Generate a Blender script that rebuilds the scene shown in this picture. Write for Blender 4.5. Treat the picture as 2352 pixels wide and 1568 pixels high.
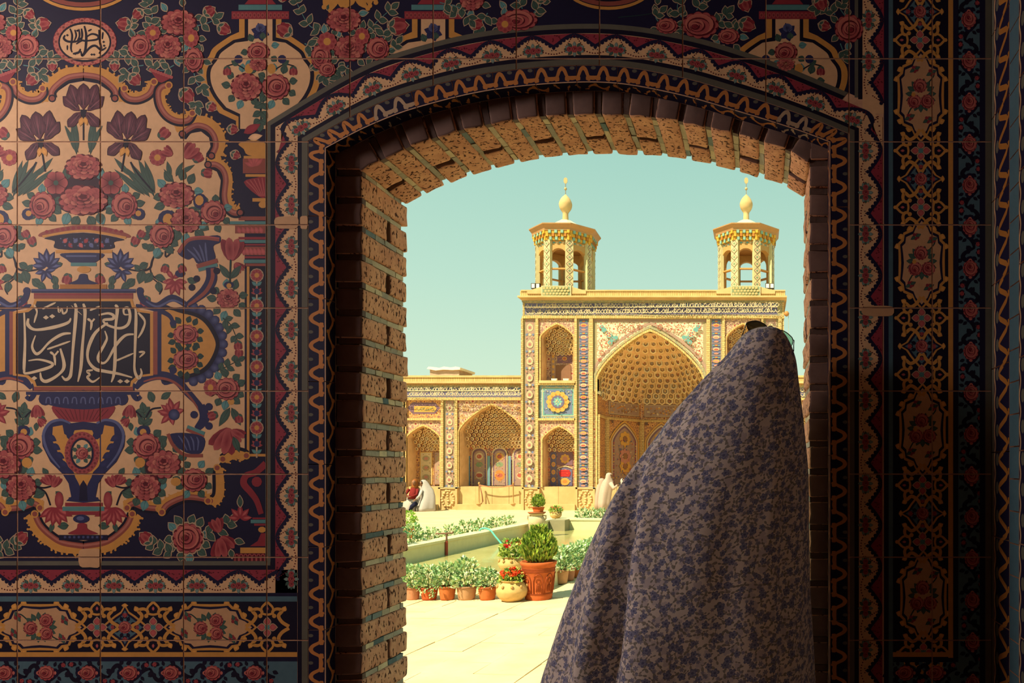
import bpy, bmesh, math, random
from mathutils import Vector, Matrix, noise as mnoise
random.seed(7)
PI = math.pi
S = bpy.context.scene
COL = S.collection
for o in list(bpy.data.objects):
    bpy.data.objects.remove(o)

# ------------------------------------------------------------------ camera
# image frame 2352 x 1568; principal point (VX, VY); FPX = focal length in pixels.
W, H = 2352.0, 1568.0
FPX = 1650.0
VX, VY = 1742.0, 1075.0
DW = 1.8                      # camera to inner tile wall
CZ = 1.727                    # camera height above the courtyard
FLOOR = 0.50                  # prayer hall floor above the courtyard
cam_d = bpy.data.cameras.new('camera')
cam_d.sensor_width = 36.0
cam_d.lens = FPX / W * 36.0
cam_d.shift_x = (W / 2 - VX) / W
cam_d.shift_y = (VY - H / 2) / W
cam_d.clip_start = 0.05
cam_d.clip_end = 500
cam = bpy.data.objects.new('camera', cam_d)
cam.location = (0, -DW, CZ)
cam.rotation_euler = (PI / 2, 0, 0)
COL.objects.link(cam)
S.camera = cam


def lin(c):
    """sRGB 0-255 triple or hex string -> linear rgb"""
    if isinstance(c, str):
        c = tuple(int(c[i:i + 2], 16) for i in (0, 2, 4))
    return tuple((v / 255 / 12.92) if v / 255 <= 0.04045 else ((v / 255 + 0.055) / 1.055) ** 2.4 for v in c)


# ------------------------------------------------------------------ sky, sun, window light
wd = bpy.data.worlds.new('sky')
S.world = wd
wd.use_nodes = True
nt = wd.node_tree
nt.nodes.clear()
_o = nt.nodes.new('ShaderNodeOutputWorld')
_b = nt.nodes.new('ShaderNodeBackground')
_r = nt.nodes.new('ShaderNodeValToRGB')
_s = nt.nodes.new('ShaderNodeSeparateXYZ')
_t = nt.nodes.new('ShaderNodeTexCoord')
nt.links.new(_t.outputs['Generated'], _s.inputs[0])
nt.links.new(_s.outputs['Z'], _r.inputs[0])
nt.links.new(_r.outputs[0], _b.inputs[0])
nt.links.new(_b.outputs[0], _o.inputs[0])
e = _r.color_ramp.elements
e[0].position = 0.0
e[0].color = lin((222, 243, 212)) + (1,)
e[1].position = 1.0
e[1].color = lin((120, 186, 192)) + (1,)
for p, c in ((0.10, (213, 239, 211)), (0.24, (190, 227, 207)), (0.42, (163, 211, 197))):
    x = e.new(p)
    x.color = lin(c) + (1,)
_b.inputs[1].default_value = 1.0

sun_d = bpy.data.lights.new('sun', 'SUN')
sun_d.energy = 9.6
sun_d.color = (1.0, 0.875, 0.60)
sun_d.angle = math.radians(0.6)
sun = bpy.data.objects.new('sun', sun_d)
sun.rotation_euler = Vector((0.38, 0.50, -0.80)).to_track_quat('-Z', 'Y').to_euler()
sun.location = (-8, -6, 14)
COL.objects.link(sun)

# daylight coming in through the hall's own high window in its left wall (built below)
win_d = bpy.data.lights.new('window_daylight', 'AREA')
win_d.shape = 'RECTANGLE'
win_d.size = 1.2
win_d.size_y = 0.75
win_d.energy = 62
win_d.color = (1.0, 0.86, 0.83)
win = bpy.data.objects.new('window_daylight', win_d)
win.location = (-3.52, -1.25, 2.90)
win.rotation_euler = Vector((0.55, 1.0, 0.12)).to_track_quat('-Z', 'Y').to_euler()
COL.objects.link(win)

S.view_settings.view_transform = 'Standard'
S.view_settings.look = 'None'
S.view_settings.exposure = 0.0
S.view_settings.gamma = 1.0
S.view_settings.use_curve_mapping = False


# ------------------------------------------------------------------ helpers: objects
ORG = {}


def place(o, parent=None, loc=None):
    COL.objects.link(o)
    if parent is not None:
        o.parent = parent
    return o


def thing(name, label, cat, loc, group=None, kind=None):
    o = bpy.data.objects.new(name, None)
    o.empty_display_size = 0.1
    o.location = loc
    COL.objects.link(o)
    ORG[o.name] = Vector(loc)
    if label:
        o['label'] = label
    if cat:
        o['category'] = cat
    if group:
        o['group'] = group
    if kind:
        o['kind'] = kind
    return o


def tag(o, label=None, cat=None, group=None, kind=None):
    if label:
        o['label'] = label
    if cat:
        o['category'] = cat
    if group:
        o['group'] = group
    if kind:
        o['kind'] = kind
    return o


def org(parent):
    return ORG.get(parent.name, Vector((0, 0, 0))) if parent else Vector((0, 0, 0))


def child(name, me, mat, parent, loc=None, rot=None, scale=None):
    """a mesh object; loc is in world space"""
    o = bpy.data.objects.new(name, me)
    if mat is not None and len(me.materials) == 0:
        me.materials.append(mat)
    COL.objects.link(o)
    po = org(parent)
    if parent is not None:
        o.parent = parent
    w = Vector(loc) if loc is not None else po.copy()
    o.location = w - po
    if rot is not None:
        o.rotation_mode = 'XYZ'
        o.rotation_euler = rot
    if scale is not None:
        o.scale = scale
    ORG[o.name] = w
    return o


def copy_tree(o, parent=None, delta=Vector((0, 0, 0)), rotz=0):
    c = o.copy()
    COL.objects.link(c)
    c.parent = parent
    if parent is None:
        c.location = o.location + delta
        c.rotation_euler.z += rotz
    for ch in list(o.children):
        copy_tree(ch, c)
    return c


class MB:
    """mesh builder: world coordinates, per-vertex colour"""

    def __init__(self):
        self.v = []
        self.f = []
        self.c = []
        self.col = (0.8, 0.8, 0.8)
        self.uv = None

    def color(self, c):
        self.col = lin(c)
        return self

    def add(self, vs, fs, cols=None):
        n = len(self.v)
        self.v += [tuple(p) for p in vs]
        self.c += (cols if cols else [self.col] * len(vs))
        self.f += [tuple(i + n for i in f) for f in fs]

    def box(self, x0, x1, y0, y1, z0, z1):
        vs = [(x, y, z) for x in (x0, x1) for y in (y0, y1) for z in (z0, z1)]
        self.add(vs, [(0, 1, 3, 2), (4, 6, 7, 5), (0, 4, 5, 1), (2, 3, 7, 6), (0, 2, 6, 4), (1, 5, 7, 3)])
        return self

    def lathe(self, prof, n, c=(0, 0, 0), cap=True, sx=1.0, sy=1.0):
        vs, fs = [], []
        for r, z in prof:
            for i in range(n):
                a = 2 * PI * i / n
                vs.append((c[0] + r * sx * math.cos(a), c[1] + r * sy * math.sin(a), c[2] + z))
        for k in range(len(prof) - 1):
            for i in range(n):
                j = (i + 1) % n
                fs.append((k * n + i, k * n + j, (k + 1) * n + j, (k + 1) * n + i))
        if cap:
            fs.append(tuple(reversed(range(n))))
            m = (len(prof) - 1) * n
            fs.append(tuple(range(m, m + n)))
        self.add(vs, fs)
        return self

    def loft(self, rings, cap=True, closed=True):
        n = len(rings[0])
        vs = [p for r in rings for p in r]
        fs = []
        for k in range(len(rings) - 1):
            for i in range(n if closed else n - 1):
                j = (i + 1) % n
                fs.append((k * n + i, k * n + j, (k + 1) * n + j, (k + 1) * n + i))
        if cap:
            fs.append(tuple(reversed(range(n))))
            m = (len(rings) - 1) * n
            fs.append(tuple(range(m, m + n)))
        self.add(vs, fs)
        return self

    def tube(self, pts, r, n=8, cap=True):
        pts = [Vector(p) for p in pts]
        rings = []
        for i, p in enumerate(pts):
            t = (pts[min(i + 1, len(pts) - 1)] - pts[max(i - 1, 0)]).normalized()
            a = Vector((0, 0, 1)) if abs(t.z) < 0.9 else Vector((1, 0, 0))
            u = t.cross(a).normalized()
            w = t.cross(u)
            rr = r[i] if isinstance(r, (list, tuple)) else r
            rings.append([p + u * rr * math.cos(2 * PI * k / n) + w * rr * math.sin(2 * PI * k / n) for k in range(n)])
        return self.loft(rings, cap)

    def extrude(self, pts, d):
        """closed polygon of 3D pts extruded by vector d"""
        n = len(pts)
        d = Vector(d)
        vs = [Vector(p) for p in pts] + [Vector(p) + d for p in pts]
        fs = [tuple(range(n)), tuple(reversed(range(n, 2 * n)))]
        fs += [(i, i + n, (i + 1) % n + n, (i + 1) % n) for i in range(n)]
        self.add(vs, fs)
        return self

    def mesh(self, name, o=Vector((0, 0, 0)), smooth=False):
        me = bpy.data.meshes.new(name)
        me.from_pydata([(p[0] - o[0], p[1] - o[1], p[2] - o[2]) for p in self.v], [], self.f)
        a = me.color_attributes.new('Col', 'FLOAT_COLOR', 'POINT')
        buf = []
        for c in self.c:
            buf += [c[0], c[1], c[2], 1.0]
        a.data.foreach_set('color', buf)
        if self.uv:
            uvl = me.uv_layers.new(name='UVMap')
            fl = []
            for p in me.polygons:
                for li in p.loop_indices:
                    fl += list(self.uv[me.loops[li].vertex_index])
            uvl.data.foreach_set('uv', fl)
        bm = bmesh.new()
        bm.from_mesh(me)
        bmesh.ops.recalc_face_normals(bm, faces=bm.faces)
        bm.to_mesh(me)
        bm.free()
        if smooth:
            me.polygons.foreach_set('use_smooth', [True] * len(me.polygons))
        me.update()
        return me

    def build(self, name, mat, parent=None, smooth=False, at_=None):
        po = Vector(at_) if at_ is not None else org(parent)
        return child(name, self.mesh(name, po, smooth), mat, parent, po)


def at(px, py, D):
    """a photo pixel at distance D from the camera -> a point of the place"""
    return Vector(((px - VX) * D / FPX, D - DW, CZ - (py - VY) * D / FPX))


# ------------------------------------------------------------------ helpers: materials
def new_mat(name):
    m = bpy.data.materials.new(name)
    m.use_nodes = True
    t = m.node_tree
    b = t.nodes['Principled BSDF']
    return m, t, b


def nd(t, typ, **kw):
    n = t.nodes.new(typ)
    for k, v in kw.items():
        setattr(n, k, v)
    return n


def mixc(t, fac, a, b, mode='MIX'):
    n = t.nodes.new('ShaderNodeMix')
    n.data_type = 'RGBA'
    n.blend_type = mode
    for s, v in ((n.inputs[0], fac), (n.inputs[6], a), (n.inputs[7], b)):
        if isinstance(v, bpy.types.NodeSocket):
            t.links.new(v, s)
        elif isinstance(v, (int, float)):
            s.default_value = v
        else:
            s.default_value = tuple(v) + ((1,) if len(v) == 3 else ())
    return n.outputs[2]


def mth(t, op, a, b=0.0, c=0.0):
    n = t.nodes.new('ShaderNodeMath')
    n.operation = op
    for s, v in zip(n.inputs, (a, b, c)):
        if isinstance(v, bpy.types.NodeSocket):
            t.links.new(v, s)
        else:
            s.default_value = v
    return n.outputs[0]


def noise(t, scale, detail=3.0, vec=None, rough=0.55):
    n = t.nodes.new('ShaderNodeTexNoise')
    n.inputs['Scale'].default_value = scale
    n.inputs['Detail'].default_value = detail
    n.inputs['Roughness'].default_value = rough
    if vec is not None:
        t.links.new(vec, n.inputs['Vector'])
    return n.outputs['Fac']


def ramp(t, fac, stops):
    n = t.nodes.new('ShaderNodeValToRGB')
    t.links.new(fac, n.inputs[0])
    el = n.color_ramp.elements
    el[0].position, el[0].color = stops[0][0], tuple(stops[0][1]) + (1,)
    el[1].position, el[1].color = stops[-1][0], tuple(stops[-1][1]) + (1,)
    for p, c in stops[1:-1]:
        x = el.new(p)
        x.color = tuple(c) + (1,)
    return n.outputs[0]


def bump(t, b, h, strength=0.3, dist=0.01):
    n = t.nodes.new('ShaderNodeBump')
    n.inputs['Strength'].default_value = strength
    n.inputs['Distance'].default_value = dist
    t.links.new(h, n.inputs['Height'])
    t.links.new(n.outputs[0], b.inputs['Normal'])


def objco(t, which='Object'):
    return nd(t, 'ShaderNodeTexCoord').outputs[which]


def mat_vcol(name, rough=0.6, nscale=30, namt=0.25, bstr=0.15, bdist=0.004, spec=0.4, world=True, gain=1.0):
    """colour attribute broken up by noise"""
    m, t, b = new_mat(name)
    a = nd(t, 'ShaderNodeVertexColor', layer_name='Col').outputs[0]
    co = nd(t, 'ShaderNodeNewGeometry').outputs['Position'] if world else objco(t)
    n1 = noise(t, nscale, 5, co)
    n2 = noise(t, nscale * 0.17, 3, co)
    v = mth(t, 'ADD', mth(t, 'MULTIPLY', n1, namt), mth(t, 'MULTIPLY', n2, namt))
    v = mth(t, 'MULTIPLY', mth(t, 'ADD', v, 1.0 - namt), gain)
    c = mixc(t, 1.0, a, (1, 1, 1), 'MULTIPLY')
    mixn = c.node
    cmb = nd(t, 'ShaderNodeCombineColor')
    for i in range(3):
        t.links.new(v, cmb.inputs[i])
    t.links.new(cmb.outputs[0], mixn.inputs[7])
    t.links.new(c, b.inputs['Base Color'])
    b.inputs['Roughness'].default_value = rough
    b.inputs['Specular IOR Level'].default_value = spec
    if bstr:
        bump(t, b, n1, bstr, bdist)
    return m


def mat_two(name, c1, c2, scale, rough=0.8, bstr=0.4, bdist=0.01, detail=6, spec=0.3, lo=0.35, hi=0.65, pits=None):
    """two tones through noise; optional dark pits"""
    m, t, b = new_mat(name)
    co = nd(t, 'ShaderNodeNewGeometry').outputs['Position']
    n1 = noise(t, scale, detail, co, 0.6)
    c = ramp(t, n1, [(lo, lin(c1)), (hi, lin(c2))])
    h = n1
    if pits:
        pc, ps, pt = pits
        mp = nd(t, 'ShaderNodeMapping')
        mp.inputs['Scale'].default_value = (1, 1, 0.6)
        t.links.new(co, mp.inputs[0])
        n2 = noise(t, ps, 2, mp.outputs[0], 0.5)
        k = ramp(t, n2, [(pt - 0.03, (1, 1, 1)), (pt + 0.03, (0, 0, 0))])
        kk = mth(t, 'SUBTRACT', 1.0, k)
        c = mixc(t, kk, lin(pc), c)
        # k is bright inside the pit
        c = mixc(t, k, c, lin(pc)) if False else c
        h = mth(t, 'SUBTRACT', mth(t, 'MULTIPLY', n1, 0.35), k)
    t.links.new(c, b.inputs['Base Color'])
    b.inputs['Roughness'].default_value = rough
    b.inputs['Specular IOR Level'].default_value = spec
    bump(t, b, h, bstr, bdist)
    return m


M = {}
M['paint'] = mat_vcol('painted_glaze', 0.55, 60, 0.30, 0.06, 0.002, 0.12)
M['glaze'] = mat_two('tile_clay', (196, 152, 122), (214, 172, 138), 40, 0.5, 0.2, 0.002)
M['grout'] = mat_two('pale_grout', (186, 142, 112), (156, 116, 92), 60, 0.95, 0.5, 0.004)
M['brick'] = mat_two('weathered_brick', (192, 134, 106), (226, 172, 136), 26, 0.9, 0.9, 0.006, 8, 0.2,
                     0.3, 0.7, ((84, 46, 34), 120, 0.385))
M['brick_front'] = mat_two('dark_brown_front', (104, 80, 72), (120, 94, 84), 18, 0.9, 0.3, 0.003)
M['mortar'] = mat_two('grey_mortar', (150, 142, 124), (190, 178, 150), 50, 0.95, 0.7, 0.004)
M['inlay'] = mat_vcol('joint_inlay', 0.7, 70, 0.5, 0.5, 0.004, 0.3)
M['vcol'] = mat_vcol('coloured_stone', 0.8, 9, 0.22, 0.2, 0.01, 0.2)
M['fpaint'] = mat_vcol('facade_glaze', 0.6, 12, 0.25, 0.0, 0.01, 0.2, True, 0.80)
M['terra'] = mat_vcol('terracotta', 0.8, 24, 0.35, 0.3, 0.004, 0.2, False, 0.8)
M['leaf'] = mat_vcol('leaf_green', 0.55, 20, 0.3, 0.0, 0.01, 0.3, False, 1.05)
M['cloth'] = mat_vcol('plain_cloth', 0.9, 14, 0.15, 0.2, 0.01, 0.1, False, 0.52)
M['plaster'] = mat_two('old_plaster', (168, 140, 118), (188, 160, 136), 6, 0.95, 0.3, 0.01)

# ------------------------------------------------------------------ flat painted decoration as vector shapes
PX = DW / FPX                 # metres per photo pixel on the inner wall plane


def wallpt(x, y, d=0.0):
    """front tile face: photo pixel -> point, d metres proud of it"""
    return ((x - VX) * PX, -d, CZ - (y - VY) * PX)


def cr(pts, n=6, closed=False):
    """Catmull-Rom through 2D points"""
    m = len(pts)
    out = []
    rng = range(m) if closed else range(m - 1)
    for i in rng:
        if closed:
            p0, p1, p2, p3 = pts[(i - 1) % m], pts[i], pts[(i + 1) % m], pts[(i + 2) % m]
        else:
            p0, p1, p2, p3 = pts[max(i - 1, 0)], pts[i], pts[i + 1], pts[min(i + 2, m - 1)]
        for k in range(n):
            t = k / n
            out.append(tuple(0.5 * (2 * p1[j] + (p2[j] - p0[j]) * t + (2 * p0[j] - 5 * p1[j] + 4 * p2[j] - p3[j]) * t * t
                                    + (3 * p1[j] - p0[j] - 3 * p2[j] + p3[j]) * t ** 3) for j in range(len(p1))))
    if not closed:
        out.append(tuple(pts[-1]))
    return out


def rot2(x, y, a):
    c, s = math.cos(a), math.sin(a)
    return x * c - y * s, x * s + y * c


C = {k: lin(v) for k, v in dict(
    cream='d2a97e', cream2='c0966e', navy='1d1a34', black='181426', yel='c48c46', yel2='a56c30', tube='8c4a3f',
    tubel='a9685a', rosed='581822', rosem='883038', rosel='a65250', rosep='bb6e60', green='3c5248', greend='253c38',
    greenl='6c8077', turq='52807f', iris='4c2432', irisl='7c4a54', blue='292b50', bluel='555b80', olive='5f5c50',
    bgrey='4c6873', orange='bb7a42', pink='8c3440', outl='b09678', red='7c2630', white='cfb894', plum='38202c').items()}


class Paint:
    """vector shapes on a surface; each later shape lies a hair in front"""

    def __init__(self, level=1.0, fn=wallpt, eps=0.000002, unit=0.00025):
        self.v, self.f, self.c = [], [], []
        self.fn, self.eps, self.d = fn, eps, level * unit
        self.T = (1, 0, 0, 0, 1, 0)

    def xf(self, x, y):
        a, b, c, d, e_, f = self.T
        return a * x + b * y + c, d * x + e_ * y + f

    def place(self, cx=0, cy=0, ang=0, s=1.0, mx=False):
        co, si = math.cos(ang) * s, math.sin(ang) * s
        self.T = (-co if mx else co, -si, cx, -si if mx else si, co, cy)
        return self

    def _put(self, pts, cols):
        n = len(self.v)
        for p, c in zip(pts, cols):
            x, y = self.xf(*p[:2])
            self.v.append(self.fn(x, y, self.d))
            self.c.append(c)
        return n

    def poly(self, pts, col):
        self.d += self.eps
        n = self._put(pts, [C[col] if isinstance(col, str) else col] * len(pts))
        self.f.append(tuple(range(n, n + len(pts))))

    def fan(self, pts, rim, cen, ctr=None):
        self.d += self.eps
        rim = C[rim] if isinstance(rim, str) else rim
        cen = C[cen] if isinstance(cen, str) else cen
        m = len(pts)
        if ctr is None:
            ctr = (sum(p[0] for p in pts) / m, sum(p[1] for p in pts) / m)
        n = self._put([ctr] + list(pts), [cen] + [rim] * m)
        for i in range(m):
            self.f.append((n, n + 1 + i, n + 1 + (i + 1) % m))

    def stroke(self, pts, w, col, cap=False):
        self.d += self.eps
        m = len(pts)
        L, R = [], []
        for i, p in enumerate(pts):
            a, b = pts[max(i - 1, 0)], pts[min(i + 1, m - 1)]
            dx, dy = b[0] - a[0], b[1] - a[1]
            l = math.hypot(dx, dy) or 1.0
            if callable(w):
                hw = w(i / (m - 1)) / 2
            elif isinstance(w, (list, tuple)):
                q = i / (m - 1) * (len(w) - 1)
                k = min(int(q), len(w) - 2)
                hw = (w[k] + (w[k + 1] - w[k]) * (q - k)) / 2
            else:
                hw = w / 2
            L.append((p[0] - dy / l * hw, p[1] + dx / l * hw))
            R.append((p[0] + dy / l * hw, p[1] - dx / l * hw))
        cc = C[col] if isinstance(col, str) else col
        n = self._put(L + R, [cc] * (2 * m))
        for i in range(m - 1):
            self.f.append((n + i, n + i + 1, n + m + i + 1, n + m + i))

    def ell(self, cx, cy, rx, ry=None, col='navy', n=20, cen=None, ang=0):
        ry = rx if ry is None else ry
        pts = []
        for i in range(n):
            x, y = rot2(rx * math.cos(2 * PI * i / n), ry * math.sin(2 * PI * i / n), ang)
            pts.append((cx + x, cy + y))
        if cen:
            self.fan(pts, col, cen, (cx, cy))
        else:
            self.poly(pts, col)

    def rect(self, x0, y0, x1, y1, col, nx=1):
        for i in range(nx):
            a, b = x0 + (x1 - x0) * i / nx, x0 + (x1 - x0) * (i + 1) / nx
            self.poly([(a, y0), (b, y0), (b, y1), (a, y1)], col)

    # --- motifs, all in local units around (cx, cy)
    def leaf(self, x, y, l, w, a, col='green', out=None, vein=True):
        def pts(l, w, o):
            r = []
            for k in range(7):
                t = k / 6
                r.append((-o + (l + 2 * o) * t, -w * math.sin(PI * t ** 0.85)))
            for k in range(5, 0, -1):
                t = k / 6
                r.append((-o + (l + 2 * o) * t, w * math.sin(PI * t ** 0.85)))
            return [(x + rot2(p[0], p[1], a)[0], y + rot2(p[0], p[1], a)[1]) for p in r]
        d0 = self.d
        if out:
            self.poly(pts(l, w + 1.8, 2.5), out)
        cc = C[col]
        self.fan(pts(l, w, 0), cc, tuple(v * 1.35 for v in cc))
        if vein:
            e1 = rot2(l * 0.9, 0, a)
            self.stroke([(x, y), (x + e1[0], y + e1[1])], [1.4, 0.5], tuple(v * 0.5 for v in cc))
        self.d = d0 + self.eps * 0.37

    def petal(self, cx, cy, r0, r1, a, da, rim, base, n=5):
        pts = []
        for k in range(n + 1):
            t = -1 + 2 * k / n
            rr = r1 * (1 - 0.16 * t * t)
            pts.append((cx + rr * math.cos(a + da * t), cy + rr * math.sin(a + da * t)))
        pts.append((cx + r0 * math.cos(a + da * 0.5), cy + r0 * math.sin(a + da * 0.5)))
        pts.append((cx + r0 * math.cos(a - da * 0.5), cy + r0 * math.sin(a - da * 0.5)))
        self.d += self.eps
        cols = [C[rim] if isinstance(rim, str) else rim] * (n + 1) + [C[base] if isinstance(base, str) else base] * 2
        q = self._put(pts, cols)
        self.f.append(tuple(range(q, q + len(pts))))

    def rose(self, x, y, r, kind='peony', ry=None, a=0.0, seed=0, outline=None):
        rnd = random.Random(seed + int(x * 7 + y * 13))
        ry = ry or r
        sv = self.T
        ca, sa = math.cos(a), math.sin(a)
        A = (ca * r, -sa * ry, x, sa * r, ca * ry, y)
        self.T = (sv[0] * A[0] + sv[1] * A[3], sv[0] * A[1] + sv[1] * A[4], sv[0] * A[2] + sv[1] * A[5] + sv[2],
                  sv[3] * A[0] + sv[4] * A[3], sv[3] * A[1] + sv[4] * A[4], sv[3] * A[2] + sv[4] * A[5] + sv[5])

        def scal(rad, n, amp, k=3):
            p = []
            for i in range(n * k):
                t = 2 * PI * i / (n * k)
                p.append((rad * (1 + amp * abs(math.sin(n * t / 2)) - amp) * math.cos(t),
                          rad * (1 + amp * abs(math.sin(n * t / 2)) - amp) * math.sin(t)))
            return p
        n0 = 13
        if outline:
            self.poly(scal(1.09, n0, 0.1), outline)
        self.poly(scal(1.0, n0, 0.10), 'rosed')
        if kind == 'peony':
            rings = ((0.97, 13, 0.0), (0.80, 11, -0.04), (0.62, 9, -0.10), (0.44, 7, -0.16), (0.27, 5, -0.22))
            for q, (rad, n, dy) in enumerate(rings):
                ph = rnd.random() * 6
                for i in range(n):
                    t = ph + 2 * PI * i / n
                    j = rnd.uniform(0.92, 1.03)
                    self.petal(0, dy, rad * 0.55, rad * j, t, PI / n * 1.02,
                               'rosel' if (i + q) % 3 else 'rosep', 'rosed' if q < 4 else 'red')
            self.ell(0, -0.25, 0.10, 0.08, 'rosed', 8)
        elif kind == 'cab':
            ox, oy = rnd.uniform(0.12, 0.3) * (1 if rnd.random() < .5 else -1), rnd.uniform(-0.1, 0.15)
            for i in range(11):
                self.petal(0, 0, 0.55, 0.97, 2 * PI * i / 11, PI / 11 * 1.03, 'rosel', 'rosem')
            rr = 0.80
            k = 0
            while rr > 0.2:
                f = 1 - (rr - 0.2) / 0.6
                cx, cy = ox * f, oy * f
                self.poly([(cx + rr * math.cos(2 * PI * i / 18), cy + rr * math.sin(2 * PI * i / 18)) for i in range(18)],
                          'rosed')
                r2 = rr * 0.93
                off = 0.07 * (1 if k % 2 else -1)
                self.fan([(cx + off * 0.6 + r2 * math.cos(2 * PI * i / 18), cy + off + r2 * math.sin(2 * PI * i / 18))
                          for i in range(18)], 'rosep' if k % 2 == 0 else 'rosel', 'rosem', (cx + ox * 0.4, cy + 0.1))
                rr *= 0.74
                k += 1
            self.ell(ox, oy, 0.2, 0.18, 'rosed', 10, 'red')
            self.stroke([(ox + 0.12 * math.cos(t / 3), oy + 0.12 * math.sin(t / 3)) for t in range(16)], 0.05, 'rosem')
        elif kind == 'five':
            for i in range(6):
                t = 2 * PI * i / 6 + a
                self.petal(0, 0, 0.15, 1.02, t, PI / 6 * 0.95, 'rosel', 'rosed', 6)
            self.ell(0, 0, 0.22, 0.22, 'green', 10)
        elif kind == 'small':
            for i in range(8):
                self.petal(0, 0, 0.4, 1.0, 2 * PI * i / 8, PI / 8, 'rosel', 'rosem', 3)
            self.ell(0.08, 0, 0.5, 0.48, 'rosem', 10, 'rosed')
            self.stroke([(0.08 + 0.34 * math.cos(t / 2), 0.34 * math.sin(t / 2)) for t in range(9)], 0.12, 'rosep')
        elif kind == 'daisy':
            for i in range(8):
                t = 2 * PI * i / 8
                self.ell(0.66 * math.cos(t), 0.66 * math.sin(t), 0.36, 0.36, 'rosel', 9, 'rosem')
            self.ell(0, 0, 0.4, 0.4, 'yel', 10)
        self.T = sv

    def bud(self, x, y, s, a, out=None, sep='green'):
        """drop shaped bud pointing along a"""
        if out:
            self.leaf(x - rot2(s * .1, 0, a)[0], y - rot2(s * .1, 0, a)[1], s * 1.2, s * 0.52, a, 'red', out, False)
        for da, c1, c2 in ((0.32, 'rosem', 'rosed'), (-0.32, 'rosem', 'rosed'), (0, 'rosel', 'red')):
            pts = []
            for k in range(10):
                t = 2 * PI * k / 10
                px, py = s * 0.5 + s * 0.5 * math.cos(t), s * 0.26 * math.sin(t)
                q = rot2(px, py, a + da)
                pts.append((x + q[0], y + q[1]))
            self.fan(pts, c1, c2)
        for da in (0.9, -0.9):
            self.leaf(x, y, s * 0.5, s * 0.12, a + da, sep, out, False)

    def spray(self, pts, n, l, w, col='green', out=None, sw=2.0, stem='greend', both=True, seed=0):
        rnd = random.Random(seed)
        p = cr(pts, 6)
        self.stroke(p, [sw, sw * 0.5], stem)
        for i in range(n):
            q = p[int((i + 0.6) / n * (len(p) - 1))]
            q2 = p[min(int((i + 0.6) / n * (len(p) - 1)) + 1, len(p) - 1)]
            b = math.atan2(q2[1] - q[1], q2[0] - q[0])
            for sgn in ((1, -1) if both else ((1,) if i % 2 else (-1,))):
                self.leaf(q[0], q[1], l * rnd.uniform(.8, 1.15), w * rnd.uniform(.85, 1.1), b + sgn * rnd.uniform(.7, 1.1),
                          col, out)
        q, q0 = p[-1], p[-2]
        self.leaf(q[0], q[1], l, w, math.atan2(q[1] - q0[1], q[0] - q0[0]), col, out)

    def curl(self, pts, w, col, knob=0.0, n=8):
        p = cr(pts, n)
        self.stroke(p, w, col)
        if knob:
            self.ell(p[-1][0], p[-1][1], knob, knob, col, 12)

    def flames(self, pts, w, col, n, side=1, seed=0):
        """leafy fringe along one side of a path"""
        rnd = random.Random(seed)
        p = cr(pts, 8)
        m = len(p) - 1
        for i in range(n):
            t = (i + 0.5) / n
            k = min(int(t * m), m - 1)
            dx, dy = p[k + 1][0] - p[k][0], p[k + 1][1] - p[k][1]
            l = math.hypot(dx, dy) or 1
            nx, ny = -dy / l * side, dx / l * side
            hh = w * rnd.uniform(0.65, 1.1)
            bw = w * 0.42
            tx, ty = dx / l, dy / l
            lean = rnd.uniform(-0.35, 0.35) * w
            x, y = p[k]
            self.poly(cr([(x - tx * bw, y - ty * bw), (x - tx * bw * .7 + nx * hh * .6, y - ty * bw * .7 + ny * hh * .6),
                          (x + tx * lean + nx * hh, y + ty * lean + ny * hh),
                          (x + tx * bw * .55 + nx * hh * .62, y + ty * bw * .55 + ny * hh * .62),
                          (x + tx * bw, y + ty * bw)], 3) + [(x - nx * 2, y - ny * 2)], col)
            self.ell(x + tx * lean + nx * hh, y + ty * lean + ny * hh, w * .17, w * .17, col, 8)

    # --- finish
    def build(self, name, parent, mat=None, joints=True, gap=2.9, label=None, clip=None):
        bm = bmesh.new()
        lay = bm.verts.layers.float_color.new('Col')
        vs = []
        for p, c in zip(self.v, self.c):
            q = bm.verts.new(p)
            q[lay] = (c[0], c[1], c[2], 1)
            vs.append(q)
        for f in self.f:
            try:
                bm.faces.new([vs[i] for i in f])
            except ValueError:
                pass
        if clip:
            (ax, ay), (bx, by) = clip
            A_, B_ = Vector(wallpt(ax, ay)), Vector(wallpt(bx, by))
            t_ = B_ - A_
            bmesh.ops.bisect_plane(bm, geom=bm.verts[:] + bm.edges[:] + bm.faces[:], dist=1e-7, plane_co=A_,
                                   plane_no=Vector((t_.z, 0, -t_.x)), clear_outer=True)
        if joints:
            xs = [v.co.x for v in bm.verts]
            zs = [v.co.z for v in bm.verts]
            hg = gap * PX / 2
            for j in range(-6, 16):
                X = (40 + 191 * j - VX) * PX
                if min(xs) < X < max(xs):
                    cut_strip(bm, 0, X, hg)
                Z = CZ - (135 + 190.7 * (j - 2) - VY) * PX
                if min(zs) < Z < max(zs):
                    cut_strip(bm, 2, Z, hg)
        bm.normal_update()
        for f in bm.faces:
            if f.normal.y > 0 and self.fn is wallpt:
                f.normal_flip()
        me = bpy.data.meshes.new(name)
        po = org(parent)
        bmesh.ops.translate(bm, verts=bm.verts, vec=-po)
        bm.to_mesh(me)
        bm.free()
        o = child(name, me, mat or M['paint'], parent)
        if label:
            o['label'] = label
        return o


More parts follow.
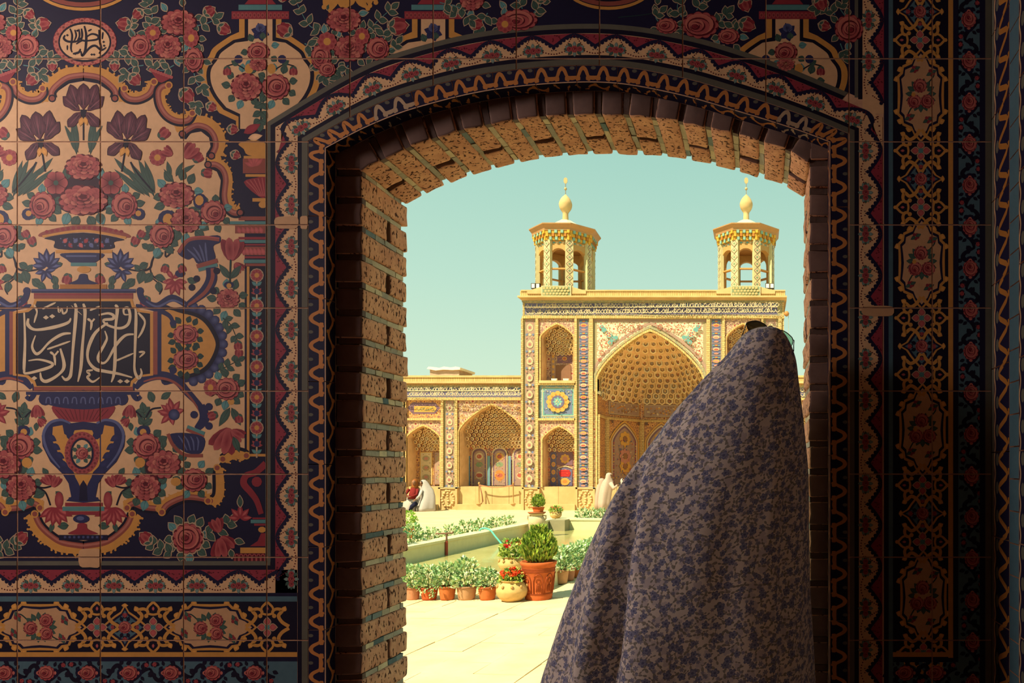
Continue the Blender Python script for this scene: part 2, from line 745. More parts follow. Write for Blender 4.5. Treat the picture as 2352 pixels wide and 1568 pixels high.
def cut_strip(bm, ax, X, hg):
    no = Vector((1, 0, 0)) if ax == 0 else Vector((0, 0, 1))
    for s in (-hg, hg):
        bmesh.ops.bisect_plane(bm, geom=bm.verts[:] + bm.edges[:] + bm.faces[:], dist=1e-7,
                               plane_co=no * (X + s), plane_no=no)
    kill = [f for f in bm.faces if abs(f.calc_center_median()[ax] - X) < hg * 0.98]
    bmesh.ops.delete(bm, geom=kill, context='FACES')

# ------------------------------------------------------------------ frame path around the doorway (photo pixels on the wall)
A0 = [(610, 283), (799, 170), (923, 118), (1128, 70), (1375, 55), (1570, 80), (1748, 132), (1880, 184), (2051, 258)]
A1 = [(748, 340), (847, 289), (965, 245), (1147, 204), (1372, 189), (1540, 213), (1702, 258), (1830, 298), (1905, 326)]
YB = 2199.0                   # floor line in wall pixels
arch0, arch1 = cr(A0, 8), cr(A1, 8)
FR = [((610, y), (748, y)) for y in range(int(YB), 352, -28)] + [((610, 318), (748, 346))]
NJ = len(FR)
FR += list(zip(arch0, arch1))
NA = len(FR)
FR += [((2051, 330), (1905, 346))] + [((2051, y), (1905, y)) for y in range(380, int(YB) + 20, 28)]
FS = [0.0]
for i in range(1, len(FR)):
    a = [FR[i - 1][0][k] * .6 + FR[i - 1][1][k] * .4 for k in (0, 1)]
    b = [FR[i][0][k] * .6 + FR[i][1][k] * .4 for k in (0, 1)]
    FS.append(FS[-1] + math.hypot(a[0] - b[0], a[1] - b[1]))
S_L, S_R, S_END = FS[NJ], FS[NA - 1], FS[-1]


def frame(s, t):
    """point on the door frame: s along it in pixels, t from the outer (0) to the inner edge (1)"""
    s = min(max(s, 0), S_END - 1e-3)
    lo, hi = 0, len(FS) - 1
    while hi - lo > 1:
        m = (lo + hi) // 2
        if FS[m] <= s:
            lo = m
        else:
            hi = m
    u = (s - FS[lo]) / (FS[hi] - FS[lo])
    p0 = [FR[lo][0][k] * (1 - u) + FR[hi][0][k] * u for k in (0, 1)]
    p1 = [FR[lo][1][k] * (1 - u) + FR[hi][1][k] * u for k in (0, 1)]
    return p0[0] * (1 - t) + p1[0] * t, p0[1] * (1 - t) + p1[1] * t


def y_open(x, t):
    """top of everything inside frame line t at photo x (inf outside)"""
    pts = [(a[0] * (1 - t) + b[0] * t, a[1] * (1 - t) + b[1] * t) for a, b in FR[NJ:NA]]
    if x <= pts[0][0] or x >= pts[-1][0]:
        return 1e9
    for p, q in zip(pts, pts[1:]):
        if p[0] <= x <= q[0]:
            return p[1] + (q[1] - p[1]) * (x - p[0]) / (q[0] - p[0])


# ------------------------------------------------------------------ the tiled wall
TSC = 0.705                   # frame line where the square tiles stop and the scroll border begins
XL, XR, YT = -533.0, 2277.0, -430.0
wall = thing('wall_front', 'dark hall wall covered in hand painted floral tiles around the arched doorway', None,
             wallpt(600, YB), kind='structure')
bk = MB()


def wall_poly(x0, x1, y0, y1, t):
    """columns of the wall rectangle that stay outside the doorway"""
    xs = sorted(set([x0, x1] + [x for x in [frame(S_L, t)[0], frame(S_R, t)[0]] if x0 < x < x1]
                    + [x0 + (x1 - x0) * k / 8 for k in range(9)]))
    cols = []
    for a, b in zip(xs, xs[1:]):
        if b - a < 0.5:
            continue
        ya, yb = min(y1, y_open(a + 0.01, t)), min(y1, y_open(b - 0.01, t))
        if ya > y0 + 1 or yb > y0 + 1:
            cols.append((a, b, max(ya, y0), max(yb, y0)))
    return cols


def slab(mb, cols, y0, d0, d1):
    for a, b, ya, yb in cols:
        pts = [wallpt(a, y0, d0), wallpt(b, y0, d0), wallpt(b, yb, d0), wallpt(a, ya, d0)]
        mb.extrude(pts, (0, d0 - d1, 0))


# grout bed behind the tiles, and the core of the wall
for i in range(15):
    x0, x1 = XL + (XR - XL) * i / 15, XL + (XR - XL) * (i + 1) / 15
    slab(bk, wall_poly(x0, x1, YT, YB, TSC), YT, -0.0006, -0.04)
bk.build('grout_bed', M['grout'], wall)
g = 1.7
for j in range(-3, 12):
    for k in range(-3, 12):
        x0, x1 = 40 + 191 * j + g, 40 + 191 * (j + 1) - g
        y0, y1 = 135 + 190.7 * (k - 0) + g, 135 + 190.7 * (k + 1) - g
        x0, x1, y0, y1 = max(x0, XL), min(x1, XR), max(y0, YT), min(y1, YB)
        if x1 - x0 < 8 or y1 - y0 < 8:
            continue
        cols = wall_poly(x0, x1, y0, y1, TSC)
        if not cols:
            continue
        mb = MB()
        slab(mb, cols, y0, 0.0, -0.012)
        o = mb.build('tile', M['glaze'], wall)

# ------------------------------------------------------------------ backgrounds
p = Paint(0.10)
p.rect(-236, YT, 612, 1292, 'navy')
u = FR[NJ:NA]
for q0, q1 in zip(u, u[1:]):
    a, b = q0[0], q1[0]
    if a[0] >= 1972:
        break
    bx = min(b[0], 1972)
    by = a[1] + (b[1] - a[1]) * (bx - a[0]) / (b[0] - a[0])
    p.poly([(a[0], YT), (bx, YT), (bx, by), a], 'navy')
p.build('painted_field', wall)


def band(name, t0, t1, col, s0=0.0, s1=None, lev=2.0):
    p = Paint(lev)
    s1 = S_END if s1 is None else s1
    ks = [s0] + [s for s in FS if s0 < s < s1] + [s1]
    for a, b in zip(ks, ks[1:]):
        p.poly([frame(a, t0), frame(b, t0), frame(b, t1), frame(a, t1)], col)
        p.d -= p.eps
    return p.build(name, wall)


# the frame bands: olive, navy, garland ground, navy, olive
S_TEE = S_R - 85
band('painted_line', 0.0, 0.085, 'olive', 909, S_TEE)
band('painted_line', 0.085, 0.165, 'black', 901, S_TEE)
band('painted_border', 0.165, 0.535, 'cream', 838)
band('painted_line', 0.535, 0.605, 'black', 0, None, 2.2)
band('painted_line', 0.605, 0.705, 'olive', 0, None, 2.2)


def vline(x0, x1, y0, y1, col, lev=2.1, name='painted_line'):
    p = Paint(lev)
    n = max(1, int(abs(y1 - y0) / 190))
    for i in range(n):
        a, b = y0 + (y1 - y0) * i / n, y0 + (y1 - y0) * (i + 1) / n
        p.poly([(x0, a), (x1, a), (x1, b), (x0, b)], col)
    return p.build(name, wall)


# right hand verticals
vline(1963, 1971, YT, 224, 'olive')
vline(1971, 1981, YT, 228, 'black')
vline(1981, 2030, YT, 262, 'cream', 2.0, 'painted_border')
vline(2030, 2041, YT, YB, 'navy')
vline(2041, 2051, YT, YB, 'bgrey')
vline(2051, 2178, YT, 1500, 'black', 0.4, 'painted_field')
vline(2178, 2189, YT, 1510, 'yel')
vline(2189, 2201, YT, 1520, 'navy')
vline(2201, 2250, YT, YB, 'bgrey', 0.6, 'painted_border')
vline(2250, 2263, YT, YB, 'navy')
vline(2263, 2277, YT, YB, 'olive')


def hline(y0, y1, x0, x1, col, lev=2.1, name='painted_line'):
    p = Paint(lev)
    p.poly([(x0, y0), (x1, y0), (x1, y1), (x0, y1)], col)
    return p.build(name, wall)


hline(1497, 1508, 2051, 2189, 'yel')
hline(1508, 1520, 2051, 2201, 'navy')
hline(1520, 1570, 2051, 2250, 'bgrey', 0.6, 'painted_border')
# lines under the left panel
hline(1288, 1298, -236, 621, 'olive')
hline(1298, 1308, -236, 632, 'black')
hline(1308, 1361, -236, 683, 'cream', 2.0, 'painted_border')
hline(1361, 1369, -236, 683, 'navy')
hline(1369, 1381, -236, 683, 'bgrey')
hline(1381, 1497, -236, 683, 'black', 0.4, 'painted_field')
hline(1497, 1508, -236, 683, 'yel')
hline(1508, 1518, -236, 683, 'navy')
hline(1518, 1572, -236, 683, 'bgrey', 0.6, 'painted_border')
hline(1572, 1584, -236, 683, 'navy')
hline(1584, 1600, -236, 683, 'yel')
# the same upright border on the far side of the left panel (outside the picture)
for a, b, c, nm in ((-236, -246, 'black', 'painted_line'), (-246, -296, 'cream', 'painted_border'),
                    (-296, -306, 'black', 'painted_line'), (-306, -320, 'olive', 'painted_line')):
    vline(b, a, YT, YB, c, 2.1, nm)


# ------------------------------------------------------------------ garland border
def garland(s0, per, fn, h, flip=1, name='painted_garland'):
    """one repeat: fn(s, q) maps along / across (q 0 = outer edge, h = inner edge)"""
    p = Paint(2.6)
    m = lambda s, q: fn(s0 + s, q)
    # pink wedge with scalloped edge centred on s = per/2
    edge = []
    n = 12
    for k in range(n + 1):
        t = k / n
        s = per * (0.0 + t)
        d = h * (0.56 - 0.50 * abs(math.cos(PI * t)) ** 1.3)
        edge.append((s, d))
    p.poly([m(0, 0)] + [m(s, q) for s, q in edge] + [m(per, 0)], 'pink')
    for k in range(14):
        rs = random.random()
        s, q = per * (.2 + .6 * rs), h * (0.06 + 0.4 * random.random() * math.sin(PI * rs))
        x, y = m(s, q)
        p.ell(x, y, 2.2, 1.6, 'rosed', 5)
    p.stroke([m(s, q) for s, q in edge], 6.5, 'navy')
    for k in range(n + 1):
        s, q = edge[k]
        x, y = m(s, q + 3.2)
        p.ell(x, y, 4.4, 4.4, 'navy', 8)
    # bead strings
    for side in (0, per):
        for k in range(6):
            t = k / 5
            s = side + (1 if side == 0 else -1) * (3 + 14 * t)
            x, y = m(s, h * (0.10 + 0.42 * t))
            p.ell(x, y, 1.6, 1.6, 'rosed', 6)
    for k in range(9):
        t = k / 8
        x, y = m(per * (0.24 + 0.52 * t), h * (0.80 + 0.12 * math.sin(PI * t)))
        p.ell(x, y, 1.7, 1.7, 'rosed', 6)
    for s, q in ((.5, .72), (.45, .75), (.55, .75)):
        x, y = m(per * s, h * q)
        p.ell(x, y, 1.5, 1.5, 'navy', 6)
    # little posies at the ends of the repeat
    a, b = m(0, h * .72), m(6, h * .72)
    ang = math.atan2(b[1] - a[1], b[0] - a[0])
    for k in range(12):
        t = 2 * PI * k / 12
        x, y = a[0] + rot2(12 * math.cos(t), 5 * math.sin(t), ang)[0], a[1] + rot2(12 * math.cos(t), 5 * math.sin(t), ang)[1]
        p.leaf(x, y, 13, 4.2, ang + math.atan2(math.sin(t) * 1.0, math.cos(t) * 1.6), 'greenl' if k % 2 else 'green', None, False)
    for dx in (-12, 0, 12):
        q = rot2(dx, 0, ang)
        p.rose(a[0] + q[0], a[1] + q[1], 8.2 if dx == 0 else 6.4, 'small')
    return p.build(name, wall)


PER = 95.4


def fr_map(s, q):
    return frame(s, 0.165 + 0.37 * q / 51.0)


nL = int((S_END - 960) / PER) + 1
for i in range(nL):
    s0 = 965 + (i - 1) * PER
    if s0 < S_END - 650:
        garland(s0, PER, fr_map, 51.0)
# bottom border
for i in range(9):
    garland(-215 + i * PER, PER, lambda s, q: (s, 1308 + q), 51.0)
# upright border above the arch on the right
for i in range(6):
    garland(-335 + i * PER, PER, lambda s, q: (2030 - q, s), 49.0)
for i in range(7):
    garland(0 + i * PER * 2, PER, lambda s, q: (-246 - q, s), 49.0)


# ------------------------------------------------------------------ cartouche border (medallions, diamonds, crosses)
def scrollw(p, sx, sy, col='yel'):
    """one gilt scroll quarter: from the cross tip towards the cartouche"""
    f = lambda x, y: (x * sx, y * sy)
    p.curl([f(0, 0), f(10, 14), f(26, 26), f(40, 22), f(44, 8), f(34, 2), f(28, 10)], [9, 8, 7, 7, 6, 5, 4], col, 5)


def cart(cx, cy, ang, name='painted_cartouche', sc=1.0):
    p = Paint(0.8).place(cx, cy, ang, sc)
    # local: u along the band, v across (half width 56)
    q = [(-100, 0), (-84, 14), (-70, 20), (-62, 38), (-48, 40), (-40, 48), (-20, 46), (0, 45)]
    out = q + [(-x, y) for x, y in reversed(q[:-1])]
    ring = out + [(x, -y) for x, y in reversed(out[1:-1])]
    def grow(k):
        r = []
        n = len(ring)
        for i, (x, y) in enumerate(ring):
            l = math.hypot(x, y)
            r.append((x * (1 + k / max(l, 1)), y * (1 + k / max(l, 1))))
        return r
    for a, b in ((-80, 26), (-62, 46), (-40, 54), (40, 54), (62, 46), (80, 26)):
        for sg in (1, -1):
            p.leaf(a, b * sg - 6 * sg, 16, 7, (1.2 if a < 0 else 1.9) * sg, 'yel', None, False)
    p.poly(grow(8), 'yel')
    p.poly(grow(2), 'navy')
    p.poly(grow(-4), 'cream2')
    p.stroke(cr([(-60, -22), (-46, -30), (-30, -18)], 5), 3, 'greend')
    p.stroke(cr([(58, 24), (46, 30), (26, 20)], 5), 3, 'greend')
    for k in range(15):
        t = 2 * PI * k / 15
        p.leaf(20 * math.cos(t), 16 * math.sin(t), 20, 6, t, 'green', None, False)
    for x, y in ((-22, 2), (14, -15), (14, 15)):
        p.rose(x, y, 16.5, 'cab')
    p.ell(-2, 17, 5, 5, 'yel', 8)
    for x, y in ((-60, 14), (56, -16), (-52, -24), (50, 26)):
        for k in range(5):
            t = 2 * PI * k / 5
            p.ell(x + 5 * math.cos(t), y + 5 * math.sin(t), 4, 4, 'rosem', 7)
        p.leaf(x, y, 14, 4, 1.0, 'green', None, False)
        p.leaf(x, y, 14, 4, -2.0, 'green', None, False)
    return p.build(name, wall)


def diamond(cx, cy, ang, sc=1.0):
    p = Paint(0.8).place(cx, cy, ang, sc)
    d = [(-46, 0), (-30, 14), (-20, 22), (-8, 30), (0, 44), (8, 30), (20, 22), (30, 14), (46, 0)]
    ring = d + [(x, -y) for x, y in reversed(d[1:-1])]
    p.poly([(x * 1.2, y * 1.2) for x, y in ring], 'yel')
    p.poly([(x * 1.05, y * 1.05) for x, y in ring], 'navy')
    p.poly([(x * .88, y * .88) for x, y in ring], 'bgrey')
    for x, y in ((0, 50), (0, -50)):
        p.ell(x, y, 5, 5, 'yel', 8)
        p.leaf(x - 8, y, 16, 4, 0, 'yel', None, False)
    for k in range(8):
        t = 2 * PI * (k + .5) / 8
        p.leaf(14 * math.cos(t), 14 * math.sin(t), 13, 4.5, t, 'black', None, False)
    p.rose(0, 0, 15, 'cab')
    for s in (-1, 1):
        p.bud(0, 20 * s, 13, PI / 2 * s, None, 'black')
        p.bud(22 * s, 0, 11, 0 if s > 0 else PI, None, 'black')
    return p.build('painted_diamond', wall)


def cross(cx, cy, ang, sc=1.0, side=1):
    p = Paint(0.9).place(cx, cy, ang, sc)
    for sx in (1, -1):
        for sy in (1, -1):
            p.curl([(sx * 50, sy * 2), (sx * 34, sy * 12), (sx * 26, sy * 26), (sx * 34, sy * 38), (sx * 22, sy * 42),
                    (sx * 12, sy * 36), (sx * 16, sy * 26)], [8, 8, 8, 8, 7, 6, 5], 'yel', 5)
            p.leaf(sx * 36, sy * 36, 14, 6, math.atan2(sy, sx * .5), 'yel', None, False)
    for sy in (1, -1):
        p.curl([(-14, sy * 32), (0, sy * 29), (14, sy * 32)], 5, 'yel')
        p.curl([(-14, sy * 34), (-12, sy * 46), (0, sy * 58)], [5, 5, 6], 'yel')
        p.curl([(14, sy * 34), (12, sy * 46), (0, sy * 58)], [5, 5, 6], 'yel')
        p.ell(0, sy * 60, 4.5, 4.5, 'yel', 8)
        p.leaf(0, sy * 38, 10, 3, PI / 2 * sy, 'rosel', None, False)
    for k in range(4):
        t = PI / 2 * k
        p.leaf(5 * math.cos(t), 5 * math.sin(t), 17, 7.5, t, 'rosel', 'outl', False)
        p.leaf(7 * math.cos(t), 7 * math.sin(t), 12, 4.5, t, 'rosed', None, False)
    p.ell(0, 0, 6, 6, 'turq', 10)
    return p.build('painted_cross', wall)


vline(-533, -320, YT, YB, 'navy', 0.4, 'painted_field')
vline(-348, -337, YT, YB, 'yel')
vline(-500, -489, YT, YB, 'yel')
for k in range(-1, 5):
    cart(-418, 219 + 384 * k, PI / 2)
    diamond(-418, 411 + 384 * k, PI / 2)
    cross(-418, 411 + 64 + 384 * k, PI / 2, .98)
    cross(-418, 411 - 64 + 384 * k, PI / 2, .98)
for k in range(-1, 4):
    y = 219 + 384 * k
    cart(2115 + 2 * k, y, PI / 2)
    if y + 192 < 1300:
        diamond(2115 + 2 * k, y + 192, PI / 2)
        cross(2115 + 2 * k, y + 192 + 64 + 1, PI / 2, 0.98)
    cross(2115 + 2 * k, y + 128 - 1, PI / 2, 0.98)
for k in range(-1, 2):
    x = 92 + 391 * k
    if x > -236:
        cart(x, 1440, 0, sc=1.0)
    if x + 195 > -236 and x + 195 < 640:
        diamond(x + 195, 1440, 0)
    for dx in (131, 260):
        if -236 < x + dx < 650:
            cross(x + dx, 1440, 0)


# ------------------------------------------------------------------ vine border (roses on grey blue)
def vine(fn_xy, ang, flip):
    cx, cy = fn_xy
    p = Paint(1.0).place(cx, cy, ang)
    f = flip
    p.curl([(-48, 10 * f), (-36, -12 * f), (-24, -16 * f), (-12, 4 * f), (0, 18 * f), (14, 14 * f), (30, -4 * f), (48, 10 * -f)],
           [5, 9, 11, 9, 5, 6, 10, 5], 'black')
    for x, y, a in ((-34, -8, 2.4), (-28, 6, .8), (26, 8, .9), (34, -8, -2.2), (-44, 14, 1.4), (40, -16, -1.4), (18, -14, -1.2),
                    (-16, 16, 1.9)):
        p.leaf(x, y * f, 13, 4, a * f, 'black', None, False)
    for x, y, a in ((-40, -2, 3.6), (-22, -18, -1.0), (-8, -20, -.4), (10, 20, 2.6), (24, 16, 1.3), (42, 4, -.4), (-26, 18, 2.8), (28, -18, -.2)):
        p.leaf(x, y * f, 15, 5, a * f, 'black', None, False)
    for x, y, a in ((-34, 14, 2.2), (34, -13, -.8)):
        p.bud(x, y * f, 12, a * f, None, 'black')
    for s in (-1, 1):
        p.ell(20 * s, 0, 9, 11, 'navy', 10)
        p.ell(19 * s, 0, 4.5, 4.5, 'rosep', 8)
    p.rose(0, 0, 20, 'cab', 18)
    return p.build('painted_vine', wall)


for i in range(-3, 17):
    vine((2225 + i * .6, 45 + 95.3 * i), PI / 2, 1 if i % 2 else -1)
for i in range(9):
    vine((-200 + 95.5 * i + 20, 1545), 0, 1 if i % 2 else -1)
vine((2150, 1545), 0, 1)
vine((2080, 1545), 0, -1)


# ------------------------------------------------------------------ scroll border: tiles with a return into the opening
def scroll_tile(s0, s1):
    mb = MB()
    n = max(2, int((s1 - s0) / 24))
    for i in range(n):
        a, b = s0 + (s1 - s0) * i / n, s0 + (s1 - s0) * (i + 1) / n
        q = [frame(a, TSC + .008), frame(b, TSC + .008), frame(b, 1), frame(a, 1)]
        mb.extrude([wallpt(x, y, 0.0) for x, y in q], (0, 0.042, 0))
    t = mb.build('border_tile', M['glaze'], wall)
    p = Paint(0.3)
    for i in range(n):
        a, b = s0 + (s1 - s0) * i / n, s0 + (s1 - s0) * (i + 1) / n
        p.poly([frame(a, TSC + .01), frame(b, TSC + .01), frame(b, .985), frame(a, .985)], 'navy')
    m = max(1, round((s1 - s0) / 63))
    per = (s1 - s0) / m
    col = random.choice(['orange', 'orange', 'orange', 'outl']) if S_L - 60 < s0 < S_R + 60 else 'orange'
    W1 = 0.295
    fx = lambda s, v: frame(s, TSC + W1 * v)
    for k in range(m):
        o = s0 + k * per
        pts = [(0, .70), (.07, .60), (.18, .28), (.30, .17), (.42, .28), (.53, .60), (.60, .70), (.80, .74), (1.0, .70)]
        p.stroke([fx(o + per * a, b) for a, b in cr(pts, 5)], [7, 7, 8, 10, 8, 7, 8, 10, 7], col)
        for a, b in ((.01, .82), (.09, .80), (.51, .80), (.59, .84)):
            x, y = fx(o + per * a, b)
            p.ell(x, y, 3.6, 3.6, col, 8)
            x, y = fx(o + per * a, b - .08)
            p.ell(x, y, 3.6, 3.6, col, 8)
        x, y = fx(o + per * .80, .16)
        p.ell(x, y, 6, 4, 'olive', 8)
    p.build('painted_scroll', wall, joints=False)
    # narrow return face into the doorway
    cxy = frame((s0 + s1) / 2, 0.5)
    ixy = frame((s0 + s1) / 2, 1)
    l = math.hypot(ixy[0] - cxy[0], ixy[1] - cxy[1])
    nx, ny = (ixy[0] - cxy[0]) / l, (ixy[1] - cxy[1]) / l

    def rfn(s, dep, d=0.0):
        x, y = frame(s, 1)
        return ((x + nx * d / PX - VX) * PX, dep, CZ - (y + ny * d / PX - VY) * PX)
    p = Paint(0.3, rfn)
    for i in range(n):
        a, b = s0 + (s1 - s0) * i / n, s0 + (s1 - s0) * (i + 1) / n
        p.poly([(a, 0.001), (b, 0.001), (b, 0.041), (a, 0.041)], 'navy')
    pts = []
    for k in range(m * 8 + 1):
        s = s0 + (s1 - s0) * k / (m * 8)
        pts.append((s, 0.021 + 0.009 * math.sin(2 * PI * k / 8)))
    # stroke in mixed units: build by hand as quads
    for (a, da), (b, db) in zip(pts, pts[1:]):
        p.poly([(a, da - .0042), (b, db - .0042), (b, db + .0042), (a, da + .0042)], col)
    for k in range(m):
        a = s0 + per * (k + .25)
        p.poly([(a, .03), (a + 12, .026), (a + 9, .038), (a + 3, .038)], col)
        a = s0 + per * (k + .75)
        p.poly([(a, .012), (a + 12, .016), (a + 9, .004), (a + 3, .004)], col)
    p.build('painted_scroll', wall, joints=False)


cuts = [0]
s = S_L
while s > 60:
    cuts.insert(1, s - 190)
    s -= 190
cuts = [max(c, 0) for c in cuts]
cuts = sorted(set(cuts + [S_L]))
na = 14
cuts += [S_L + (S_R - S_L) * k / na for k in range(1, na + 1)]
s = S_R
while s + 190 < S_END:
    s += 190
    cuts.append(s)
cuts.append(S_END)
for a, b in zip(cuts, cuts[1:]):
    if b - a > 8:
        scroll_tile(a + 0.9, b - 0.9)

# plain plaster patches where tiles were repaired
for x0, y0, x1, y1 in ((633, 499, 684, 523), (1982, 704, 2050, 724), (690, 498, 707, 524), (183, 1262, 232, 1300)):
    p = Paint(4.2)
    p.poly(cr([(x0, y0 + 2), ((x0 + x1) / 2, y0 - 2), (x1, y0 + 1), (x1 - 1, y1), ((x0 + x1) / 2, y1 + 2), (x0 + 1, y1 - 1)], 3, True),
           'cream2')
    p.build('plaster_patch', wall)

# ------------------------------------------------------------------ the left panel: cream cartouche, bowl, vase, inscription
MX = 384.0                    # mirror: x -> MX - x


def mir(pts):
    return [(MX - x, y) for x, y in pts]


half = [(192, 186), (225, 192), (252, 210), (262, 226), (278, 226), (300, 236), (330, 234), (350, 218), (362, 230), (362, 250),
        (378, 276), (404, 290), (412, 300), (414, 318), (428, 320), (438, 306), (462, 302), (480, 316), (484, 338), (474, 352),
        (472, 372), (480, 386), (498, 394), (508, 416), (508, 466), (524, 494), (562, 500), (562, 1040), (536, 1040), (511, 1055),
        (496, 1076), (496, 1134), (484, 1144), (466, 1138), (422, 1134), (384, 1148), (362, 1160), (330, 1156), (300, 1150),
        (288, 1160), (300, 1182), (286, 1200), (268, 1222), (240, 1240), (192, 1250)]
p = Paint(0.5)
p.poly(half + mir(list(reversed(half[1:-1]))), 'cream')
p.build('painted_field', wall)

segs = [
    ([(192, 172), (228, 178), (254, 196), (266, 212), (264, 226)], 1, 1),
    ([(286, 203), (284, 214), (296, 226), (318, 228), (340, 218), (350, 204), (354, 188)], 0, -1),
    ([(388, 196), (372, 200), (364, 214), (368, 242), (384, 266), (408, 278), (432, 276), (442, 260)], 0, -1),
    ([(419, 308), (430, 298), (452, 288), (476, 294), (492, 312), (496, 336), (486, 358)], 0, -1),
    ([(478, 378), (496, 378), (512, 390), (519, 412), (516, 450), (522, 474), (536, 488), (552, 488)], 0, -1),
    ([(512, 1054), (534, 1038), (556, 1040), (566, 1046)], 0, 1),
    ([(499, 1074), (499, 1134), (484, 1150)], 0, -1),
    ([(478, 1150), (462, 1144), (424, 1142), (386, 1158), (372, 1176)], 0, 1),
    ([(366, 1168), (330, 1164), (306, 1156), (292, 1166)], 0, 1),
    ([(304, 1180), (292, 1206), (270, 1228), (240, 1246), (192, 1254)], 0, -1),
]
for flipx in (0, 1):
    for k, (pts, _, sd) in enumerate(segs):
        q = mir(pts) if flipx else pts
        sgn = -1 if flipx else 1
        outs = (-1 if k in (0, 5, 6, 7, 8, 9) else -1)
        p = Paint(1.2)
        low = k >= 5
        side = {0: -1, 1: -1, 2: -1, 3: -1, 4: -1, 5: 1, 6: -1, 7: 1, 8: 1, 9: -1}[k] * sgn
        L = sum(math.hypot(a[0] - b[0], a[1] - b[1]) for a, b in zip(q, q[1:]))
        cq = cr(q, 8)
        wf = 22 if k in (0, 9, 3) else 15
        og = []
        for i, pt in enumerate(cq):
            a, b = cq[max(i - 1, 0)], cq[min(i + 1, len(cq) - 1)]
            dx, dy = b[0] - a[0], b[1] - a[1]
            l = math.hypot(dx, dy) or 1
            og.append((pt[0] - dy / l * wf * .5 * side, pt[1] + dx / l * wf * .5 * side))
        p.flames(og, wf * .75, 'yel', max(4, int(L / 9)), side, k)
        p.stroke(og, [wf * .6, wf * 1.05, wf * 1.1, wf * 1.05, wf * .6], 'yel')
        p.stroke(cq, [20, 19, 19, 20], 'yel')
        w = 13
        # dark line on the inside
        ins = []
        cq = cr(q, 8)
        for i, pt in enumerate(cq):
            a, b = cq[max(i - 1, 0)], cq[min(i + 1, len(cq) - 1)]
            dx, dy = b[0] - a[0], b[1] - a[1]
            l = math.hypot(dx, dy) or 1
            ins.append((pt[0] + dy / l * 8 * side, pt[1] - dx / l * 8 * side))
        p.stroke(ins, 8, 'black')
        if k not in (5, 6):
            p.stroke(cq, w, 'tube')
            p.stroke([(x, y - 1.5) for x, y in cq], 5, 'tubel')
        for e_ in (cq[0], cq[-1]):
            if not (k in (0, 9) and e_ is (cq[0] if k == 0 else cq[-1])):
                p.ell(e_[0], e_[1], 9, 9, 'black' if k in (0, 3, 4) else 'yel', 12)
                p.ell(e_[0], e_[1], 6, 6, 'tube', 10)
        p.build('painted_moulding', wall)


def motif(name, level, fn, mirror=True, clip=None):
    """draw fn(p) and, if asked, its mirror image across the panel's axis"""
    p = Paint(level)
    fn(p)
    p.build(name, wall, clip=clip)
    if mirror:
        p = Paint(level + .02)
        p.T = (-1, 0, MX, 0, 1, 0)
        fn(p)
        p.build(name, wall)


def roses(items, level=2.0, out=None, mirror=True, name='painted_rose', clip=None):
    for q_, it in enumerate(items):
        motif(name, level + .6 * q_, lambda p: p.rose(it[0], it[1], it[2], it[3], it[4] if len(it) > 4 else None, 0, 1, out), mirror, clip)


def leaves_around(p, x, y, r, n, l=24, w=8, col='green', out=None, a0=0.0, a1=2 * PI, sq=1.0):
    for k in range(n):
        t = a0 + (a1 - a0) * (k + .5) / n
        p.leaf(x + r * math.cos(t), y + r * sq * math.sin(t), l * (0.85 + .3 * ((k * 7) % 5) / 5), w, t + .25 * (-1) ** k,
               'turq' if (col == 'green' and k % 4 == 2) else col, out)


# irises
def iris(p, x, y, s, a):
    p.place(*p.xf(x, y), a if p.T[0] > 0 else -a, s, p.T[0] < 0)

    def pet(dx, dy, l, w, b, k):
        q = []
        for i in range(11):
            t = i / 10
            q.append((l * t, -w * math.sin(PI * min(1, t ** 1.15)) ** .8 * (1 + .16 * math.sin(11 * t + k))))
        for i in range(9, 0, -1):
            t = i / 10
            q.append((l * t, w * math.sin(PI * min(1, t ** 1.15)) ** .8 * (1 + .16 * math.sin(10 * t + 1 + k))))
        q = [(dx + rot2(u_, v_, b)[0], dy + rot2(u_, v_, b)[1]) for u_, v_ in q]
        p.fan([(x_ * 1.04, y_ * 1.04) for x_, y_ in q], 'plum', 'iris')
        p.fan(q, 'iris', 'irisl')
        for o_ in (-.6, -.3, 0, .3, .6):
            e1, e2 = rot2(l * .2, w * o_ * .4, b), rot2(l * .86, w * o_, b)
            p.stroke([(dx + e1[0], dy + e1[1]), (dx + e2[0], dy + e2[1])], [2.2, .8], 'plum' if o_ else 'irisl')
    p.stroke([(0, 26), (0, 84)], 4, 'black')
    pet(-10, 6, 58, 15, -PI / 2 - .85, 0)
    pet(10, 6, 58, 15, -PI / 2 + .85, 1)
    pet(-16, -6, 60, 17, -PI / 2 - .30, 2)
    pet(16, -6, 60, 17, -PI / 2 + .30, 3)
    pet(0, 4, 70, 19, -PI / 2, 4)
    pet(-6, 8, 52, 14, PI / 2 + .72, 5)
    pet(6, 8, 52, 14, PI / 2 - .72, 6)
    p.poly([(-9, 2), (9, 2), (3, 30), (-3, 30)], 'black')
    p.leaf(-3, 22, 26, 7, PI / 2 + .25, 'yel', None, False)
    p.leaf(3, 22, 24, 6, PI / 2 - .3, 'yel', None, False)


motif('painted_iris', 2.2, lambda p: iris(p, 192, 250, 0.86, 0), False)
motif('painted_iris', 2.6, lambda p: iris(p, 292, 318, 0.92, .16))


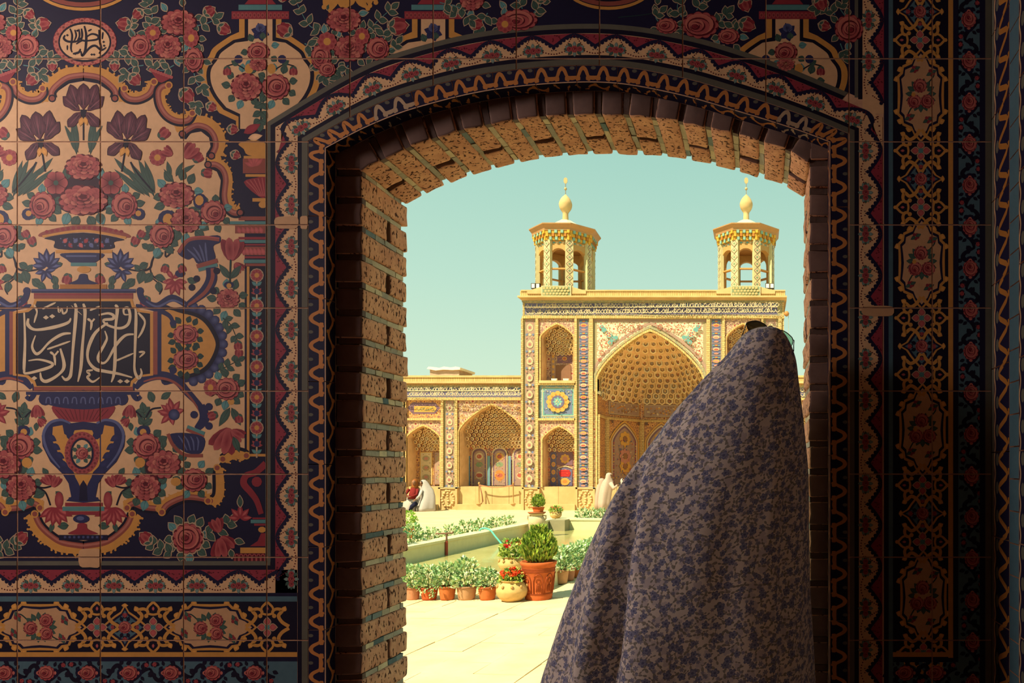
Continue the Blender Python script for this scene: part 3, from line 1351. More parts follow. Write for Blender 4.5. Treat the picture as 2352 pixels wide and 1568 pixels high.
def blades(p):
    for x0, y0, x1, y1, w in ((176, 355, 168, 262, 15), (208, 355, 216, 262, 15), (300, 405, 262, 362, 10), (345, 440, 298, 372, 12),
                              (350, 440, 318, 366, 13), (356, 444, 332, 368, 12), (180, 350, 150, 288, 9), (204, 350, 236, 288, 9),
                              (40, 452, 92, 386, 15), (52, 448, 122, 388, 12), (30, 452, 60, 372, 12), (176, 350, 166, 290, 17), (208, 350, 218, 290, 17), (352, 446, 286, 390, 13), (392, 405, 384, 370, 10), (404, 405, 420, 372, 10), (410, 400, 448, 378, 9), (400, 420, 376, 388, 8)):
        l, a = math.hypot(x1 - x0, y1 - y0), math.atan2(y1 - y0, x1 - x0)
        p.leaf(x0, y0, l, w * .6, a, 'green')
    p.stroke(cr([(300, 372), (318, 400), (352, 440)], 5), 4, 'black')


motif('painted_blades', 1.5, blades)

# central bouquet
motif('painted_leaves', 1.7, lambda p: (leaves_around(p, 192, 450, 62, 16, 30, 11, sq=.75),
                                        leaves_around(p, 100, 470, 26, 9, 24, 9)), True)
motif('painted_ground', 1.4, lambda p: p.ell(192, 444, 78, 50, 'plum', 24), False)
roses([(255, 420, 27, 'five'), (286, 472, 31, 'cab', 33)], 2.2)
roses([(192, 384, 44, 'peony', 31), (192, 460, 58, 'peony', 36)], 3.4, None, False)
for x, y in ((225, 360), (160, 360)):
    pass
motif('painted_blossom', 1.9, lambda p: (p.ell(320, 492, 14, 14, 'blue', 10), p.ell(318, 490, 7, 7, 'yel', 8),
                                         p.rose(362, 362, 19, 'daisy')))
# bouquet in the horn, right
motif('painted_leaves', 1.7, lambda p: (leaves_around(p, 410, 450, 36, 11, 27, 10), leaves_around(p, 430, 505, 30, 10, 30, 11),
                                        leaves_around(p, 370, 545, 24, 9, 24, 10), leaves_around(p, 490, 490, 26, 7, 22, 9),
                                        p.ell(385, 502, 22, 20, 'blue', 12), p.ell(386, 504, 12, 14, 'yel', 10),
                                        p.ell(460, 462, 16, 18, 'blue', 12), p.ell(458, 460, 10, 12, 'yel', 10)))
roses([(406, 448, 43, 'peony', 31), (490, 488, 30, 'cab', 29), (428, 506, 37, 'peony', 30), (372, 540, 29, 'cab', 31)], 2.2)


def horn(p):
    p.poly(cr([(408, 578), (440, 552), (500, 540), (506, 556), (490, 566), (494, 596), (456, 606), (444, 592), (430, 596)], 4, True), 'blue')
    p.stroke(cr([(410, 580), (432, 552), (466, 546), (504, 550)], 6), 9, 'tube')
    p.stroke(cr([(410, 578), (432, 550), (466, 543), (504, 547)], 6), 3, 'rosel')
    for k in range(4):
        p.stroke(cr([(430 + k * 14, 572 - k * 5), (446 + k * 9, 586 - k * 4), (458 + k * 6, 600)], 4), [2, 5, 3], 'bluel')
    p.stroke([(452, 612), (500, 598)], 10, 'tube')
    p.stroke([(456, 620), (500, 608)], 8, 'turq')
    p.stroke(cr([(484, 614), (486, 640), (474, 664), (452, 684), (430, 700)], 6), [22, 26, 24, 18, 12], 'blue')
    p.stroke(cr([(488, 616), (488, 640), (474, 668), (448, 690), (428, 702)], 6), [8, 9, 8, 5], 'tube')
    for x, y in ((452, 640), (441, 660), (498, 622), (490, 668)):
        p.ell(x, y, 8, 8, 'navy', 10)
    p.stroke(cr([(430, 702), (396, 684), (360, 702), (330, 690), (320, 668)], 6), [12, 16, 14, 16, 12], 'blue')
    p.stroke(cr([(426, 700), (396, 690), (362, 704), (336, 692)], 6), [3, 5, 5, 3], 'bluel')
    p.ell(322, 668, 9, 9, 'blue', 10)


motif('painted_horn', 1.9, horn)


def tulip(p, x, y, s, a):
    sv = p.T
    for k, (da, c1, c2) in enumerate(((.5, 'rosem', 'rosed'), (-.5, 'rosem', 'rosed'), (.2, 'rosel', 'red'), (-.2, 'rosel', 'red'))):
        pts = []
        for i in range(10):
            t = 2 * PI * i / 10
            q = rot2(s * .5 + s * .52 * math.cos(t), s * .2 * math.sin(t), a + da)
            pts.append((x + q[0], y + q[1]))
        p.fan(pts, c1, c2)


def lotus(p, x, y, s, a, c1, c2, n=7):
    for i in range(n):
        da = -1.5 + 3.0 * i / (n - 1)
        p.leaf(x, y, s * (1 - .2 * abs(da) / 1.5), s * .2, a + da, c1, None, False)
        q = rot2(s * .2, 0, a + da)
        p.leaf(x + q[0], y + q[1], s * .6, s * .08, a + da, c2, None, False)


def vines1(p):
    p.stroke(cr([(362, 570), (350, 598), (344, 616), (322, 622), (292, 618)], 6), [3, 5, 5, 3], 'black')
    p.stroke(cr([(344, 612), (350, 632), (370, 646), (388, 652)], 6), [3, 4, 3], 'black')
    p.stroke(cr([(352, 640), (372, 660), (366, 676)], 5), [3, 3], 'black')
    for x, y, a, l in ((352, 590, -.4, 26), (340, 604, 2.6, 26), (330, 620, 1.9, 34), (322, 622, -2.3, 20), (350, 626, 2.2, 30),
                       (356, 634, .3, 26), (364, 646, 1.5, 26), (310, 640, 2.4, 30), (374, 560, 1.0, 20), (262, 632, 1.9, 26),
                       (256, 648, 1.6, 22), (300, 650, 2.6, 26), (430, 640, .4, 24), (326, 560, .6, 22), (240, 605, .3, 18)):
        p.leaf(x, y, l, l * .34, a, 'green')
    p.stroke(cr([(380, 576), (382, 590), (400, 572)], 4), 4, 'black')
    lotus(p, 277, 612, 42, -PI / 2, 'blue', 'bluel', 7)
    lotus(p, 280, 622, 30, PI / 2 + .2, 'blue', 'bluel', 4)
    lotus(p, 402, 646, 36, PI / 2, 'rosem', 'rosel', 6)
    lotus(p, 398, 640, 28, -2.2, 'rosem', 'rosel', 3)
    p.ell(414, 628, 12, 9, 'blue', 10)
    for x, y, s_, a in ((382, 606, 22, 1.8), (414, 606, 22, 1.2), (340, 680, 26, 2.0), (306, 566, 24, -1.2), (318, 548, 22, -1.0),
                        (226, 628, 26, 1.3), (462, 396, 26, .1), (366, 318, 30, -.8), (444, 370, 26, -.6)):
        p.bud(x, y, s_, a)
    tulip(p, 424, 362, 40, -.75)
    tulip(p, 396, 356, 26, -2.6)
    tulip(p, 530, 598, 52, -1.45)
    tulip(p, 540, 604, 26, .9)
    p.leaf(528, 640, 42, 8, -2.2, 'green')
    p.leaf(530, 640, 40, 8, -.9, 'green')
    p.stroke([(530, 596), (528, 650)], 4, 'greend')


motif('painted_vine_spray', 1.6, vines1)
# right edge roses
motif('painted_leaves', 1.5, lambda p: (leaves_around(p, 524, 688, 26, 9, 24, 9), leaves_around(p, 520, 893, 26, 10, 22, 9),
                                        p.ell(526, 654, 12, 8, 'blue', 10), p.ell(526, 656, 6, 6, 'yel', 8),
                                        p.spray([(512, 730), (530, 746), (545, 780)], 3, 22, 7, 'green', None, 3),
                                        p.spray([(500, 850), (520, 842), (546, 828)], 3, 20, 7, 'green', None, 3),
                                        p.bud(546, 782, 22, 1.5), p.bud(548, 824, 22, -1.5), p.ell(531, 922, 8, 8, 'yel', 8),
                                        p.leaf(528, 936, 50, 9, 2.1), p.leaf(532, 936, 46, 9, 1.1), p.bud(500, 950, 24, 2.8),
                                        p.bud(548, 950, 22, 1.5)))
roses([(524, 686, 28, 'peony', 24), (522, 893, 30, 'cab', 27), (484, 890, 16, 'daisy', 20)], 2.1)
motif('painted_tulip', 2.0, lambda p: (tulip(p, 528, 984, 60, 2.0), tulip(p, 532, 988, 34, .7), p.leaf(536, 1002, 40, 8, 1.2)))


# bowl
def bowl(p):
    p.poly(cr([(95, 534), (140, 522), (192, 517), (246, 522), (296, 538), (288, 546), (192, 530), (98, 544)], 4, True), 'tube')
    for k in range(15):
        p.ell(108 + k * 12.2, 532 - 9 * math.sin(PI * k / 14), 4.5, 4, 'rosem', 8)
    p.stroke(cr([(98, 543), (192, 530), (290, 546)], 8), 5, 'yel')
    p.poly(cr([(104, 546), (192, 534), (284, 549), (262, 556), (254, 572), (134, 572), (126, 554)], 4, True), 'navy')
    for k in range(9):
        p.leaf(146 + k * 12, 558, 14, 5, (-.9, .9)[k % 2], ('rosel', 'rosem', 'bluel')[k % 3], None, False)
    for k in range(24):
        p.ell(140 + k * 5, 548 + (k % 3) * 8, 2, 2, 'bluel', 5)
    p.rect(128, 574, 258, 581, 'yel')
    p.poly(cr([(142, 582), (236, 582), (226, 598), (210, 604), (168, 604), (154, 596)], 4, True), 'blue')
    p.stroke([(152, 588), (222, 588)], 4, 'bluel')
    p.rect(163, 603, 222, 611, 'turq')
    p.ell(193, 619, 16, 8, 'yel', 14)
    p.poly(cr([(184, 630), (200, 630), (204, 642), (224, 652), (160, 652), (178, 642)], 4, True), 'blue')
    p.rect(138, 653, 246, 663, 'yel2')


motif('painted_bowl', 2.0, bowl, False)


# inscription
def plaque(p):
    p.stroke([(72, 668), (312, 668)], 9, 'blue')
    p.stroke([(72, 666), (312, 666)], 2.5, 'bluel')
    p.rect(78, 673, 306, 686, 'tube')
    p.rect(78, 674, 306, 678, 'rosem')
    for y0, y1 in ((715, 860),):
        p.rect(12, y0, 22, y1, 'blue')
        p.rect(22, y0, 32, y1, 'tube')
        p.rect(362, y0, 371, y1, 'blue')
        p.rect(352, y0, 362, y1, 'tube')
    ring = [(80, 686), (304, 686), (308, 700), (322, 712), (352, 716), (352, 862), (322, 866), (306, 880), (304, 892), (80, 892),
            (76, 880), (60, 866), (30, 862), (30, 716), (60, 712), (76, 700)]
    p.poly(ring, 'yel')
    p.poly([(191 + (x - 191) * .957, 789 + (y - 789) * .945) for x, y in ring], 'black')
    p.rect(78, 888, 306, 900, 'tube')
    p.stroke([(60, 903), (320, 903)], 7, 'blue')


motif('painted_plaque', 1.8, plaque, False)
Z = lambda l, o: [(x / 3.647, y / 3.647 + o) for x, y in l]
strokes = [
    (Z([(205, 1160), (212, 1400), (205, 1600), (205, 1640), (218, 1668), (330, 1644), (430, 1610), (434, 1580), (330, 1552), (240, 1562)], 400), 7),
    (Z([(240, 1208), (238, 1262), (300, 1302), (450, 1282), (570, 1244), (595, 1205)], 400), 8),
    (Z([(288, 1092), (312, 1150), (300, 1200), (288, 1245)], 400), 5),
    (Z([(358, 1128), (470, 1074)], 400), 5),
    (Z([(488, 1108), (498, 1152), (520, 1130), (532, 1166), (560, 1150), (566, 1108)], 400), 5),
    (Z([(628, 1082), (640, 1150), (615, 1450), (600, 1640), (585, 1700), (550, 1720), (520, 1690)], 400), 8),
    (Z([(700, 1084), (715, 1170), (692, 1450), (680, 1620), (655, 1738)], 400), 8),
    (Z([(830, 1180), (905, 1165), (952, 1182), (945, 1212), (870, 1222), (900, 1262), (1000, 1290), (1070, 1262), (1092, 1190), (1076, 1122),
        (1040, 1130), (1044, 1172), (1080, 1176)], 400), 7),
    (Z([(905, 1244), (800, 1330), (742, 1460), (742, 1560), (800, 1630), (880, 1650), (1000, 1672), (1110, 1702)], 400), 8),
    (Z([(965, 1096), (985, 1130), (970, 1300), (966, 1560), (955, 1680), (935, 1742)], 400), 8),
    (Z([(1122, 1340), (1050, 1352), (975, 1430), (900, 1560), (850, 1580), (824, 1530), (880, 1420), (898, 1370), (880, 1312)], 400), 7),
    (Z([(1135, 1126), (1142, 1200), (1132, 1500), (1130, 1640), (1162, 1708), (1188, 1670), (1180, 1626)], 400), 7),
    (Z([(1160, 1160), (1215, 1230), (1195, 1310), (1158, 1372)], 400), 6),
    (Z([(975, 1562), (1120, 1500)], 400), 5),
    (Z([(398, 1466), (592, 1398)], 400), 5),
    (Z([(596, 1332), (520, 1342), (420, 1404), (340, 1490), (300, 1500), (272, 1440), (300, 1350)], 400), 7),
    (Z([(735, 1210), (768, 1240), (762, 1305)], 400), 6),
    (Z([(795, 1210), (768, 1240)], 400), 5),
    (Z([(755, 1140), (850, 1104)], 400), 5),
    (Z([(422, 1488), (456, 1520), (466, 1600)], 400), 6),
    (Z([(492, 1480), (460, 1520)], 400), 5),
    (Z([(508, 1460), (540, 1600), (500, 1672), (400, 1732), (352, 1718), (340, 1660)], 400), 8),
    (Z([(780, 1640), (735, 1650), (755, 1680), (735, 1700), (780, 1738), (845, 1696)], 400), 6),
    (Z([(1165, 1490), (1212, 1490), (1170, 1534)], 400), 5),
    (Z([(600, 1100), (690, 1180)], 400), 1.5),
]


def writing(p):
    for pts, w in strokes:
        p.stroke(cr(pts, 6), [w * .55, w * 1.05, w * .7, w * 1.0, w * .85, w * .35], 'white')
    for x, y in Z([(388, 1200), (440, 1190), (1010, 1734), (1066, 1734), (290, 1708)], 400):
        p.poly([(x - 7, y), (x, y - 5), (x + 7, y), (x, y + 5)], 'white')


motif('painted_lettering', 3.0, writing, False)


# lobes beside the plaque
def lobe(p):
    p.poly(cr([(368, 712), (400, 706), (450, 708), (490, 740), (510, 790), (490, 844), (450, 872), (400, 880), (368, 868)], 5, True), 'blue')
    for k in range(13):
        t = -1.35 + 2.7 * k / 12
        p.ell(425 + 88 * math.cos(t), 790 + 88 * math.sin(t), 11, 11, 'blue', 10, 'bluel')
    p.poly(cr([(366, 716), (420, 712), (470, 728), (500, 770), (502, 806), (476, 850), (430, 868), (366, 866)], 5, True), 'black')
    p.poly(cr([(371, 722), (420, 720), (464, 736), (492, 776), (493, 804), (470, 842), (428, 860), (371, 860)], 5, True), 'yel')
    for x, y in ((427, 768), (427, 826)):
        leaves_around(p, x, y, 27, 11, 19, 7, 'greend')
    p.stroke(cr([(312, 702), (352, 708), (388, 724), (398, 742)], 6), [8, 12, 10, 8], 'blue')
    p.ell(398, 742, 8, 8, 'blue', 10)
    p.stroke(cr([(312, 892), (330, 872), (366, 862), (404, 872), (430, 900), (468, 940)], 6), [8, 18, 20, 20, 18, 10], 'blue')
    p.stroke(cr([(330, 876), (366, 868), (404, 880), (440, 916), (462, 950)], 6), [3, 6, 6, 5, 3], 'tube')
    p.ell(398, 850, 9, 9, 'blue', 10)
    p.stroke(cr([(306, 880), (304, 900), (314, 916), (324, 910)], 5), [10, 12, 9], 'blue')
    for x, y in ((480, 934), (446, 952), (480, 978)):
        p.ell(x, y, 9, 9, 'blue', 10)
    p.stroke(cr([(462, 930), (470, 960), (452, 985)], 5), [16, 24, 14], 'blue')
    p.stroke([(430, 980), (470, 996)], 9, 'turq')
    p.stroke([(428, 986), (468, 1003)], 7, 'tube')
    p.poly(cr([(388, 998), (430, 994), (470, 1006), (462, 1040), (430, 1040), (404, 1022)], 4, True), 'blue')
    for k in range(4):
        p.stroke(cr([(410 + k * 14, 1000 + k), (420 + k * 12, 1014), (430 + k * 8, 1034)], 4), [2, 4, 2], 'bluel')
    p.stroke(cr([(386, 996), (398, 1022), (424, 1044), (466, 1046)], 5), 8, 'tube')


motif('painted_lobe', 1.4, lobe)
roses([(427, 768, 30, 'cab', 24), (427, 826, 30, 'cab', 24)], 2.2)


# big vase
def vase(p):
    p.poly(cr([(122, 930), (192, 920), (262, 930), (250, 960), (222, 968), (160, 968), (134, 960)], 4, True), 'rosem')
    for k in range(12):
        p.stroke([(128 + k * 11, 940), (150 + k * 7, 964)], 1.5, 'rosed')
    for k in range(9):
        p.ell(104 + k * 22, 916 - 6 * math.sin(PI * k / 8), 15, 15, 'blue', 12)
    p.poly(cr([(96, 908), (192, 900), (288, 908), (270, 930), (192, 940), (114, 930)], 4, True), 'blue')
    for k in range(9):
        x = 112 + k * 20
        p.stroke(cr([(x - 6, 926), (x - 4, 914), (x + 3, 914), (x + 5, 928)], 4), 3, 'bluel')
    L = [(192, 968), (224, 972), (246, 962), (270, 968), (288, 1000), (286, 1024), (268, 1060), (240, 1088), (226, 1110), (220, 1140),
         (232, 1150), (192, 1154)]
    p.poly(L + mir(list(reversed(L[1:-1]))), 'blue')
    Yl = [(192, 986), (212, 988), (220, 1006), (236, 996), (240, 976), (262, 980), (264, 1010), (250, 1040), (232, 1066), (214, 1084), (200, 1130),
          (192, 1140)]
    p.poly(Yl + mir(list(reversed(Yl[1:-1]))), 'yel')
    for sg in (1, -1):
        f = lambda x, y: (192 + sg * (x - 192), y)
        p.stroke(cr([f(222, 972), f(244, 964), f(270, 972), f(284, 1000), f(272, 1040), f(246, 1074)], 6), [4, 6, 7, 6, 3], 'bluel')
        for k in range(5):
            y = 1000 + k * 20
            x = 276 - k * 9
            p.leaf(f(x, y)[0], f(x, y)[1], 26, 8, PI - .5 if sg > 0 else .5, 'blue', None, False)
        p.stroke(cr([f(216, 1100), f(206, 1122), f(210, 1144), f(226, 1146)], 5), [14, 14, 12, 8], 'blue')
        p.ell(f(222, 1000)[0], 1000, 9, 9, 'blue', 10)
    p.poly([(182, 1150), (184, 1114), (192, 1102), (200, 1114), (202, 1150)], 'navy')
    p.ell(189, 1040, 40, 49, 'rosem', 26)
    for k in range(22):
        t = 2 * PI * k / 22
        p.ell(189 + 35 * math.cos(t), 1040 + 43 * math.sin(t), 6, 6, 'rosel', 8, 'rosed')
    p.ell(189, 1041, 27, 36, 'navy', 24)
    p.ell(189, 1041, 22, 31, 'cream', 24)
    leaves_around(p, 189, 1041, 12, 8, 14, 5)
    p.rose(189, 1041, 15, 'cab')
    p.rect(150, 1154, 236, 1162, 'rosem')
    p.rect(144, 1163, 240, 1173, 'turq')
    p.rect(152, 1174, 232, 1182, 'rosem')
    p.ell(187, 1191, 19, 10, 'blue', 14)
    p.ell(185, 1190, 9, 5, 'bluel', 10)
    p.poly(cr([(180, 1202), (198, 1202), (202, 1214), (224, 1226), (158, 1226), (176, 1214)], 4, True), 'rosem')
    p.rect(136, 1228, 248, 1240, 'navy')
    for k in range(9):
        p.ell(150 + k * 10.5, 1233, 3.6, 3.6, 'blue', 8, 'bluel')


motif('painted_vase', 1.9, vase, False)
motif('painted_leaves', 1.4, lambda p: (
    leaves_around(p, 337, 1024, 28, 10, 24, 10), leaves_around(p, 376, 1066, 36, 10, 24, 10), leaves_around(p, 335, 1118, 30, 10, 24, 10),
    leaves_around(p, 446, 1100, 28, 8, 22, 9), p.ell(330, 990, 16, 14, 'blue', 12), p.ell(329, 992, 8, 8, 'yel', 8),
    p.ell(322, 1062, 12, 12, 'yel', 10), p.ell(404, 1106, 12, 10, 'yel', 10), p.ell(360, 1070, 28, 30, 'plum', 14),
    p.spray([(330, 980), (332, 960), (330, 944)], 3, 22, 8, 'green', None, 4),
    p.stroke(cr([(336, 958), (348, 940), (370, 936)], 5), 4, 'black'), p.stroke(cr([(326, 958), (314, 946), (302, 944)], 5), 4, 'black'),
    p.stroke(cr([(302, 1116), (280, 1130), (268, 1160)], 5), 4, 'black'), p.stroke(cr([(302, 1116), (284, 1120), (266, 1116)], 5), 4, 'black'),
    p.leaf(370, 916, 28, 8, -.6), p.leaf(352, 924, 30, 9, -1.9), p.leaf(296, 956, 22, 7, 2.6), p.leaf(300, 970, 20, 6, 1.5),
    p.leaf(274, 1092, 22, 7, -1.0), p.leaf(256, 1128, 24, 7, 2.4), p.leaf(280, 1130, 30, 9, .4),
    p.leaf(226, 1206, 26, 9, .1), p.leaf(262, 1200, 24, 6, 1.3)))
roses([(337, 1024, 33, 'cab', 31), (376, 1066, 41, 'peony', 34), (335, 1118, 36, 'peony', 32), (446, 1102, 31, 'cab', 28)], 2.2)
motif('painted_lotus', 1.9, lambda p: (lotus(p, 396, 948, 36, -PI / 2 - .2, 'rosem', 'rosel', 5), lotus(p, 392, 950, 34, PI - .3, 'rosem', 'rosel', 4),
                                       p.ell(400, 952, 13, 13, 'blue', 12, 'bluel'), tulip(p, 300, 930, 30, 1.7), tulip(p, 296, 962, 20, 2.4),
                                       tulip(p, 262, 1118, 28, -1.9), tulip(p, 268, 1112, 26, -.9)))


def fuchsia(p):
    for k in range(6):
        a = .55 + k * .42
        p.leaf(256, 1165, 44, 9, a, 'rosem', None, False)
        q = rot2(8, 0, a)
        p.leaf(256 + q[0], 1165 + q[1], 28, 4, a, 'rosel', None, False)
    p.fan([(248 + 10 * math.cos(2 * PI * k / 12), 1148 + 19 * math.sin(2 * PI * k / 12)) for k in range(12)], 'rosem', 'rosel')


motif('painted_fuchsia', 2.0, fuchsia)


# flower strip on the right side of the panel
def strip(p):
    p.rect(566, 612, 612, 1048, 'black')
    p.rect(567, 612, 573, 1048, 'yel')
    p.rect(567, 1042, 612, 1048, 'yel')
    for x0, x1, y, h_, c in ((548, 612, 497, 9, 'tube'), (526, 612, 508, 8, 'turq'), (540, 612, 518, 18, 'tube'), (548, 612, 544, 6, 'rosem'),
                             (546, 612, 551, 7, 'turq'), (552, 612, 560, 4, 'rosem'), (558, 612, 566, 20, 'tube'), (562, 612, 588, 5, 'rosem'),
                             (560, 612, 596, 8, 'turq'), (564, 612, 605, 6, 'tube')):
        p.rect(x0, y, x1, y + h_, c)
    for k in range(6):
        p.leaf(552 + k * 10, 536, 16, 5, -1.9, 'rosel', None, False)
        p.leaf(562 + k * 9, 586, 18, 5, -1.9, 'rosel', None, False)
    for k in range(12):
        y = 632 + k * 35
        p.stroke([(590, y), (590, y + 34)], 4, 'outl')
        for sg in (-1, 1):
            p.leaf(590, y + 24, 15, 4, PI / 2 - sg * .9 + PI, 'turq', None, False)
        if k % 2 == 0:
            p.ell(590, y, 16, 16, 'outl', 12)
            p.rose(590, y, 14, 'daisy')
        else:
            lotus(p, 590, y + 6, 17, -PI / 2, 'rosel', 'rosem', 5)
            p.ell(590, y + 2, 7, 7, 'blue', 8)


motif('painted_flower_strip', 1.0, strip)


# column shafts above and below the strip
def shafts(p):
    p.poly(cr([(560, 418), (590, 408), (611, 406), (611, 452), (590, 448)], 3, True), 'rosem')
    for k in range(5):
        p.stroke(cr([(566 + k * 9, 416 - k * 2), (582 + k * 6, 432), (596 + k * 3, 450)], 4), 2.5, 'rosel')
    p.rect(580, 455, 611, 463, 'yel')
    p.ell(604, 470, 10, 8, 'yel', 10)
    p.rect(564, 400, 611, 406, 'yel')
    p.rect(558, 364, 611, 398, 'tube')
    for k in range(5):
        p.leaf(586, 382, 26, 5, -2.8 + k * .5, 'rosel', None, False)
    p.rect(560, 358, 611, 364, 'yel')
    p.poly(cr([(548, 330), (580, 322), (611, 330), (611, 358), (570, 356), (560, 342)], 3, True), 'yel')
    p.leaf(560, 306, 44, 10, -.5, 'rosem', None, False)
    p.leaf(570, 318, 34, 8, -.2, 'cream', None, False)
    # below
    p.stroke(cr([(611, 1064), (588, 1084), (566, 1092), (560, 1110), (576, 1130), (590, 1150), (600, 1180)], 6), [16, 14, 16, 14, 12], 'rosem')
    p.ell(590, 1106, 12, 12, 'rosem', 10)
    p.rect(580, 1188, 611, 1192, 'rosem')
    p.rect(576, 1193, 611, 1201, 'turq')
    p.rect(584, 1202, 611, 1207, 'rosem')
    p.ell(602, 1216, 9, 7, 'yel', 10)
    p.poly([(600, 1224), (611, 1224), (611, 1254), (574, 1254), (592, 1242)], 'rosem')
    p.rect(552, 1257, 611, 1270, 'yel')
    p.rect(536, 1270, 611, 1290, 'rosed')
    for k in range(7):
        p.stroke(cr([(540 + k * 10, 1288), (541 + k * 10, 1274), (547 + k * 10, 1274), (548 + k * 10, 1288)], 3), 2, 'rosel')


motif('painted_column', 1.3, shafts)

# navy corners at the foot of the panel
motif('painted_rose_spray', 1.5, lambda p: (
    leaves_around(p, 432, 1236, 34, 11, 24, 9, 'green', 'outl'), p.spray([(400, 1270), (372, 1262), (346, 1246)], 3, 22, 8, 'green', 'outl'),
    p.spray([(466, 1224), (500, 1218), (530, 1196)], 3, 24, 8, 'green', 'outl'), p.bud(346, 1246, 30, -2.4, 'outl'),
    tulip(p, 508, 1232, 40, .9), tulip(p, 506, 1236, 46, 1.5), tulip(p, 504, 1222, 34, -1.9), lotus(p, 552, 1190, 34, -PI / 2, 'rosem', 'rosel', 5),
    p.leaf(552, 1164, 26, 6, -1.6, 'green', 'outl'), p.leaf(540, 1240, 22, 7, .3, 'green', 'outl'), p.leaf(530, 1262, 20, 6, 1.4, 'green', 'outl')))
roses([(432, 1236, 36, 'cab')], 2.4, 'outl')

# ------------------------------------------------------------------ navy field above: medallions, roses, vase cartouches
def oval(p):
    x, y = 195, 96
    p.ell(x, y, 73, 55, 'rosem', 36)
    for k in range(34):
        t = 2 * PI * k / 34
        p.ell(x + 66 * math.cos(t), y + 49 * math.sin(t), 6.2, 5.6, 'rosep', 8, 'rosed' if k % 2 else 'rosel')
    p.ell(x, y + 1, 61, 46, 'black', 34)
    p.ell(x, y + 1, 57, 41, 'cream', 34)


motif('painted_medallion', 1.6, oval, False)
ol = [([(548, 296), (536, 322), (570, 348), (640, 348), (682, 318)], 5), ([(588, 240), (606, 300), (596, 400), (606, 440)], 4.5),
      ([(628, 250), (640, 300), (622, 345)], 4), ([(662, 244), (668, 300), (650, 340)], 4),
      ([(708, 218), (724, 300), (716, 420), (690, 468), (680, 430)], 5.5), ([(684, 240), (690, 300), (676, 350)], 4.5),
      ([(716, 318), (770, 286), (820, 300), (816, 330), (740, 342), (700, 346)], 4.5), ([(830, 250), (836, 340), (850, 400), (844, 430), (830, 450)], 4.5),
      ([(700, 466), (752, 402), (800, 384), (850, 420), (892, 398)], 5), ([(612, 452), (660, 440), (676, 410)], 5),
      ([(640, 370), (690, 340), (730, 350)], 4), ([(864, 270), (858, 330)], 4), ([(740, 262), (770, 246)], 3.5), ([(566, 380), (566, 420)], 3.5)]


def owrite(p):
    for pts, w in ol:
        p.stroke(cr(Z(pts, 0), 6), [w * .7, w * 1.1, w, w * .6], 'black')
    for x, y in Z([(566, 296), (632, 452), (770, 458), (790, 458), (870, 352), (874, 384), (650, 258)], 0):
        p.poly([(x - 3.5, y), (x, y - 3), (x + 3.5, y), (x, y + 3)], 'black')


motif('painted_lettering', 2.4, owrite, False)


def sunring(cx, cy, rx, ry):
    def f(p):
        pts = [(cx + rx * math.cos(t * PI / 30), cy + ry * math.sin(t * PI / 30)) for t in range(0, 31)]
        p.flames(pts, 30, 'yel', 15, 1, 5)
        p.flames(pts, 20, 'yel', 22, 1, 8)
        p.ell(cx, cy, rx + 3, ry + 3, 'yel', 44)
        p.ell(cx, cy, rx - 3, ry - 4, 'black', 44)
        p.ell(cx, cy, rx - 5, ry - 6, 'tube', 44)
        p.ell(cx, cy, rx - 16, ry - 16, 'black', 44)
        p.ell(cx, cy, rx - 26, ry - 24, 'navy', 44)
        p.stroke([(cx + (rx - 30) * math.cos(t * PI / 20), cy + (ry - 28) * math.sin(t * PI / 20)) for t in range(3, 18)], 2, 'bluel')
    motif('painted_medallion', 1.6, f, False)


sunring(190, -62, 128, 84)
sunring(1398, -52, 112, 72)


motif('painted_fringe', 1.5, lambda p: (p.flames([(860, -20), (803, -4), (746, -20)], 34, 'yel', 7, -1, 3), p.ell(803, -26, 64, 26, 'yel', 20)), False)


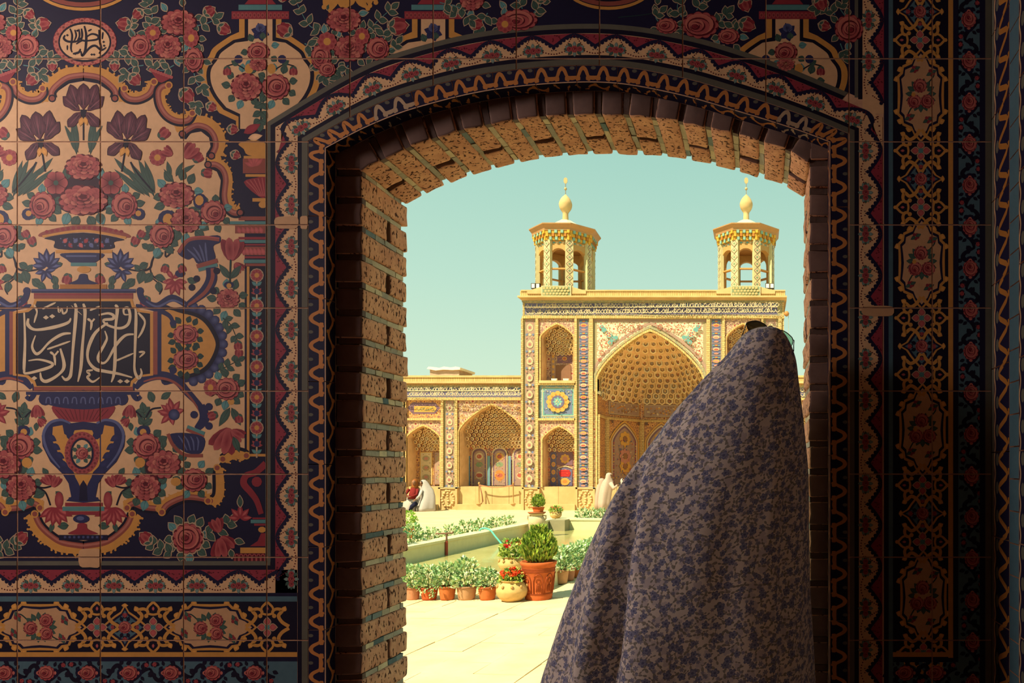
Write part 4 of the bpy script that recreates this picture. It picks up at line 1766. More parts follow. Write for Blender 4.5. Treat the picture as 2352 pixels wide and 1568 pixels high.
# vase shaped cartouches on the navy field
def vcart(cx):
    def f(p):
        hf = [(36, 44), (36, 86), (62, 92), (96, 116), (106, 134), (122, 158), (122, 190), (108, 222), (84, 252), (50, 268), (50, 296)]

        def shp(d):
            r = []
            for x, y in hf:
                k = 1 - d / 122.0 if y > 90 else 1 - d / 36.0 * .9
                r.append((x * k, y if y in (44, 296) else 180 + (y - 180) * (1 - d / 130.0) if y > 90 else y + d * .9))
            c = r[:2] + cr(r[2:9], 4) + r[9:]
            return [(cx + x, y) for x, y in c] + [(cx - x, y) for x, y in reversed(c)]
        p.poly(shp(-14), 'yel')
        p.poly(shp(0), 'black')
        p.poly(shp(9), 'cream')
        p.rect(cx - 66, 26, cx + 66, 44, 'rosem')
        for k in range(14):
            p.ell(cx - 60 + k * 9.3, 35, 4, 6, 'rosel', 8, 'rosed')
        p.rect(cx - 50, 11, cx + 50, 23, 'turq')
        p.poly([(cx - 36, 10), (cx + 36, 10), (cx + 26, -2), (cx, -14), (cx - 26, -2)], 'rosem')
        for k in range(6):
            t = 2 * PI * k / 6 + .3
            p.leaf(cx, 74, 22, 8, t, 'blue', None)
        p.ell(cx, 64, 11, 10, 'bluel', 12, 'blue')
        leaves_around(p, cx, 118, 28, 7, 20, 8)
        for sx in (-1, 1):
            leaves_around(p, cx + sx * 36, 198, 32, 9, 22, 9)
            p.stroke(cr([(cx + sx * 34, 160), (cx + sx * 56, 148), (cx + sx * 78, 152)], 5), 3, 'black')
            p.bud(cx + sx * 76, 152, 22, PI / 2)
            p.leaf(cx + sx * 50, 150, 20, 7, -.6 if sx > 0 else 3.7, 'green')
            p.ell(cx + sx * 26, 158, 10, 12, 'yel', 10)
            p.ell(cx + sx * 50, 136, 10, 10, 'blue', 10)
        p.stroke(cr([(cx - 6, 226), (cx + 2, 260), (cx, 294)], 5), 4, 'black')
        p.spray([(cx + 8, 230), (cx + 2, 256), (cx, 282)], 3, 22, 9, 'green', None, 3)
    clip = None
    if cx > 700:
        clip = ((cx - 110, y_open(cx - 110, .06)), (cx + 110, y_open(cx + 110, .06)))
    motif('painted_cartouche', 0.9, f, False, clip)
    if clip and cx < 1200:
        return
    roses([(cx - 4, 120, 27, 'cab', 24), (cx - 4, 148, 22, 'peony', 16)], 2.6, None, False, clip=clip)
    if cx < 1000:
        roses([(cx - 32, 200, 37, 'peony', 33), (cx + 36, 200, 33, 'cab', 31)], 3.8, None, False)


vcart(598)
vcart(995)
vcart(1809)


# big rose bunches and outlined sprays
def bunch(items, sprays, buds, mirror=False, lv=1.4):
    def f(p):
        for x, y, r, *k in items:
            leaves_around(p, x, y, r * .9, 6, 20, 6.5, 'green', 'outl', x * .37, x * .37 + 2 * PI)
        for pts, n in sprays:
            p.spray(pts, n, 21, 7, 'green', 'outl', 2.5, 'turq', True, len(pts) + n)
        for x, y, s_, a in buds:
            p.bud(x, y, s_, a, 'outl')
    motif('painted_leaves', lv, f, mirror)
    roses(items, lv + 1.0, None, mirror)


bunch([(411, 52, 43, 'peony', 31), (321, 107, 28, 'cab', 29), (386, 108, 33, 'peony', 30), (446, 138, 23, 'cab', 30), (440, 88, 18, 'daisy', 22),
       (352, 76, 18, 'daisy', 18)],
      [([(345, 60), (350, 30), (338, 5)], 3), ([(452, 60), (480, 52), (496, 42)], 2), ([(300, 120), (284, 130), (262, 132)], 2),
       ([(446, 168), (452, 190), (466, 206)], 2), ([(330, 150), (300, 156), (286, 172)], 2), ([(400, 150), (372, 162), (350, 150)], 2),
       ([(310, 78), (300, 66), (306, 52)], 1), ([(420, 232), (442, 226), (452, 246)], 2)],
      [(326, 24, 24, 2.4), (300, 58, 30, 3.3), (470, 34, 26, -.6), (502, 60, 28, .5), (264, 140, 22, 1.6), (300, 172, 28, .8), (416, 208, 34, .7),
       (476, 240, 22, .5), (524, 296, 22, 0.1), (532, 352, 20, .4)], True)
motif('painted_shell', 1.7, lambda p: (p.poly([(344, 160), (396, 178), (372, 190), (364, 188)], 'rosem'),
                                       [p.ell(346 + k * 6, 160 + k * 2.2, 4, 4, 'rosel', 8) for k in range(9)]))
bunch([(790, 46, 41, 'peony', 30), (802, 112, 38, 'peony', 31), (868, 112, 27, 'cab', 28), (738, 132, 24, 'cab', 32), (752, 96, 22, 'daisy', 22),
       (832, 84, 18, 'daisy', 20), (752, 160, 20, 'cab', 18)],
      [([(740, 70), (712, 60), (690, 24), (680, 0)], 4), ([(848, 70), (870, 46), (900, 20)], 3), ([(880, 90), (884, 70), (902, 62)], 2),
       ([(800, 150), (790, 166), (776, 174)], 2), ([(736, 160), (740, 172), (744, 180)], 1), ([(890, 118), (904, 110), (912, 100)], 1),
       ([(1010, 6), (1060, 20), (1080, 46)], 3), ([(700, 100), (716, 110), (722, 124)], 2)],
      [(668, 78, 34, -2.6), (895, 62, 40, -.1), (640, -6, 20, 0)])
bunch([(1192, 46, 44, 'cab', 26), (1160, 56, 20, 'daisy'), (1084, -4, 30, 'peony')],
      [([(1120, 30), (1110, 48), (1100, 66)], 2), ([(1200, 20), (1192, 4), (1180, -16)], 2), ([(1226, 30), (1240, 14), (1250, -4)], 2),
       ([(1060, 40), (1050, 30), (1040, 28)], 1)],
      [(1080, 52, 28, .2), (1238, 6, 24, -1.2)])
bunch([(1608, 58, 44, 'cab', 32), (1532, 60, 26, 'cab', 19), (1674, 84, 26, 'cab', 19)],
      [([(1566, 40), (1556, 20), (1560, -6)], 2), ([(1640, 60), (1660, 44), (1672, 30)], 2), ([(1512, 50), (1506, 38), (1516, 28)], 1),
       ([(1600, 24), (1610, 6), (1620, -10)], 2), ([(1700, 90), (1694, 70), (1682, 62)], 1)],
      [(1700, 50, 34, .4), (1706, -4, 30, 1.2)])
bunch([(1950, 66, 34, 'cab', 34)],
      [([(1918, 34), (1900, 16), (1876, 18)], 3), ([(1930, 100), (1936, 116), (1940, 126)], 1), ([(1944, 40), (1930, 20), (1936, 8)], 1)],
      [(1882, 56, 24, .3), (1880, -6, 30, 1.2)])
# a few more up to the ceiling
for cx in (-60, 192, 600, 1000, 1400, 1800):
    bunch([(cx, -190, 44, 'peony', 34), (cx + 74, -170, 34, 'cab'), (cx - 70, -210, 32, 'cab')],
          [([(cx + 90, -190), (cx + 130, -210), (cx + 160, -200)], 3), ([(cx - 90, -190), (cx - 130, -170), (cx - 150, -190)], 3)], [])
motif('painted_stem', 1.3, lambda p: p.spray([(1420, 40), (1500, 30), (1510, 10)], 1, 18, 6, 'green', 'outl'), False)

# ------------------------------------------------------------------ the rest of the hall
rm = MB().box(-3.7, 3.2, -6.0, 0.0, FLOOR - 0.15, FLOOR)
tag(rm.build('floor', M['plaster'], None, at_=(0, -3, FLOOR)), None, None, None, 'structure')
ZC = 3.36
tag(MB().box(-3.7, 3.2, -6.0, 0.6, ZC, ZC + 0.2).build('ceiling', M['plaster'], None, at_=(0, -3, ZC)), kind='structure')
tag(MB().box(-3.7, 3.2, -6.2, -6.0, FLOOR, ZC).build('wall_back', M['plaster'], None, at_=(0, -6, FLOOR)), kind='structure')
# left wall with the window opening the light comes through
wl = MB()
wl.box(-3.9, -3.7, -6.0, -2.05, FLOOR, ZC)
wl.box(-3.9, -3.7, -0.45, 0.5, FLOOR, ZC)
wl.box(-3.9, -3.7, -2.05, -0.45, FLOOR, 2.45)
wl.box(-3.9, -3.7, -2.05, -0.45, 3.3, ZC)
tag(wl.build('wall_left', M['plaster'], None, at_=(-3.8, -3, FLOOR)), kind='structure')
wf = MB().color('5a4030')
for a in (-2.05, -1.28, -0.51):
    wf.box(-3.84, -3.76, a, a + 0.06, 2.45, 3.3)
wf.box(-3.84, -3.76, -2.05, -0.45, 2.45, 2.51)
wf.box(-3.84, -3.76, -2.05, -0.45, 3.24, 3.3)
tag(wf.build('window_1', M['vcol'], None, at_=(-3.8, -1.25, 2.45)), kind='structure')
# wall core left and right of the tiled part and over the ceiling line
wc = MB()
wc.box(-3.7, wallpt(XL, 0)[0], -0.0, 0.33, FLOOR, ZC)
wc.box(wallpt(XL, 0)[0], -1.30, 0.045, 0.33, FLOOR, ZC)
wc.box(0.40, 3.2, 0.045, 0.33, FLOOR, ZC)
wc.box(-1.30, 0.40, 0.045, 0.33, 2.92, ZC)
tag(wc.build('wall_core', M['plaster'], None, at_=(0, 0.2, FLOOR)), kind='structure')

# projecting pier at the right, tiled on its return face
PXX = (2277 - VX) * PX
pier = thing('wall_right', 'dark tiled pier that juts out at the right of the doorway', None, (PXX, -0.3, FLOOR), kind='structure')
MB().box(PXX + 0.012, PXX + 1.2, -0.75, 0.05, FLOOR, ZC).build('pier_core', M['grout'], pier)
MB().box(PXX + 1.2, 3.2, -6.0, -0.75, FLOOR, ZC).build('wall_panel', M['plaster'], pier)


def pierpt(a, z, d=0.0):
    """a = metres out from the wall, z = height"""
    return (PXX - d, -a, z)


zt = ZC
for (a0, a1, n, hh) in ((0.004, 0.021, 13, 0.208), (0.024, 0.128, 13, 0.208), (0.131, 0.19, 38, 0.074), (0.193, 0.30, 13, 0.208),
                        (0.303, 0.52, 13, 0.208), (0.523, 0.748, 13, 0.208)):
    z = 0.52
    k = 0
    while z < ZC - 0.02:
        z1 = min(z + hh - 0.003, ZC)
        MB().box(PXX, PXX + 0.012, -a1, -a0, z, z1).build('tile', M['glaze'], pier)
        p = Paint(0.2, lambda a, zz, d=0: pierpt(a, zz, d))
        if (a0, a1) in ((0.024, 0.128), (0.193, 0.30)):
            p.poly([(a0, z), (a1, z), (a1, z1), (a0, z1)], 'navy')
            w = a1 - a0
            per = (z1 - z) / 3
            if z1 - z > 0.1:
                for q in range(3):
                    pts = [(a0 + w * (.60 + .28 * math.sin(2 * PI * t / 8)), z + per * (q + t / 8)) for t in range(9)]
                    p.stroke(pts, .013, 'yel2')
                    p.stroke(cr([(a0 + w * .8, z + per * (q + .25)), (a0 + w * .95, z + per * (q + .3)), (a0 + w * .96, z + per * (q + .45))], 3),
                             .010, 'yel2')
                    p.ell(a0 + w * .2, z + per * (q + .75), .011, .016, 'olive', 8)
                    pts = [(a0 + w * (.04 + .04 * math.sin(2 * PI * t / 8)), z + per * (q + t / 8)) for t in range(9)]
                    p.stroke(pts, .006, 'cream2')
        elif (a0, a1) == (0.131, 0.19):
            p.poly([(a0, z), (a1, z), (a1, z1), (a0, z1)], 'bgrey')
        elif a0 > 0.3:
            p.poly([(a0, z), (a1, z), (a1, z1), (a0, z1)], 'black' if a0 > .5 else 'navy')
            c0, c1 = (a0 + a1) / 2, (z + z1) / 2
            p.ell(c0, c1, .06, .08, 'yel', 14)
            p.ell(c0, c1, .05, .07, 'cream2', 14)
            p.rose(c0, c1, .035, 'cab')
        else:
            p.poly([(a0, z), (a1, z), (a1, z1), (a0, z1)], 'olive')
        p.build('painted_tile_face', pier, joints=False)
        z += hh
        k += 1

# ------------------------------------------------------------------ brick lining of the doorway
DB0, DB1 = 1.842, 2.080       # front and back of the lining, as distance from the camera
YB0, YB1 = DB0 - DW, DB1 - DW
KB = DB0 / FPX


def bpt(px, py):
    return ((px - VX) * KB, CZ - (py - VY) * KB)


arch = thing('door_1', 'weathered brown brick arch and jambs lining the open doorway', None,
             (bpt(1345, 0)[0], (YB0 + YB1) / 2, FLOOR), kind='structure')


def brick_mesh(w, d, h, seed):
    rnd = random.Random(seed)
    bm = bmesh.new()
    bmesh.ops.create_cube(bm, size=1.0)
    bmesh.ops.scale(bm, vec=(w, d, h), verts=bm.verts)
    bmesh.ops.subdivide_edges(bm, edges=[e_ for e_ in bm.edges if abs((e_.verts[0].co - e_.verts[1].co).y) > d * .5], cuts=4)
    bmesh.ops.subdivide_edges(bm, edges=[e_ for e_ in bm.edges if abs((e_.verts[0].co - e_.verts[1].co).z) > h * .5], cuts=1)
    shp = [e_ for e_ in bm.edges if e_.calc_face_angle(0) > 1.0]
    bmesh.ops.bevel(bm, geom=shp, offset=0.0065, segments=2, affect='EDGES', profile=0.6)
    off = Vector((rnd.random() * 50, rnd.random() * 50, rnd.random() * 50))
    for v in bm.verts:
        n_ = mnoise.noise_vector(v.co * 28 + off) * 0.0032 + mnoise.noise_vector(v.co * 75 + off) * 0.0016
        v.co += n_
    me = bpy.data.meshes.new('brick')
    bm.to_mesh(me)
    bm.free()
    me.polygons.foreach_set('use_smooth', [True] * len(me.polygons))
    me.materials.append(M['brick'])
    me.materials.append(M['brick_front'])            # the side towards the hall is a darker, unpitted brown
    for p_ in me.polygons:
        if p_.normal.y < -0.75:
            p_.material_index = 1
    return me


BD = YB1 - YB0
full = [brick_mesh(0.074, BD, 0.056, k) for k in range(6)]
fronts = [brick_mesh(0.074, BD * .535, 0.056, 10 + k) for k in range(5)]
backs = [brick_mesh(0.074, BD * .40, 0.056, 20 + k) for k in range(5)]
rnd = random.Random(3)


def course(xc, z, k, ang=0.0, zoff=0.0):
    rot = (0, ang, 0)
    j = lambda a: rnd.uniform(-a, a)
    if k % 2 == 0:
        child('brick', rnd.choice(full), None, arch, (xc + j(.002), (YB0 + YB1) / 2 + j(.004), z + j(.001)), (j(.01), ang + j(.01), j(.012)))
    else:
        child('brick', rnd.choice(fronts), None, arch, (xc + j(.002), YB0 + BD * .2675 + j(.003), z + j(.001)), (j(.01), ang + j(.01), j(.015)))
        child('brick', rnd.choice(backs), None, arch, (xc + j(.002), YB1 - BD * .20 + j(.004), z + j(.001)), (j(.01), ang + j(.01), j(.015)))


def inlays(xc, z, ang, teal, lo=.028, hi=.07):
    """pieces of mortar and glazed brick in one joint, along the depth of the lining"""
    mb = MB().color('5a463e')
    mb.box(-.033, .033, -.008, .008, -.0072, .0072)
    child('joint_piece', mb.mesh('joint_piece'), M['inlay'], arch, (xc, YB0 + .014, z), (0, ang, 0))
    y = YB0 + 0.024
    while y < YB1 - 0.025:
        l = min(rnd.uniform(lo, hi), YB1 - 0.014 - y)
        mb = MB()
        t = rnd.random()
        if t < teal:
            mb.color(rnd.choice(['4c6a72', '46626c', '6a7f84']))
        else:
            mb.color(rnd.choice(['b9ad92', 'a59c86', 'cabd9c', '9a978a']))
        mb.box(-.031, .031, -l / 2, l / 2 - .0015, -.0068, .0068)
        for i, v in enumerate(mb.v):
            mb.v[i] = (v[0] + rnd.uniform(-.0015, .0015), v[1] + rnd.uniform(-.001, .001), v[2] + rnd.uniform(-.0012, .0012))
        o = child('joint_piece', mb.mesh('joint_piece'), M['inlay'], arch, (xc, y + l / 2, z), (0, ang, 0))
        y += l


# jambs
PITCH = 64.5
for side, px0, px1, y0, k0 in ((-1, 765, 831, 362.5, 1), (1, 1859, 1925, 341, 1)):
    xa, xb = bpt(px0, 0)[0], bpt(px1, 0)[0]
    xc = (xa + xb) / 2
    k = 0
    zt = bpt(0, y0)[1]
    while True:
        yc = y0 + PITCH * k
        z = bpt(0, yc)[1]
        if z < FLOOR + 0.03:
            break
        course(xc, z, k + k0)
        zj = bpt(0, yc + PITCH / 2)[1]
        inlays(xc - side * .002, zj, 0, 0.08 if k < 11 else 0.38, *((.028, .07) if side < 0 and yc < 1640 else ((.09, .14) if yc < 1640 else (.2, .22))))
        k += 1
    # mortar core behind the bricks
    mb = MB()
    mb.box(min(xa, xb) + (0.0 if side < 0 else 0.012), max(xa, xb) - (0.012 if side < 0 else 0.0), YB0 + .012, YB1 - .012, FLOOR,
           bpt(0, y0)[1])
    mb.build('mortar_core', M['mortar'], arch)
    ob = MB()
    if side < 0:
        ob.box(xa - .22, xa + .01, YB0 + .006, YB1 - .01, FLOOR, 2.95)
    else:
        ob.box(xb - .01, xb + .22, YB0 + .006, YB1 - .01, FLOOR, 2.95)
    ob.build('masonry_core', M['mortar'], arch)

# voussoirs
AR = [(822, 397), (873, 368), (936, 338), (994, 317), (1052, 300), (1115, 286), (1178, 275), (1242, 267), (1304, 263), (1380, 261), (1444, 263),
      (1507, 270), (1569, 280), (1630, 292), (1696, 308), (1754, 327), (1813, 347), (1864, 378)]
crv = cr(AR, 10)
acc = [0.0]
for a, b in zip(crv, crv[1:]):
    acc.append(acc[-1] + math.hypot(a[0] - b[0], a[1] - b[1]))


def on_arc(s):
    s = min(max(s, 0), acc[-1] - 1e-6)
    for i in range(len(acc) - 1):
        if acc[i] <= s <= acc[i + 1]:
            u = (s - acc[i]) / (acc[i + 1] - acc[i])
            p_, q_ = crv[i], crv[i + 1]
            return p_[0] + (q_[0] - p_[0]) * u, p_[1] + (q_[1] - p_[1]) * u, math.atan2(q_[1] - p_[1], q_[0] - p_[0])


NV = 17
pv = acc[-1] / NV
for k in range(NV):
    x, y, a = on_arc((k + .5) * pv)
    nx, ny = math.sin(a), -math.cos(a)          # outwards (up)
    r = 0.037 / KB
    X, Zz = bpt(x + nx * r, y + ny * r)
    ang = a - PI / 2                             # brick local x runs along the normal
    course(X, Zz, k + 1, ang + PI)
    if k:
        x, y, a = on_arc(k * pv)
        nx, ny = math.sin(a), -math.cos(a)
        X, Zz = bpt(x + nx * r * .96, y + ny * r * .96)
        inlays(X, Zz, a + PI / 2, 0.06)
mb = MB()
n = 40
ring0, ring1 = [], []
for i in range(n + 1):
    x, y, a = on_arc(acc[-1] * i / n)
    nx, ny = math.sin(a), -math.cos(a)
    ring0.append(bpt(x + nx * 11, y + ny * 11))
    ring1.append(bpt(x + nx * 66, y + ny * 66))
for i in range(n):
    pts = [ring0[i], ring0[i + 1], ring1[i + 1], ring1[i]]
    mb.extrude([(q[0], YB0 + .012, q[1]) for q in pts], (0, BD - .024, 0))
mb.build('mortar_core', M['mortar'], arch)
mb = MB()
for i in range(n):
    a, b = ring1[i], ring1[i + 1]
    mb.extrude([(a[0], YB0 + .006, a[1] - .01), (b[0], YB0 + .006, b[1] - .01), (b[0], YB0 + .006, 3.0), (a[0], YB0 + .006, 3.0)], (0, BD - .016, 0))
mb.build('masonry_core', M['mortar'], arch)

# ------------------------------------------------------------------ procedural flower print (node function)
def flowers(t, vec, scale, R, petals, amp, off=(0, 0, 0), rnd=0.9, leaf=False):
    """mask (0/1), centre mask and a random value per flower"""
    mp = nd(t, 'ShaderNodeMapping')
    mp.inputs['Scale'].default_value = (scale, scale, scale)
    mp.inputs['Location'].default_value = off
    t.links.new(vec, mp.inputs[0])
    vo = nd(t, 'ShaderNodeTexVoronoi', voronoi_dimensions='2D', feature='F1')
    vo.inputs['Scale'].default_value = 1.0
    vo.inputs['Randomness'].default_value = rnd
    t.links.new(mp.outputs[0], vo.inputs['Vector'])
    df = nd(t, 'ShaderNodeVectorMath', operation='SUBTRACT')
    t.links.new(mp.outputs[0], df.inputs[0])
    t.links.new(vo.outputs['Position'], df.inputs[1])
    sp = nd(t, 'ShaderNodeSeparateXYZ')
    t.links.new(df.outputs[0], sp.inputs[0])
    sc = nd(t, 'ShaderNodeSeparateColor')
    t.links.new(vo.outputs['Color'], sc.inputs[0])
    x, y = sp.outputs[0], sp.outputs[1]
    r = mth(t, 'SQRT', mth(t, 'ADD', mth(t, 'MULTIPLY', x, x), mth(t, 'MULTIPLY', y, y)))
    ang = mth(t, 'ADD', mth(t, 'ARCTAN2', y, x), mth(t, 'MULTIPLY', sc.outputs[0], 6.283))
    size = mth(t, 'ADD', mth(t, 'MULTIPLY', sc.outputs[1], 0.45), 0.62)
    if leaf:
        # pointed leaf pair
        c = mth(t, 'ABSOLUTE', mth(t, 'COSINE', ang))
        rad = mth(t, 'MULTIPLY', mth(t, 'MULTIPLY', mth(t, 'POWER', c, 5.0), R), size)
    else:
        c = mth(t, 'ABSOLUTE', mth(t, 'COSINE', mth(t, 'MULTIPLY', ang, petals / 2.0)))
        rad = mth(t, 'MULTIPLY', mth(t, 'ADD', mth(t, 'MULTIPLY', c, amp), 1.0 - amp), mth(t, 'MULTIPLY', size, R))
    m = mth(t, 'LESS_THAN', r, rad)
    ctr = mth(t, 'LESS_THAN', r, mth(t, 'MULTIPLY', size, R * 0.30))
    ring = mth(t, 'MULTIPLY', m, mth(t, 'GREATER_THAN', r, mth(t, 'MULTIPLY', rad, 0.72)))
    return m, ctr, ring, sc.outputs[2]


def mat_chador():
    m, t, b = new_mat('floral_chador_cloth')
    uv = objco(t, 'UV')
    base = ramp(t, noise(t, 9, 4, uv), [(0.3, lin((232, 220, 212))), (0.7, lin((244, 232, 224)))])
    c = base
    f0 = flowers(t, uv, 32, 0.42, 5, 0.35, (3.3, 1.7, 0))
    c = mixc(t, mth(t, 'MULTIPLY', f0[0], 0.45), c, lin((176, 166, 184)))
    l1 = flowers(t, uv, 60, 0.52, 2, 0.5, (0.2, 5.1, 0), 1.0, True)
    c = mixc(t, mth(t, 'MULTIPLY', l1[0], 0.85), c, lin((128, 122, 112)))
    l2 = flowers(t, uv, 52, 0.60, 2, 0.5, (7.2, 2.1, 0), 1.0, True)
    c = mixc(t, mth(t, 'MULTIPLY', l2[0], 0.85), c, lin((138, 132, 122)))
    f2 = flowers(t, uv, 54, 0.33, 6, 0.5, (1.1, 8.4, 0), 1.0)
    c = mixc(t, mth(t, 'MULTIPLY', f2[0], 0.85), c, lin((134, 134, 160)))
    f1 = flowers(t, uv, 37, 0.36, 5, 0.42, (0.0, 0.0, 0), 0.95)
    c = mixc(t, mth(t, 'MULTIPLY', f1[0], 0.92), c, lin((140, 144, 176)))
    c = mixc(t, mth(t, 'MULTIPLY', f1[2], 0.7), c, lin((104, 106, 140)))
    c = mixc(t, mth(t, 'MULTIPLY', f1[1], 0.8), c, lin((92, 94, 132)))
    t.links.new(c, b.inputs['Base Color'])
    b.inputs['Roughness'].default_value = 0.9
    b.inputs['Specular IOR Level'].default_value = 0.1
    b.inputs['Sheen Weight'].default_value = 0.15
    bump(t, b, noise(t, 380, 2, uv), 0.08, 0.002)
    # thin cloth lets a little light through
    tr = nd(t, 'ShaderNodeBsdfTranslucent')
    t.links.new(c, tr.inputs['Color'])
    mx = nd(t, 'ShaderNodeMixShader')
    mx.inputs[0].default_value = 0.25
    t.links.new(b.outputs[0], mx.inputs[1])
    t.links.new(tr.outputs[0], mx.inputs[2])
    t.links.new(mx.outputs[0], t.nodes['Material Output'].inputs[0])
    return m


M['chador'] = mat_chador()
DWM = 1.66
rows = [(751, 1751, 1775), (755, 1734, 1788), (762, 1719, 1798), (775, 1702, 1808), (800, 1682, 1820), (830, 1657, 1829), (870, 1617, 1834),
        (910, 1581, 1839), (950, 1546, 1844), (1000, 1511, 1849), (1060, 1466, 1855), (1100, 1436, 1857), (1150, 1405, 1858), (1200, 1380, 1858),
        (1250, 1357, 1859), (1300, 1337, 1860), (1350, 1318, 1861), (1400, 1299, 1864), (1450, 1282, 1867), (1500, 1266, 1870), (1568, 1245, 1873),
        (1700, 1212, 1878), (1900, 1178, 1884), (2100, 1160, 1890), (2292, 1150, 1894)]
depth = [(751, .012), (755, .03), (762, .05), (775, .07), (800, .09), (870, .112), (950, .13), (1060, .155), (1200, .175), (1400, .195), (1568, .205),
         (1900, .22), (2300, .225)]


def interp(tab, x):
    if x <= tab[0][0]:
        return tab[0][1]
    for a, b in zip(tab, tab[1:]):
        if x <= b[0]:
            return a[1] + (b[1] - a[1]) * (x - a[0]) / (b[0] - a[0])
    return tab[-1][1]


crs = cr([(float(y), float(l), float(r_)) for y, l, r_ in rows], 4)
crease = [(800, 3.45), (1000, 3.55), (1040, 3.62), (1200, 4.05), (1400, 4.22), (1568, 4.30), (2300, 4.35)]
mb = MB()
rings, uvs = [], []
NR = 96
ycw = -0.135
for y, l, r_ in crs:
    cx, a = ((l + r_) / 2 - VX) * DWM / FPX, (r_ - l) / 2 * DWM / FPX
    z = CZ - (y - VY) * DWM / FPX
    bdp = interp(depth, y)
    g_ = min(max((y - 800) / 700, 0), 1)
    tc = interp(crease, y)
    ring = []
    for k in range(NR):
        th = 2 * PI * k / NR
        ct, st = math.cos(th), math.sin(th)
        ex = math.copysign(abs(ct) ** 0.92, ct)
        ey = math.copysign(abs(st) ** 0.92, st)
        f = 1.0
        side = min(1.0, abs(st) * 1.6)
        f += g_ * side * (0.030 * math.sin(6 * th + 0.9 * math.sin(y / 260)) + 0.016 * math.sin(11 * th + y / 190) + 0.008 * math.sin(19 * th - y / 90))
        dth = th - tc
        f += side * min(max((y - 960) / 140, 0), 1) * (-0.17 * math.exp(-(dth / 0.075) ** 2) + 0.13 * math.exp(-((dth + 0.18) / 0.11) ** 2)
                                                       + 0.05 * math.exp(-((dth - 0.2) / 0.10) ** 2))
        # fold of the hood running down from the crown
        hf = max(0.0, 1 - abs(y - 900) / 170)
        d2 = th - (PI + 0.42 + (y - 780) * 0.0006)
        f += hf * (0.07 * math.exp(-(d2 / 0.10) ** 2) - 0.06 * math.exp(-((d2 - 0.22) / 0.12) ** 2))
        d3 = th - (2 * PI - 0.75)
        f += g_ * side * (-0.06 * math.exp(-(d3 / 0.06) ** 2) + 0.04 * math.exp(-((d3 + 0.14) / 0.1) ** 2))
        ring.append((cx + a * ex * (1 + (f - 1) * abs(st)), ycw + bdp * ey * f, z))
    rings.append(ring)
    # arc length from the camera side
    k0 = 3 * NR // 4
    us = [0.0] * NR
    s_ = 0.0
    for q in range(1, NR // 2 + 1):
        i0, i1 = (k0 + q - 1) % NR, (k0 + q) % NR
        s_ += math.dist(ring[i0], ring[i1])
        us[i1] = s_
    s_ = 0.0
    for q in range(1, NR // 2):
        i0, i1 = (k0 - q + 1) % NR, (k0 - q) % NR
        s_ -= math.dist(ring[i0], ring[i1])
        us[i1] = s_
    uvs.append([(u_, z * 1.03) for u_ in us])
mb.loft(rings, True)
mb.uv = [q for r_ in uvs for q in r_]
woman = thing('person', 'person standing in the doorway wrapped in a grey blue flower print chador, back to us', 'person',
              ((1560 - VX) * DWM / FPX, ycw, FLOOR))
ch = mb.build('chador', M['chador'], woman, True)
ch['label'] = 'pale chador printed all over with small blue flowers and dark leaves'

# ------------------------------------------------------------------ sunglasses pushed up on the head
DG = 1.775


def mat_lens(name, col, fac):
    m, t, b = new_mat(name)
    tr = nd(t, 'ShaderNodeBsdfTransparent')
    tr.inputs[0].default_value = lin(col) + (1,)
    b.inputs['Base Color'].default_value = lin((92, 96, 80)) + (1,)
    b.inputs['Roughness'].default_value = 0.08
    mx = nd(t, 'ShaderNodeMixShader')
    mx.inputs[0].default_value = fac
    t.links.new(tr.outputs[0], mx.inputs[1])
    t.links.new(b.outputs[0], mx.inputs[2])
    t.links.new(mx.outputs[0], t.nodes['Material Output'].inputs[0])
    return m


M['lens_dark'] = mat_lens('smoked_lens', (122, 116, 84), 0.35)
M['lens_light'] = mat_lens('green_lens', (206, 226, 208), 0.10)
M['frame'] = mat_vcol('glasses_frame', 0.35, 40, 0.1, 0.0, 0.01, 0.5)
sg = thing('sunglasses', 'thin framed sunglasses pushed up on the head of the person in the doorway', 'sunglasses', at(1768, 758, DG))


def gpt(px, py, dd=0.0):
    return at(px, py, DG + dd)


Ll = cr([(1715, 743), (1724, 738), (1738, 737), (1752, 742), (1762, 751), (1760, 766), (1746, 776), (1730, 772), (1719, 757)], 4, True)
Rl = cr([(1789, 759), (1800, 760), (1812, 768), (1821, 779), (1818, 794), (1806, 803), (1792, 796), (1785, 778)], 4, True)
for pts, mt in ((Ll, 'lens_dark'), (Rl, 'lens_light')):
    e_ = MB().color('4a4a3a')
    e_.extrude([gpt(x, y) for x, y in pts], (0, 0.0015, 0))
    e_.build('lens', M[mt], sg)
    e_ = MB().color('241c1c')
    q = [gpt(x, y, -.0005) for x, y in pts]
    e_.tube(q + [q[0]], 0.00125, 6, False)
    e_.build('rim', M['frame'], sg, True)
MB().color('3a2c24').tube([gpt(*q) for q in cr([(1762, 752), (1768, 749), (1776, 751), (1782, 757), (1789, 763)], 4)], .001, 6).build(
    'bridge', M['frame'], sg, True)
MB().color('3a2c24').tube([gpt(1716, 742), gpt(1714, 743, -.004), gpt(1710, 756, -.03), gpt(1704, 772, -.075)], .0012, 6).build('temple', M['frame'], sg, True)
MB().color('241c1c').tube([gpt(1820, 779), gpt(1824, 782, -.004), gpt(1823, 792, -.03), gpt(1823, 806, -.09)], .0012, 6).build('temple', M['frame'], sg, True)

# ------------------------------------------------------------------ the courtyard floor
def gp(px, py, z=0.0):
    """photo pixel on the courtyard floor (or at height z)"""
    D = FPX * (CZ - z) / (py - VY)
    return at(px, py, D)


